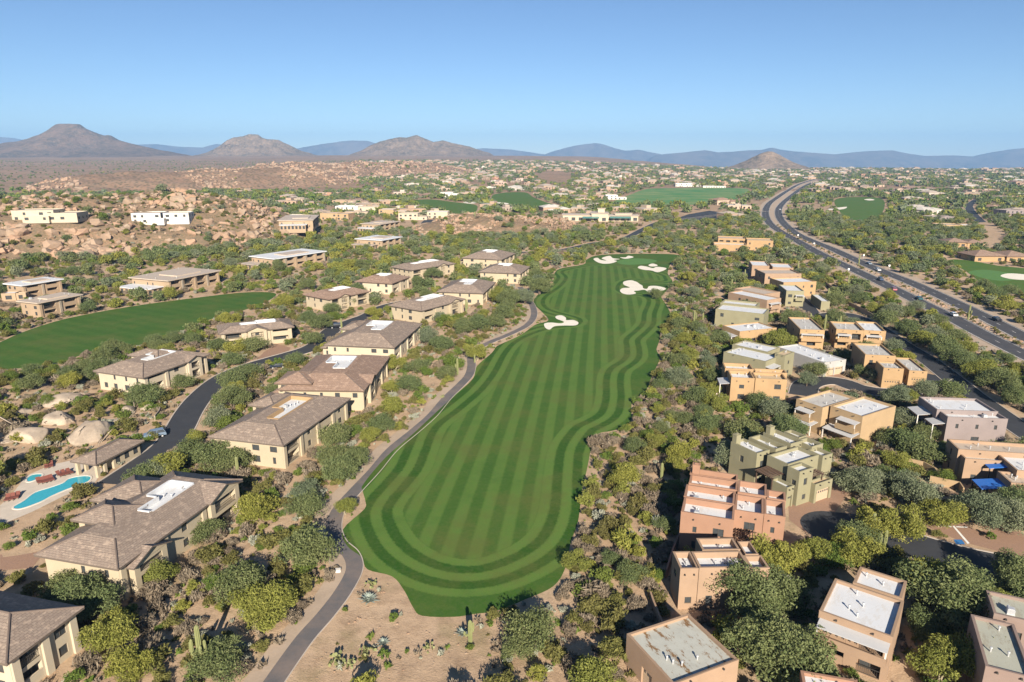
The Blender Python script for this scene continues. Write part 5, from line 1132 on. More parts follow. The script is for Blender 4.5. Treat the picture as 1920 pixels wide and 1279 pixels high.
def scatter_trees(cell, y0, y1, prob, xr):
    X, Y = jitter(-xr, xr, y0, y1, cell, rng); k = visible(X, Y, 0.0); X, Y = X[k], Y[k]
    H = hill_any(X, Y); pr = np.full(X.shape, prob); pr[H > 1.2] *= .12
    pr *= np.clip(0.5 + 1.3 * (fbm(X, Y, 60, 44) - .3), .25, 1.2)
    c = in_poly(X, Y, CORR); pr[c] = .75; pr[in_poly(X, Y, BARE)] = 0.0
    pr[in_poly(X, Y, HILLFOOT)] *= .3; pr[in_poly(X, Y, GRANITE)] *= .06; pr[in_poly(X, Y, PALE)] *= .4; pr[in_poly(X, Y, CLUBF)] *= .15
    # keep the views of the house fronts: thin out just south of the houses
    fr = np.zeros(X.shape, bool)
    for f in FOOT:
        q = arr2(f); cx, cy = q.mean(0); r = np.abs(q - q.mean(0)).max()
        fr |= (np.abs(X - cx) < r) & (Y < cy) & (Y > cy - r - 9)
    pr[fr] *= .45
    k = rng.random(X.shape) < pr; X, Y = X[k], Y[k]
    s = np.clip(rng.normal(.82, .2, X.shape), .45, 1.35); s[in_poly(X, Y, CORR)] *= .72
    k = ~blocked(X, Y, s * 3.0, 1.2); X, Y, s = X[k], Y[k], s[k]
    for x, y, q in zip(X, Y, s):
        if len(hx) and np.min((hx - x) ** 2 + (hy - y) ** 2) < 20: continue
        kd = rng.choice(['mesquite', 'palo_verde', 'ironwood', 'green'], p=[.42, .24, .16, .18]); TR.append((x, y, kd, q))
scatter_trees(6.6, 58, 430, .72, 330); scatter_trees(7.0, 430, 700, .95, 560)
# ---- shrubs
SH = []
def scatter_shrubs(cell, y0, y1, prob, xr):
    X, Y = jitter(-xr, xr, y0, y1, cell, rng); k = visible(X, Y); X, Y = X[k], Y[k]
    pr = np.full(X.shape, prob); H = hill_any(X, Y); pr[H > 1.2] *= .95
    pr *= np.clip(.45 + 1.5 * (fbm(X, Y, 25, 61) - .28), .2, 1.2); pr[in_poly(X, Y, CORR)] = .95; br = in_poly(X, Y, BRUSH); pr[br] = .85; pr[in_poly(X, Y, GRANITE)] *= .75; pr[in_poly(X, Y, BARE)] = .0
    k = rng.random(X.shape) < pr; X, Y = X[k], Y[k]; s = np.clip(rng.normal(.95, .33, X.shape), .35, 1.9)
    k = ~blocked(X, Y, s * 1.1, .5); X, Y, s = X[k], Y[k], s[k]; c = in_poly(X, Y, CORR)
    for x, y, q, cc in zip(X, Y, s, c):
        kd = rng.choice(['creosote', 'dry', 'green', 'silver', 'palo_verde'], p=[.30, .38, .14, .08, .10] if cc or in_poly(np.array([x]), np.array([y]), BRUSH)[0] else [.34, .28, .2, .08, .10]); SH.append((x, y, kd, q))
scatter_shrubs(2.4, 55, 260, .74, 210); scatter_shrubs(3.6, 260, 520, .75, 420); scatter_shrubs(6.5, 520, 700, .6, 560)

# ------------------------------------------------------------------ describing where a plant stands
HP = [(r.location.x, r.location.y, ph) for r, ph in HOUSES]
def where(x, y):
    X, Y = np.array([x]), np.array([y])
    for pl, d, txt, cl in ((GRASS, 9, 'at the edge of the striped fairway', True), (CART, 9, 'beside the cart path', False), (GREEN2, 12, 'along the plain fairway', True), (ROADW, 20, 'along the divided road', False), (ROADE, 20, 'along the divided road', False), (LANE, 9, 'beside the curving lane', False)):
        if dist_line(X, Y, pl, cl)[0] < d: 
            if txt.startswith('at the edge') and dist_line(X, Y, CART)[0] < 6: return 'beside the cart path'
            return txt
    if hill_any(X, Y)[0] > 1.5: return 'among the boulders of the rocky hill' if x < -100 else 'on the rocky mound'
    d, ph = min(((hx_ - x) ** 2 + (hy_ - y) ** 2, ph) for hx_, hy_, ph in HP)
    if d >= 45 ** 2: return 'in the desert beyond the houses'
    o = sorted(((hx_ - x) ** 2 + (hy_ - y) ** 2, ph2) for hx_, hy_, ph2 in HP if ph2 != ph)[0]
    two = f'between {ph} and {o[1]}'
    return two if o[0] < 34 ** 2 and len(two.split()) < 11 else 'near ' + ph
TDESC = {'mesquite': ('mesquite_tree', 'broad dark green mesquite tree'), 'palo_verde': ('palo_verde_tree', 'yellow-green airy palo verde tree'), 'ironwood': ('ironwood_tree', 'grey-green rounded ironwood tree'), 'green': ('round_bush_tree', 'low bright green bushy tree')}
SDESC = {'creosote': ('creosote_bush', 'olive creosote bush'), 'dry': ('dry_bush', 'brown dry twiggy bush'), 'green': ('green_shrub', 'small rounded green shrub'), 'silver': ('silver_shrub', 'pale silvery shrub'), 'palo_verde': ('yellow_shrub', 'yellow-green upright shrub')}
# apparent size decides which ones are individuals
def rank(lst, size):
    d = np.array([math.hypot(t[1], 60) / (t[3] * size.get(t[2], 1.0)) for t in lst]); return np.argsort(d)
tr_order = rank(TR, {'green': .75}); NHAND = len(HAND)
ind = list(range(NHAND)) + [i for i in tr_order if i >= NHAND][:300 - NHAND]; ind_t = set(ind)
sh_order = rank(SH, {}); ind_s = set(int(i) for i in sh_order[:300])
tz = hgt([t[0] for t in TR], [t[1] for t in TR]); sz_ = hgt([t[0] for t in SH], [t[1] for t in SH])
rr = random.Random(5); PLANTS = []
for i in ind:
    x, y, kd, s = TR[i]; nm, ds = TDESC[kd]; w = where(x, y)
    root = empty(nm, (x, y, float(tz[i])), rr.uniform(0, 6.28)); PLANTS.append((root, f'{ds} {w}', s)); big = s >= 1.15 and kd in BIGP; cm, tm = BIGP[kd][rr.randrange(2)] if big else TREEP[kd][rr.randrange(3)]; s = s / 1.35 if big else s
    sx = s * rr.uniform(.9, 1.12); root.scale = (sx, s * rr.uniform(.9, 1.12), s * rr.uniform(.9, 1.1))
    mesh_obj('trunk', tm, root); mesh_obj('crown', cm, root)
    tag(root, f'{ds} {w}', 'tree', f'{ds}s {w}')
for i in sorted(ind_s):
    x, y, kd, s = SH[i]; nm, ds = SDESC[kd]; w = where(x, y)
    o = mesh_obj(nm, SHRUBP[kd][rr.randrange(3)], None, (x, y, float(sz_[i]) - .03), rr.uniform(0, 6.28)); PLANTS.append((o, f'{ds} {w}', s)); o.scale = (s * rr.uniform(.85, 1.2), s * rr.uniform(.85, 1.2), s * rr.uniform(.8, 1.15))
    tag(o, f'{ds} {w}', 'shrub', f'{ds} plants {w}')

def by_size(lst):
    """things that share a label are told apart by size where they differ"""
    g = {}
    for o, lab, s in lst: g.setdefault(lab, []).append((s, o))
    for lab, L in g.items():
        L.sort(key=lambda t: -t[0]); n = len(L)
        if n < 2 or len(lab.split()) > 15: continue
        if n == 2:
            if L[0][0] > L[1][0] * 1.06: L[0][1]['label'] = 'larger ' + lab; L[1][1]['label'] = 'smaller ' + lab
            continue
        if L[0][0] > L[1][0] * 1.04: L[0][1]['label'] = 'largest ' + lab
        if L[-1][0] * 1.04 < L[-2][0]: L[-1][1]['label'] = 'smallest ' + lab
by_size(PLANTS)

# ------------------------------------------------------------------ masses: geometry-node instances on a cloud of points
def gn_group(src):
    ng = bpy.data.node_groups.new('plant_mass', 'GeometryNodeTree'); ng.interface.new_socket('Geometry', in_out='INPUT', socket_type='NodeSocketGeometry'); ng.interface.new_socket('Geometry', in_out='OUTPUT', socket_type='NodeSocketGeometry')
    n = ng.nodes; gi = n.new('NodeGroupInput'); go = n.new('NodeGroupOutput'); ip = n.new('GeometryNodeInstanceOnPoints'); oi = n.new('GeometryNodeObjectInfo'); oi.inputs['Object'].default_value = src; oi.transform_space = 'ORIGINAL'
    ar = n.new('GeometryNodeInputNamedAttribute'); ar.data_type = 'FLOAT_VECTOR'; ar.inputs['Name'].default_value = 'rot'; asn = n.new('GeometryNodeInputNamedAttribute'); asn.data_type = 'FLOAT_VECTOR'; asn.inputs['Name'].default_value = 'scl'
    l = ng.links.new; l(gi.outputs[0], ip.inputs['Points']); l(oi.outputs['Geometry'], ip.inputs['Instance']); l(ar.outputs[0], ip.inputs['Rotation']); l(asn.outputs[0], ip.inputs['Scale']); l(ip.outputs[0], go.inputs[0]); return ng
def mass(name, pts, scl, me, label=None, cat=None, parent=None, tilt=0.0, seed=1):
    """one object of kind stuff: copies of mesh `me` at pts"""
    if len(pts) == 0: return
    r = np.random.default_rng(seed); n = len(pts); src = bpy.data.objects.new(name + '_source', me)
    pm = bpy.data.meshes.new(name); pm.vertices.add(n); pm.vertices.foreach_set('co', np.asarray(pts, np.float32).ravel())
    rot = np.zeros((n, 3), np.float32); rot[:, 2] = r.uniform(0, 6.28, n)
    if tilt: rot[:, :2] = r.normal(0, tilt, (n, 2))
    S = np.asarray(scl, np.float32); S = S if S.ndim == 2 else np.stack([S * r.uniform(.85, 1.2, n), S * r.uniform(.85, 1.2, n), S * r.uniform(.85, 1.15, n)], 1)
    for nm, v in (('rot', rot), ('scl', S.astype(np.float32))):
        a = pm.attributes.new(nm, 'FLOAT_VECTOR', 'POINT'); a.data.foreach_set('vector', np.ascontiguousarray(v).ravel())
    o = mesh_obj(name, pm, parent); md = o.modifiers.new('copies', 'NODES'); md.node_group = gn_group(src)
    tag(o, label, cat, kind='stuff'); return o
def masses(name, lst, zs, protos, label, cat, skip, dz=0.0):
    groups = {}
    for i, (x, y, kd, s) in enumerate(lst):
        if i in skip: continue
        groups.setdefault((kd, i % len(next(iter(protos.values())))), []).append((x, y, float(zs[i]) + dz, s))
    for (kd, v), L in groups.items():
        A = np.array(L); mass(name[kd], A[:, :3], A[:, 3], protos[kd][v], label[kd], cat, seed=v + 3)
masses({'mesquite': 'mesquite_grove', 'palo_verde': 'palo_verde_grove', 'ironwood': 'ironwood_grove', 'green': 'bush_grove'}, TR, tz, LOWP, {'mesquite': 'mass of dark green mesquite trees filling the desert between houses', 'palo_verde': 'mass of yellow-green palo verde trees filling the desert', 'ironwood': 'mass of grey-green ironwood trees filling the desert', 'green': 'mass of low green bushy trees filling the desert'}, 'trees', ind_t)
masses({'creosote': 'creosote_scrub', 'dry': 'dry_scrub', 'green': 'green_scrub', 'silver': 'silver_scrub', 'palo_verde': 'yellow_scrub'}, SH, sz_, SHRUBP, {'creosote': 'mass of olive creosote scrub covering the desert floor', 'dry': 'mass of brown dry twiggy scrub covering the desert floor', 'green': 'mass of small green shrubs covering the desert floor', 'silver': 'mass of pale silvery scrub covering the desert floor', 'palo_verde': 'mass of yellow-green scrub covering the desert floor'}, 'scrub', ind_s, -.03)
# tufts and litter
X, Y = jitter(-200, 200, 55, 290, 1.25, rng); k = visible(X, Y); X, Y = X[k], Y[k]; pr = np.clip(.15 + 1.3 * (fbm(X, Y, 14, 71) - .3), .04, .8); pr[in_poly(X, Y, BARE)] *= .22
k = rng.random(X.shape) < pr; X, Y = X[k], Y[k]; k = ~blocked(X, Y, .3, .2); X, Y = X[k], Y[k]; Z = hgt(X, Y); S = rng.uniform(.4, 1.3, X.shape)
for v in range(5):
    k = np.arange(len(X)) % 5 == v; mass('dry_grass', np.c_[X[k], Y[k], Z[k] - .02], S[k], TUFTP[v], 'scattered dry grass tufts and weeds on bare desert soil', 'grass', seed=v)
# far suburb trees
FX, FY = [], []
for c, y0, y1, pr in ((9, 700, 1100, .85), (13, 1100, 2000, .85), (18, 2000, 3500, .85)):
    X, Y = jitter(-.80 * y1, .80 * y1, y0, y1, c, rng); k = visible(X, Y); X, Y = X[k], Y[k]; ang = X / Y
    p_ = pr * np.clip(.25 + 1.8 * (fbm(X, Y, 160, 81) - .25), .12, 1.1); wild = (ang < -.22 - .05 * np.sin(Y * .004)) & (Y > 1250); p_[wild] *= .30; p_[hill_any(X, Y) > 1.5] *= .15
    k = rng.random(X.shape) < p_; FX.append(X[k]); FY.append(Y[k])
FX, FY = np.concatenate(FX), np.concatenate(FY); k = ~blocked(FX, FY, 2.5); FX, FY = FX[k], FY[k]
FS = np.clip(rng.normal(1.0, .3, FX.shape), .5, 1.9) * np.where((FX / FY < -.22) & (FY > 1250), .6, 1.0)
# ------------------------------------------------------------------ boulders
import bmesh
t = NT('pale_granite'); p = t.coord(); n1 = t.noise(p, 1.2, 6, .7); n2 = t.noise(p, 5, 5, .7); k = t.mix(t.rng(n1, .35, .65), (0.27, 0.215, 0.165), (0.46, 0.375, 0.285)); t.col(t.mix(t.math('MULTIPLY', t.rng(n2, .5, .7), .5), k, (0.16, 0.13, 0.105))).rough(.9); t.bump(n1, .7, .12); M['granite'] = t.mat
def hull_mesh(name, seed, n, flat=.72, sub=0, smooth=False):
    r = np.random.default_rng(seed); q = r.normal(size=(n, 3)); q /= np.linalg.norm(q, axis=1)[:, None]; q *= r.uniform(.8, 1.1, (n, 1)); q *= np.array([1, r.uniform(.7, 1), flat * r.uniform(.8, 1.15)])
    bm = bmesh.new()
    for p in q: bm.verts.new(p)
    res = bmesh.ops.convex_hull(bm, input=bm.verts); bmesh.ops.delete(bm, geom=[g for g in res['geom_interior'] if isinstance(g, bmesh.types.BMVert)], context='VERTS')
    if sub:
        bmesh.ops.bevel(bm, geom=list(bm.edges), offset=.10, segments=2, affect='EDGES', profile=.6); bmesh.ops.triangulate(bm, faces=list(bm.faces)); bmesh.ops.subdivide_edges(bm, edges=list(bm.edges), cuts=1, use_grid_fill=True)
        for v in bm.verts: v.co += v.co.normalized() * (noise.noise(v.co * 2.2 + Vector((seed, 0, 0))) * .10 + noise.noise(v.co * 6 + Vector((0, seed, 0))) * .035)
    me = bpy.data.meshes.new(name); bm.to_mesh(me); bm.free(); me.materials.append(M['granite' if sub else 'boulder'])
    if smooth: me.polygons.foreach_set('use_smooth', [True] * len(me.polygons))
    return me
BOULD = [hull_mesh('boulder', 600 + s, 15 + s) for s in range(8)]
def strew(hill, n_try, smin, smax, seed, nind=300, mul=1.0):
    r = np.random.default_rng(seed); a, b = hill['a'], hill['b']; w = max(hill['wa'], hill['wb'])
    X = r.uniform(min(a[0], b[0]) - w, max(a[0], b[0]) + w, n_try); Y = r.uniform(min(a[1], b[1]) - w, max(a[1], b[1]) + w, n_try)
    hh = hill_h(hill, X, Y); k = (hh > .8) & visible(X, Y, 10.0) & (fbm(X, Y, 18, seed) > .33 + .12 * r.random(n_try)); X, Y = X[k], Y[k]; k = ~blocked(X, Y, 1.5, 2.0); X, Y = X[k], Y[k]
    # smaller stones between big ones; big outcrops cluster
    cl = np.clip((fbm(X, Y, 30, seed + 9) - .35) * 4, .2, 1.6); S = (smin + (smax - smin) * r.random(len(X)) ** 3.2) * (0.5 + .6 * cl) * mul
    Z = hgt(X, Y); px, py, dep = proj(X, Y, Z); o = np.argsort(-S / dep); rad = random.Random(seed)
    for i in o[:nind]:
        ob = mesh_obj('boulder', BOULD[rad.randrange(8)], hill['obj'], (X[i], Y[i], Z[i] + S[i] * .15)); ob.scale = (S[i] * rad.uniform(.8, 1.25), S[i] * rad.uniform(.8, 1.2), S[i] * rad.uniform(.75, 1.2)); ob.rotation_euler = (rad.uniform(-.5, .5), rad.uniform(-.5, .5), rad.uniform(0, 6.28))
    rest = o[nind:]
    for v in range(4):
        q = rest[v::4]; mass('boulder_field', np.c_[X[q], Y[q], Z[q] + S[q] * .1], S[q], BOULD[v * 2], parent=hill['obj'], tilt=.35, seed=v)
strew(HILLS[0], 26000, .45, 4.4, 71); strew(HILLS[1], 8000, .4, 2.4, 72); strew(HILLS[2], 9000, 1.0, 6.0, 73, 120); strew(HILLS[3], 9000, 1.5, 7.0, 74, 60)
GRAN = [hull_mesh('granite', 650 + s, 22 + 3 * s, .6, 1, True) for s in range(4)]
for i, (x, y, wpx, lab) in enumerate(((43, 832, 76, 'huge rounded granite boulder with a dark crack, above the pool garden'), (157, 830, 84, 'long low granite boulder behind the pool house'), (98, 795, 66, 'broad weathered granite slab above the rounded boulder'), (112, 762, 70, 'grey layered granite outcrop below the brown shrubs'), (236, 776, 34, 'pale granite boulder beside the lane retaining wall'), (275, 770, 26, 'small grey granite boulder left of the lane bend'), (38, 780, 40, 'half-hidden granite boulder next to the weathered slab'), (8, 835, 30, 'pale granite boulder touching the huge cracked one'), (215, 800, 30, 'small granite boulder at the head of the pool house path'))):
    p = P(x, y); w = wpx / FPX * math.hypot(p.y, 60); o = mesh_obj('granite_boulder', GRAN[i % 4], None, (p.x, p.y + w * .2, w * .02), i * 1.3); o.scale = (w * .6, w * .5, w * .56); tag(o, lab, 'boulder', None)
# landscaping rocks in the median and along the path
r_ = np.random.default_rng(91); pts = []
for i in range(0, len(ROADW) - 1):
    a = ROADW[i]
    if a.y > 620: break
    j = min(range(len(ROADE)), key=lambda k: (ROADE[k] - a).length); b = ROADE[j]
    for _ in range(9):
        f = r_.uniform(.40, .60); q = a.lerp(b, f) + Vector((r_.normal(0, .4), r_.uniform(-5, 5), 0)); pts.append((q.x, q.y, .05))
pts = np.array(pts); mass('median_rocks', pts, r_.uniform(.25, .8, len(pts)), BOULD[3], 'low tan landscaping rocks strewn along the road median', 'rocks')
sel = [(float(p[0]), float(p[1]), .1) for p in pts[::4]]
mass('median_shrubs', np.array(sel) + r_.normal(0, .6, (len(sel), 3)) * [1, 1, 0], r_.uniform(.3, .7, len(sel)), SHRUBP['creosote'][1], 'small shrubs planted among the road median rocks', 'shrubs')

# ------------------------------------------------------------------ cacti and agaves
def m_cactus():
    t = NT('saguaro_skin'); p = t.coord(); n = t.noise(p, 1.2, 4); t.col(t.mix(n, (0.13, 0.15, 0.055), (0.24, 0.24, 0.11))).rough(.7); return t.mat
M['cactus'] = m_cactus()
def ribbed(mb, pts, rad, ribs=10):
    pts = [Vector(p) for p in pts]; b0 = len(mb.v); n = ribs * 2; m = len(pts)
    for i, p in enumerate(pts):
        d = (pts[min(i + 1, m - 1)] - pts[max(i - 1, 0)]).normalized(); a = Vector((1, 0, 0)) if abs(d.x) < .8 else Vector((0, 1, 0)); u = d.cross(a).normalized(); w = d.cross(u)
        for k in range(n):
            q = rad[i] * (1.0 if k % 2 else .80); tt = 2 * math.pi * k / n; mb.v.append(tuple(p + (u * math.cos(tt) + w * math.sin(tt)) * q))
    for i in range(m - 1):
        for k in range(n):
            a0 = b0 + i * n + k; a1 = b0 + i * n + (k + 1) % n; mb.f.append((a0, a0 + n, a1 + n, a1)); mb.uv.append(None); mb.mi.append(0)
    mb.f.append(tuple(b0 + (m - 1) * n + n - 1 - k for k in range(n))); mb.uv.append(None); mb.mi.append(0)
def saguaro(x, y, h, arms, lab, seed, z=None, group=None):
    rr_ = random.Random(seed); z = float(hgt(x, y)[0]) if z is None else z; r0 = .2 + .022 * h; mb = MB(); H = h - r0
    ribbed(mb, [(0, 0, -.3), (0, 0, H * .3), (0, 0, H * .7), (0, 0, H), (0, 0, H + r0 * .6), (0, 0, H + r0 * .95)], [r0 * .85, r0, r0 * 1.02, r0 * .85, r0 * .55, r0 * .08])
    root = empty('saguaro_cactus', (x, y, z), rr_.uniform(0, 6.28)); mb.build('trunk', M['cactus'], root, smooth=False)
    for k in range(arms):
        a = rr_.uniform(0, 6.28) if arms > 2 else k * 2.6 + .5; za = h * rr_.uniform(.34, .5); out = r0 + rr_.uniform(.35, .6); top = h * rr_.uniform(.62, .88); c, s = math.cos(a), math.sin(a); ra = r0 * .62; mb = MB()
        ribbed(mb, [(c * r0 * .5, s * r0 * .5, za), (c * out * .75, s * out * .75, za + .08), (c * out, s * out, za + .4), (c * out, s * out, (za + top) / 2), (c * out, s * out, top - .2), (c * out, s * out, top)], [ra * .8, ra, ra, ra, ra * .85, ra * .1], 8); mb.build('arm', M['cactus'], root)
    tag(root, lab, 'cactus', group); return root
for i, (x, y, h, ar, lab) in enumerate(((379, 1254, 6.2, 4, 'tall many-armed saguaro cactus standing alone below the dry bushes'), (882, 1208, 3.6, 2, 'saguaro cactus with two short arms casting a long shadow onto the fairway'), (858, 703, 5.0, 1, 'slender saguaro cactus beside the round bush at the cart path bend'), (447, 897, 4.6, 0, 'armless saguaro column beyond the corner of the pool villa'), (1240, 900, 3.6, 0, 'thin armless saguaro in the shade behind the lone palo verde'), (1633, 1014, 5.0, 2, 'armed saguaro in the cul-de-sac island'), (1648, 1032, 3.0, 0, 'short armless saguaro in the cul-de-sac island'), (1657, 1033, 3.7, 0, 'taller armless saguaro in the cul-de-sac island'), (890, 680, 2.6, 0, 'stubby saguaro under the tree where the path forks'), (1392, 636, 3.4, 1, 'saguaro in front of the ochre one-storey house porch'), (1815, 600, 6.0, 1, 'saguaro in the road median near the dark car'), (1610, 497, 6.0, 2, 'saguaro in the road median near the pale cars'))):
    p = P(x, y); saguaro(p.x, p.y, h, ar, lab, 800 + i)
rs = random.Random(77); k_ = 0
while k_ < 40:
    x, y = rs.uniform(1285, 1600), rs.uniform(400, 640)
    if k_ > 26: x, y = rs.uniform(600, 900), rs.uniform(420, 640)
    p = P(x, y)
    if blocked(np.array([p.x]), np.array([p.y]), .6)[0]: continue
    w = where(p.x, p.y); saguaro(p.x, p.y, rs.uniform(3, 6.5), rs.choice((0, 0, 1, 2, 3)), f'thin saguaro cactus {w}', 900 + k_, group=f'saguaros {w}'); k_ += 1
def m_agave(): 
    t = NT('agave_blade'); p = t.coord(); t.col(t.mix(t.noise(p, 3, 3), (0.22, 0.26, 0.22), (0.36, 0.40, 0.33))).rough(.6); return t.mat
M['agave'] = m_agave()
def agave_mesh(seed, n=38):
    r = random.Random(seed); mb = MB()
    for i in range(n):
        a = i * 2.399; el = .15 + 1.15 * (i / n); L = (1.0 - .35 * i / n) * r.uniform(.85, 1.1); c, s = math.cos(a), math.sin(a); w = .09
        b = Vector((c * .06, s * .06, .05)); m = Vector((c * L * .55 * math.cos(el), s * L * .55 * math.cos(el), .08 + L * .55 * math.sin(el))); e = Vector((c * L * math.cos(el * .85), s * L * math.cos(el * .85), .1 + L * math.sin(el * .85))); sd = Vector((-s, c, 0))
        up = Vector((0, 0, .05)); mb.face([b - sd * w * .7, b + sd * w * .7, m + sd * w + up, m - sd * w + up]); mb.face([m - sd * w + up, m + sd * w + up, e])
    return mb.mesh('agave', M['agave'])
AG = [agave_mesh(1), agave_mesh(2)]
def pear_mesh(seed):
    r = random.Random(seed); mb = MB()
    for i in range(30):
        a = r.uniform(0, 6.28); d = r.uniform(0, .8) ; z = r.uniform(.1, .75) * (1.1 - d * .6); cx, cy = math.cos(a) * d, math.sin(a) * d; yaw = r.uniform(0, 6.28); tl = r.uniform(-.5, .5); R = r.uniform(.13, .22); u = Vector((math.cos(yaw), math.sin(yaw), 0)); v = Vector((-math.sin(yaw) * math.sin(tl), math.cos(yaw) * math.sin(tl), math.cos(tl))); nn = u.cross(v) * .025; c = Vector((cx, cy, z)); ring = [c + (u * math.cos(q) * .8 + v * math.sin(q)) * R for q in np.linspace(0, 2 * math.pi, 9)[:-1]]
        mb.face([p_ + nn for p_ in ring]); mb.face([p_ - nn for p_ in ring][::-1])
    return mb.mesh('prickly_pear', M['cactus'])
PEAR = [pear_mesh(1), pear_mesh(2)]
for x, y, kd, s, lab in ((691, 1128, 'agave', 1.7, 'large silver-blue agave beside the cart path curve'), (718, 1208, 'agave', 1.1, 'medium silver agave next to a clipped green ball shrub'), (867, 1190, 'agave', 1.2, 'pale agave at the foot of the two-armed saguaro'), (1713, 1150, 'agave', 1.2, 'silver agave beside the big white-roofed house'), (688, 1224, 'pear', 1.4, 'spreading prickly pear between two clipped shrubs'), (631, 1240, 'pear', 1.5, 'large prickly pear beside the straight cart path'), (655, 1248, 'pear', 1.1, 'low prickly pear right of the large one'), (803, 1217, 'pear', 1.0, 'small flat prickly pear alone on bare soil'), (695, 1098, 'pear', 1.1, 'grey prickly pear above the large agave'), (830, 745, 'pear', .9, 'prickly pear at the cart path verge'), (585, 1030, 'pear', 1.6, 'bright prickly pear left of the cart path loop')):
    p = P(x, y); o = mesh_obj('agave' if kd == 'agave' else 'prickly_pear', (AG if kd == 'agave' else PEAR)[int(x) % 2], None, (p.x, p.y, 0), x); o.scale = (s, s, s * .9); tag(o, lab, 'cactus' if kd != 'agave' else 'agave')
BALL, _ = make_crown('green', 990, .8, 1.0, .05, 20, 1500, .10, 1.4, 0, 0, .3)
for x, y, s, lab in ((738, 1164, 1.0, 'clipped dark green ball shrub on the mound by the fairway tip'), (721, 1232, 1.0, 'clipped green ball shrub right of the medium agave'), (881, 1219, .75, 'small clipped shrub below the two-armed saguaro'), (763, 1224, .45, 'tiny dark shrub alone on the bare soil'), (647, 1146, .6, 'small dark shrub at the cart path edge'), (150, 1040, .9, 'low bright shrub in the villa driveway island'), (1858, 1010, 1.1, 'clipped round shrub on the brick driveway'), (1600, 945, 1.0, 'clipped shrub in the driveway island')):
    p = P(x, y); o = mesh_obj('ball_shrub', BALL, None, (p.x, p.y, 0), x); o.scale = (s, s, s); tag(o, lab, 'shrub')
rq = random.Random(31)
bx = []
for _ in range(300):
    p = P(rq.uniform(560, 905), rq.uniform(1085, 1275)); 
    if in_poly(np.array([p.x]), np.array([p.y]), BARE)[0] and not blocked(np.array([p.x]), np.array([p.y]), .3)[0]: bx.append((p.x, p.y, 0.0))
mass('path_stones', np.array(bx[:110]), np.array([rq.uniform(.06, .22) for _ in bx[:110]]), BOULD[1], 'small stones scattered over the bare soil beside the cart path', 'stones')
box_p = P(634, 1072); ub = MB().box(-.35, .35, -.25, .25, 0, .4).box(-.4, .4, -.3, .3, .4, .46).box(-.38, .38, -.28, .28, -.1, .02); o = ub.build('utility_box', M['whitewood'], None, (box_p.x, box_p.y, 0), .2); tag(o, 'small white utility box beside the cart path loop', 'utility box')

# ------------------------------------------------------------------ pool garden
t = NT('pool_water'); p = t.pos(); t.col(t.mix(t.noise(p, 1.5, 3), (0.03, 0.30, 0.38), (0.06, 0.40, 0.47))).rough(.08); t.b.inputs['Specular IOR Level'].default_value = .5; t.bump(t.noise(p, 5, 2), .15, .02); M['water'] = t.mat
M['coping'] = plain('pool_coping', (.62, .56, .48), .8, .1)
def pool(name, px, lab, zz=0.0):
    pts = smooth_line(ZP(0, 800, 6.393, px), 4, True) if not zz else smooth_line(PP(px), 4, True); c = sum(pts, Vector()) / len(pts); root = empty(name, (c.x, c.y, 0)); tag(root, lab, 'pool')
    loc = [q - c for q in pts]; n = len(loc); out = []
    for i in range(n): d = (loc[(i + 1) % n] - loc[i - 1]).normalized(); out.append(loc[i] + Vector((d.y, -d.x, 0)) * .32)
    if (loc[0] - out[0]).dot(loc[0]) > 0: out = [a * 2 - b for a, b in zip(loc, out)]
    mb = MB()
    for i in range(n):
        j = (i + 1) % n; a, b, c2, d2 = out[i], out[j], loc[j], loc[i]
        mb.face([(a.x, a.y, .10), (b.x, b.y, .10), (c2.x, c2.y, .10), (d2.x, d2.y, .10)]); mb.face([(a.x, a.y, 0), (b.x, b.y, 0), (b.x, b.y, .1), (a.x, a.y, .1)]); mb.face([(d2.x, d2.y, .1), (c2.x, c2.y, .1), (c2.x, c2.y, .02), (d2.x, d2.y, .02)])
    mb.build('coping', M['coping'], root); s = sheet('water', [Vector((q.x, q.y, 0)) for q in loc], .045, M['water'], None, root); return root
pool('swimming_pool', [(165,968),(300,885),(430,790),(600,735),(760,678),(830,628),(950,600),(1060,596),(1085,622),(1050,662),(940,702),(780,762),(620,832),(480,905),(250,985)], 'long curving turquoise swimming pool beside the big villa')
pool('spa', [(330,622),(400,578),(490,572),(500,590),(470,615),(400,650),(335,662)], 'small round turquoise spa beside the swimming pool')
pool('swimming_pool', [(1655,880),(1690,878),(1705,893),(1690,903),(1660,898)], 'small dark shaded pool behind the curved garden wall', 1)
M['lounger'] = plain('terracotta_cushion', (0.17, 0.06, 0.045), .8, .15)
lm = {n_: m_ for n_, m_ in (('seat', MB().box(-.35, .35, -.9, .35, .28, .40).mesh('seat', M['lounger'])), ('leg', MB().box(-.04, .04, -.04, .04, 0, .28).mesh('leg', M['rail'])))}
bk = MB(); bk.face([(-.35, .35, .34), (.35, .35, .34), (.35, .95, .85), (-.35, .95, .85)]); bk.face([(-.35, .98, .77), (.35, .98, .77), (.35, .38, .26), (-.35, .38, .26)]); bk.face([(-.35, .95, .85), (.35, .95, .85), (.35, .98, .77), (-.35, .98, .77)]); bk.face([(-.35, .35, .34), (-.35, .95, .85), (-.35, .98, .77), (-.35, .38, .26)]); bk.face([(.35, .38, .26), (.35, .98, .77), (.35, .95, .85), (.35, .35, .34)]); lm['backrest'] = bk.mesh('backrest', M['lounger'])
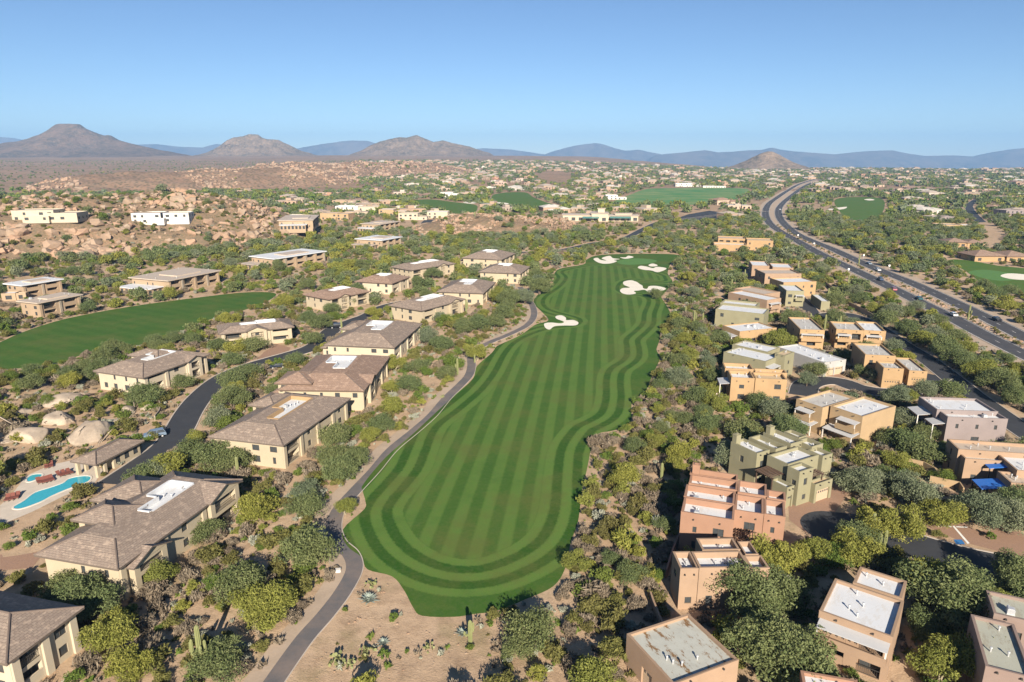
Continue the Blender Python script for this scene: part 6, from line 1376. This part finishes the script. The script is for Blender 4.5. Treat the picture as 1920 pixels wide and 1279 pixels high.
for i, (x, y, a) in enumerate(((560, 490, .6), (615, 475, .6), (720, 590, 1.0), (780, 575, 1.0), (840, 560, 1.0), (470, 672, .8), (520, 668, .8), (570, 655, .8), (620, 640, .8), (90, 880, .4), (150, 868, .4), (210, 850, .4))):
    q = P(x / 6.393, 800 + y / 6.393); root = empty('sun_lounger', (q.x, q.y, .02), a); mesh_obj('seat', lm['seat'], root); mesh_obj('backrest', lm['backrest'], root)
    for lx, ly in ((-.3, -.82), (.3, -.82), (-.3, .28), (.3, .28)): mesh_obj('leg', lm['leg'], root, (lx, ly, 0))
    g = 'by the spa' if i < 2 else 'by the pool house' if i < 5 else 'between spa and pool' if i < 9 else 'at the far pool end'
    tag(root, f'reddish brown sun lounger {g}', 'sun lounger', f'sun loungers {g}')
# pool house: hip roof, walls at one end, open pavilion on posts at the other
def pool_house():
    F, L, R, z = P(180, 872, 3.0), P(136, 862.6, 3.0), P(270.6, 826, 3.0), 3.0; y = (R - F); D = y.length; y.normalize(); x = Vector((y.y, -y.x, 0)); W = max(-(L - F).dot(x), 6.0); C = F - x * (W / 2) + y * (D / 2); C.z = 0
    root = empty('pool_house', C, math.atan2(x.y, x.x)); tag(root, 'low tiled pool house with open posted end facing the pool', 'pool house'); roof = MB(); caps = []; hip_roof(roof, caps, -W/2, W/2, -D/2, D/2, z, .36); roof.build('roof', M['tile'], root); cap_obj(root, caps); ym = -D/2 + D * .38; w = MB()
    for sd, (p0, p1) in rect_sides(-W/2 + .7, W/2 - .7, ym, D/2 - .7).items():
        Ls = math.hypot(p1[0] - p0[0], p1[1] - p0[1]); ops = []
        if sd in 'EW':
            for k in range(3): c = Ls * (k + .5) / 3; ops.append((c - .6, c + .6, .8, 2.2, .15, False)); put_window(root, p0, p1, c, .8, 1.2, 1.4, .15)
        wall_side(w, p0, p1, -.3, z - .28, ops)
    w.build('wall', M['cream'], root)
    for px_, py_ in ((-W/2 + .8, -D/2 + .8), (W/2 - .8, -D/2 + .8), (-W/2 + .8, (ym - D/2) / 2 + .2), (W/2 - .8, (ym - D/2) / 2 + .2)): MB().box(-.3, .3, -.3, .3, -.2, z - .28).build('post', M['cream'], root, (px_, py_, 0))
    return root
HOUSES.append((pool_house(), 'the pool house'))

# ------------------------------------------------------------------ cars
def m_car(n, c): 
    t = NT(n); t.col(c).rough(.3); t.b.inputs['Coat Weight'].default_value = .6; t.b.inputs['Coat Roughness'].default_value = .08; t.b.inputs['Metallic'].default_value = .25; return t.mat
M['tyre'] = plain('tyre_rubber', (.02, .02, .02), .9, .1, bump=0)
def car_meshes(suv):
    h = 1.0 if suv else .0; prof = [(-2.25, .45), (-2.28, .75), (-2.1, .95 + .1 * h), (-1.2, 1.0 + .12 * h), (1.5, 1.02 + .12 * h), (2.1, .98 + .12 * h), (2.25, .8), (2.25, .42)]; bm = MB(); Wd = .9
    def ring(pr, ws, s): return [(x, s * ws[i], z) for i, (x, z) in enumerate(pr)]
    ws = [.78, .88, .86, .9, .9, .86, .86, .8]; Lr, Rr = ring(prof, ws, 1), ring(prof, ws, -1); n = len(prof)
    for i in range(n): j = (i + 1) % n; bm.face([Rr[i], Rr[j], Lr[j], Lr[i]][::-1])
    bm.face(Lr[::-1]); bm.face(Rr)
    top = 1.45 + .27 * h; a, b = (-.95, 1.9) if suv else (-.85, 1.55); base = 1.0 + .12 * h; cb = MB(); lo = [(a - .45, base), (b + .2 if suv else b + .35, base)]; hi = [(a + .25, top), (b - .15 if suv else b - .5, top)]
    q = [(lo[0][0], .80, lo[0][1]), (lo[1][0], .80, lo[1][1]), (hi[1][0], .62, hi[1][1]), (hi[0][0], .62, hi[0][1])]; m = [(x, -y, z) for x, y, z in q]
    cb.face(q[::-1]); cb.face(m); cb.face([q[0], q[3], m[3], m[0]]); cb.face([q[2], q[1], m[1], m[2]])
    rf = MB(); rf.box(hi[0][0] - .04, hi[1][0] + .04, -.64, .64, top, top + .05)
    for s in (1, -1):
        for k in (0, .5, 1):
            xa = lo[0][0] + (lo[1][0] - lo[0][0]) * k; xb = hi[0][0] + (hi[1][0] - hi[0][0]) * k; rf.tube([(xa, s * .805, base), (xb, s * .63, top + .02)], [.045, .045], 5)
    return bm, cb, rf
CARM = {}
for suv in (0, 1):
    b, c, r = car_meshes(suv); CARM[suv] = (b, c.mesh('windows', M['glass']), r)
wh = MB().tube([(0, -.11, 0), (0, .11, 0)], [.33, .33], 14).mesh('wheel', M['tyre']); rim = MB().tube([(0, -.12, 0), (0, .12, 0)], [.19, .19], 10).mesh('rim', M['metal'])
hl = MB().box(-2.24, -2.16, -.15, .15, -.08, .08).mesh('headlight', M['wframe']); _cb = {}
def car(p, th, c, suv, lab, nm):
    root = empty('car', (p.x, p.y, .035), th); b, cm, r = CARM[suv]
    if (suv, nm) not in _cb: mt = m_car(nm + '_paint', c); _cb[(suv, nm)] = (b.mesh('body', mt), r.mesh('cabin_roof', mt))
    bm_, rm_ = _cb[(suv, nm)]; mesh_obj('body', bm_, root); mesh_obj('windows', cm, root); mesh_obj('cabin_roof', rm_, root)
    for x in (-1.4, 1.4):
        for y in (-.8, .8): w = mesh_obj('wheel', wh, root, (x, y, .33)); mesh_obj('rim', rim, w)
    for y in (-.6, .6): mesh_obj('headlight', hl, root, (0, y, .74))
    tag(root, lab, 'car'); return root
def on_road(L, x, y, off):
    p = P(x, y); k = min(range(1, len(L) - 1), key=lambda i: (L[i] - p).length); a, b = L[k - 1], L[k + 1]; d = (b - a).normalized(); t_ = (p - L[k]).dot(d); q = L[k] + d * t_ + Vector((d.y, -d.x, 0)) * off; return q, math.atan2(d.y, d.x)
for L, x, y, off, fl, c, suv, lab, nm in ((ROADW, 1772, 592, 1.8, 0, (.75, .75, .76), 0, 'white sedan driving on the divided road', 'white'), (ROADW, 1678, 545, -1.7, 0, (.32, .10, .12), 1, 'pinkish red van on the divided road', 'red'), (ROADW, 1728, 562, 1.8, 0, (.04, .12, .13), 0, 'dark teal car on the divided road', 'teal'), (ROADW, 1649, 526, 1.8, 0, (.03, .05, .10), 1, 'dark blue car behind the red van', 'navy'), (ROADE, 1857, 601, 1.7, 1, (.02, .02, .03), 0, 'black sedan across the median from the white one', 'black'), (ROADE, 1630, 496, 1.7, 1, (.25, .30, .36), 0, 'blue-grey car on the far carriageway', 'bluegrey'), (ROADE, 1650, 508, -1.7, 1, (.7, .7, .7), 0, 'pale car just ahead of the blue-grey one', 'pale'), (ROADE, 1466, 394, 1.7, 1, (.6, .6, .6), 0, 'silver car on the far bend of the divided road', 'silver')):
    q, th = on_road(L, x, y, off); car(q, th + math.pi * (1 - fl), c, suv, lab, nm)
for x, y, th, c, suv, lab, nm in ((291, 820, .55, (.20, .27, .36), 1, 'light blue car parked at the lane edge above the pool house', 'skyblue'), (521, 690, .35, (.03, .04, .06), 0, 'dark sedan parked on the curving lane', 'ink'), (630, 615, .3, (.02, .02, .025), 1, 'black car in the small parking court', 'coal')): car(P(x, y), th, c, suv, lab, nm)

# ------------------------------------------------------------------ garden walls, signs, poles
def wall_line(px, h, mat, lab, t_=.25):
    pts = PP(px); c = sum(pts, Vector()) / len(pts); mb = MB(); off = offset_line(pts, t_)
    n = len(pts); A = [q - c for q in pts]; B = [q - c for q in off]
    for i in range(n - 1):
        a, b, d, e = A[i], A[i + 1], B[i + 1], B[i]
        mb.face([(a.x, a.y, h), (e.x, e.y, h), (d.x, d.y, h), (b.x, b.y, h)]); mb.face([(a.x, a.y, -.3), (a.x, a.y, h), (b.x, b.y, h), (b.x, b.y, -.3)]); mb.face([(e.x, e.y, -.3), (d.x, d.y, -.3), (d.x, d.y, h), (e.x, e.y, h)])
    mb.face([(A[0].x, A[0].y, -.3), (B[0].x, B[0].y, -.3), (B[0].x, B[0].y, h), (A[0].x, A[0].y, h)]); mb.face([(A[-1].x, A[-1].y, -.3), (A[-1].x, A[-1].y, h), (B[-1].x, B[-1].y, h), (B[-1].x, B[-1].y, -.3)])
    o = mb.build('garden_wall', mat, None, (c.x, c.y, 0)); tag(o, lab, 'wall')
wall_line([(1628,868),(1660,866),(1695,872),(1730,880),(1752,892),(1762,908)], 1.7, MW[4], 'curved sand-coloured garden wall around the shaded pool')
wall_line([(1742,906),(1770,912),(1798,918),(1806,930)], 1.6, MW[4], 'short sand-coloured wall below the shaded pool')
wall_line([(1218,1118),(1226,1142),(1238,1172),(1246,1190)], 1.4, MW[1], 'narrow tan wall along the scrub beside the drooping tree')
wall_line([(1528,520),(1548,535),(1565,548)], 1.8, M['tan'], 'tan wall behind the nearest terraced house')
wall_line([(1592,574),(1620,588),(1648,604)], 1.8, M['tan'], 'tan wall along the street hedge')
wall_line([(300,758),(303,768),(300,778),(292,788)], 1.2, M['stone'], 'curved stone retaining wall beside the lane')
wall_line([(448,512),(500,507),(560,498),(615,487)], 1.5, M['tan'], 'tan terrace wall in front of the long pale-roofed condominium')
wall_line([(1278,1005),(1262,1045),(1250,1085)], 1.5, MW[0], 'pinkish yard wall left of the pink terracotta house')
for i, (x, y, L, off, lab) in enumerate(((1726, 584, ROADW, -6.5, 'white road sign beside the dark teal car'), (1590, 512, ROADW, -6.5, 'white road sign on the verge before the median saguaro'), (1525, 462, ROADW, 5.0, 'white road sign at the median tip'), (1505, 446, ROADE, -5.0, 'white road sign at the road bend'), (1670, 505, ROADE, 6.5, 'white road sign on the far verge'), (1630, 485, ROADE, 6.5, 'small white road sign farther up the far verge'))):
    q, th = on_road(L, x, y, off); root = empty('road_sign', (q.x, q.y, 0), th + math.pi / 2); tag(root, lab, 'sign'); MB().box(-.04, .04, -.04, .04, -.3, 2.4).build('post', M['metal'], root); MB().box(-.45, .45, -.07, -.045, 1.5, 2.5).build('panel', M['paint'], root)

# ------------------------------------------------------------------ mid-distance houses
M['white'] = plain('white_stucco', (.56, .53, .48), .9, .06); M['darkwall'] = plain('dark_brown_wall', (.16, .12, .10), .9, .1)
CW = {'cream': M['cream2'], 'white': M['white'], 'tan': M['tan'], 'ochre': MW[2], 'pink': MW[0], 'dark': M['darkwall'], 'sand': MW[4], 'grey': MW[5]}
def mid_house(loc, th, w, d, st, wm, tile, rr_, root=None, simple=False):
    blocks = [(-w/2, w * rr_.uniform(.0, .2), -d/2, d/2, 3.2 * st), (w * .05, w/2, -d/2 + rr_.uniform(-2, 2), d/2 - rr_.uniform(0, 3), 3.2 * max(1, st - rr_.choice((0, .5, 1))) - .15)]
    if rr_.random() < .6: blocks.append((-w * .3, w * .1, -d/2 - 4, -d/2 + .1, 2.9))
    for i, (x0, x1, y0, y1, z) in enumerate(blocks):
        z += .02 * i; mb = MB()
        for sd, (p0, p1) in rect_sides(x0, x1, y0, y1).items():
            L = math.hypot(p1[0] - p0[0], p1[1] - p0[1]); ops = []
            if sd != 'N':
                n = max(1, int(L / 4.5))
                for k in range(n):
                    c = L * (k + .5) / n
                    for f in range(max(1, int(z / 2.9))):
                        if rr_.random() < .25: continue
                        ww = rr_.choice((1.6, 2.0, 2.4)); za = .5 + 2.9 * f
                        if za + 1.7 > z - .3 or c - ww / 2 < .2 or c + ww / 2 > L - .2: continue
                        ops.append((c - ww/2, c + ww/2, za, za + 1.7, .3, False)); put_window(root, p0, p1, c, za, ww, 1.7, .3)
            wall_side(mb, p0, p1, -1.5, z, ops)
        o4 = [(x0, y0), (x1, y0), (x1, y1), (x0, y1)]; t_ = .3; i4 = [(x0 + t_, y0 + t_), (x1 - t_, y0 + t_), (x1 - t_, y1 - t_), (x0 + t_, y1 - t_)]
        for k in range(4):
            a, b = o4[k], o4[(k + 1) % 4]; c, e = i4[(k + 1) % 4], i4[k]; mb.face([(*a, z), (*b, z), (*c, z), (*e, z)]); mb.face([(*e, z), (*c, z), (*c, z - .4), (*e, z - .4)])
        mb.build('wall', wm, root)
        if tile: r2 = MB(); hip_roof(r2, None, x0 - .7, x1 + .7, y0 - .7, y1 + .7, z + .25, .3); r2.build('roof', M['tile2'], root)
        else: MB().box(x0 + t_, x1 - t_, y0 + t_, y1 - t_, z - .5, z - .4).build('roof', M['rtan'] if rr_.random() < .6 else M['rw'], root)
for i, (x, y, wpx, st, c, tl, lab) in enumerate(MID):
    q, w = MIDP[i]; rr_ = random.Random(1000 + i); root = empty('house', (q.x, q.y + 4, q.z - (.6 if q.z > 2 else 0)), rr_.uniform(-.25, .25)); tag(root, lab, 'house'); mid_house(None, 0, w, min(w * .6, 16), st, CW[c], tl, rr_, root)
# clubhouse: long pale building with a tower and green glass roofs
def clubhouse():
    q = P(1128, 416); root = empty('clubhouse', (q.x, q.y + 12, 0), -.08); tag(root, 'long pale clubhouse with tower and green-tinted glass, beyond the rocky mound', 'clubhouse'); w = 135 / FPX * q.y * 1.04
    for i, (a, b, y0, y1, z) in enumerate(((-.5, -.12, -6, 10, 5.6), (-.12, .1, -9, 12, 7.2), (.1, .5, -5, 10, 5.0), (-.03, .06, 2, 8, 11.0), (.2, .42, 2, 9, 6.4))):
        mb = MB(); x0, x1 = a * w, b * w; z += .03 * i
        for sd, (p0, p1) in rect_sides(x0, x1, y0, y1).items():
            L = math.hypot(p1[0] - p0[0], p1[1] - p0[1]); ops = []; n = max(1, int(L / 5.5))
            if sd != 'N' and i != 3:
                for k in range(n): c = L * (k + .5) / n; ops.append((c - 1.8, c + 1.8, .4, 3.4, .6, False)); put_window(root, p0, p1, c, .4, 3.6, 3.0, .6)
            wall_side(mb, p0, p1, -.4, z, ops)
        mb.face([(x0, y0, z), (x1, y0, z), (x1, y1, z), (x0, y1, z)]); mb.build('wall', M['cream2'], root); MB().box(x0 - .8, x1 + .8, y0 - .8, y1 + .8, z + .01, z + .35).build('roof', M['rtan'], root)
    g = plain('green_glass', (.10, .22, .19), .2, .15, bump=0)
    for a, b, y in ((-.24, -.02, -11), (.12, .4, -8)):
        mb = MB(); mb.face([(a * w, y - 2.5, 3.4), (b * w, y - 2.5, 3.4), (b * w, y + 2, 4.6), (a * w, y + 2, 4.6)]); mb.face([(a * w, y + 2, 4.45), (b * w, y + 2, 4.45), (b * w, y - 2.5, 3.25), (a * w, y - 2.5, 3.25)]); mb.face([(a * w, y - 2.5, 3.25), (b * w, y - 2.5, 3.25), (b * w, y - 2.5, 3.4), (a * w, y - 2.5, 3.4)]); mb.build('glass_roof', g, root)
    return root
clubhouse()

# ------------------------------------------------------------------ far suburb
def m_wallvar():
    t = NT('far_stucco'); r = t.new('ShaderNodeObjectInfo').outputs['Random']; t.col(t.ramp(r, [(0, (.36, .26, .18)), (.3, (.30, .20, .135)), (.55, (.40, .32, .235)), (.75, (.26, .19, .14)), (.9, (.52, .47, .41)), (1, (.34, .17, .10))])); return t.mat
def m_roofvar():
    t = NT('far_roof'); r = t.new('ShaderNodeObjectInfo').outputs['Random']; t.col(t.ramp(t.math('FRACT', t.math('MULTIPLY', r, 7.3)), [(0, (.40, .34, .28)), (.35, (.33, .26, .20)), (.6, (.50, .47, .42)), (.85, (.25, .18, .14)), (1, (.31, .19, .13))])); return t.mat
M['fw'], M['fr'] = m_wallvar(), m_roofvar()
FARH = []
for s in range(6):
    r = random.Random(s + 5); mb = MB(); w, d = r.uniform(20, 30), r.uniform(13, 19)
    bl = [(-w/2, w * .1, -d/2, d/2, r.choice((4.2, 5.8))), (w * .08, w/2, -d/2 - r.uniform(0, 4), d * .3, 4.0), (-w * .35, -w * .05, -d/2 - 5, -d/2 + .2, 3.4), (-w * .1, w * .15, -d * .1, d * .4, 6.8 if s % 2 else 5.0)]
    for k, (x0, x1, y0, y1, z) in enumerate(bl):
        z += .03 * k; mb.m = 0; sds = rect_sides(x0, x1, y0, y1)
        for sd in 'SEW':
            p0, p1 = sds[sd]; L = math.hypot(p1[0] - p0[0], p1[1] - p0[1]); n = max(1, int(L / 5)); wall_side(mb, p0, p1, -2, z, [(L * (i + .5) / n - 1.1, L * (i + .5) / n + 1.1, .5, min(2.7, z - .5), 1.0, False) for i in range(n)] if r.random() < .85 else [])
        wall_side(mb, *sds['N'], -2, z, []); mb.m = 1
        if s in (1, 4):
            h2 = MB(); hip_roof(h2, None, x0 - .6, x1 + .6, y0 - .6, y1 + .6, z + .2, .28)
            for f in h2.f: mb.face([h2.v[i] for i in f])
        else: mb.face([(x0, y0, z), (x1, y0, z), (x1, y1, z), (x0, y1, z)])
    FARH.append(mb.mesh('house', [M['fw'], M['fr']]))
fr_ = np.random.default_rng(123); HX, HY = [], []
for c, y0, y1, pr in ((34, 640, 1100, .36), (42, 1100, 2000, .46), (52, 2000, 3400, .46)):
    X, Y = jitter(-.8 * y1, .8 * y1, y0, y1, c, fr_); X, Y = X[visible(X, Y, 0, 10)], Y[visible(X, Y, 0, 10)]; ang = X / Y; p_ = pr * np.clip(.35 + 2.2 * (fbm(X, Y, 260, 95) - .28), .1, 1.15)
    p_[(ang < -.20 - .05 * np.sin(Y * .004)) & (Y > 1200)] = 0; p_[(ang < -.34)] *= .15; p_[hill_any(X, Y) > .8] = 0
    k = fr_.random(X.shape) < p_; HX.append(X[k]); HY.append(Y[k])
HX, HY = np.concatenate(HX), np.concatenate(HY); k = ~blocked(HX, HY, 16, 6); HX, HY = HX[k], HY[k]
# no two on the same lot
keep = []
for i in np.argsort(HY):
    if all((HX[i] - HX[j]) ** 2 + (HY[i] - HY[j]) ** 2 > 30 ** 2 for j in keep[-160:]): keep.append(i)
HX, HY = HX[keep], HY[keep]; HZ = hgt(HX, HY); hrand = random.Random(9)
LANDM = [(P(x, y), t_) for x, y, t_ in ((1270, 368, 'the practice range'), (1128, 410, 'the clubhouse'), (1612, 392, 'the small round green'), (1848, 440, 'the winding lane'), (985, 376, 'the far fairway'), (840, 390, 'the fairway behind the pale cluster'), (1440, 398, 'the wide road bend'), (700, 396, 'the pale house cluster'), (1040, 338, 'the tiny distant green'), (1520, 340, 'the vanishing end of the road'), (1760, 345, 'the horizon right of the road'), (1200, 335, 'the trees behind the practice range'), (850, 340, 'the foot of the rocky peaks'), (490, 352, 'the lone distant green'), (250, 350, 'the plain below the butte'))]
NIND = 300 - len(MID) - 48
FARL = []
for i in range(min(NIND, len(HX))):
    v = hrand.randrange(6); o = mesh_obj('house', FARH[v], None, (HX[i], HY[i], HZ[i]), hrand.uniform(-.6, .6)); s = hrand.uniform(.8, 1.15); o.scale = (s, s, s)
    zone = 'nearest ' + min(((q.x - HX[i]) ** 2 + (q.y - HY[i]) ** 2, t_) for q, t_ in LANDM)[1]
    kd = 'low far desert house with hipped tile roofs' if v in (1, 4) else 'low far desert house with stepped flat roofs'; kd = kd; tag(o, f'{kd} {zone}', 'house', f'{kd} in the suburb {zone}'); FARL.append((o, o['label'], s))
for v in range(6):
    q = np.arange(NIND, len(HX))[v::6]
    if len(q): mass('distant_houses', np.c_[HX[q], HY[q], HZ[q]], fr_.uniform(.85, 1.25, len(q)), FARH[v], 'far suburb houses reading as one pale mass toward the horizon', 'houses', seed=v)
by_size(FARL)
# far trees keep off the houses
k = np.ones(len(FX), bool)
for a in range(0, len(FX), 400):
    d2 = (FX[a:a + 400, None] - HX[None]) ** 2 + (FY[a:a + 400, None] - HY[None]) ** 2; k[a:a + 400] = d2.min(1) > 12 ** 2
k &= ~blocked(FX, FY, 3.0, 2.0); FX, FY, FS = FX[k], FY[k], FS[k]
FARP = {k: [make_crown(k, 500 + s, 3.6, 4.6, .3, 9, 90, 1.6, 1.3, 0, 0, .42)[0] for s in range(2)] for k in ('mesquite', 'palo_verde', 'ironwood', 'green')}
FZ = hgt(FX, FY); kk = rng.choice(4, len(FX), p=[.42, .2, .16, .22])
for i, kd in enumerate(FARP):
    for v in range(2):
        k = (kk == i) & (np.arange(len(FX)) % 2 == v)
        mass('distant_trees', np.c_[FX[k], FY[k], FZ[k]], FS[k], FARP[kd][v], 'far desert trees reading as one green mass among the suburb', 'trees', seed=i * 2 + v)
# ------------------------------------------------------------------ air
M_haze = bpy.data.materials.new('haze_air'); M_haze.use_nodes = True
_n = M_haze.node_tree.nodes; _n.clear(); _o = _n.new('ShaderNodeOutputMaterial'); _v = _n.new('ShaderNodeVolumePrincipled')
_v.inputs['Color'].default_value = (0.32, 0.60, 1.0, 1); _v.inputs['Density'].default_value = 0.000075; _v.inputs['Anisotropy'].default_value = 0.0
M_haze.node_tree.links.new(_v.outputs[0], _o.inputs['Volume'])
hz = MB().box(-15000, 15000, -2500, 16500, -340, 540).build('haze', M_haze); tag(hz, kind='stuff')
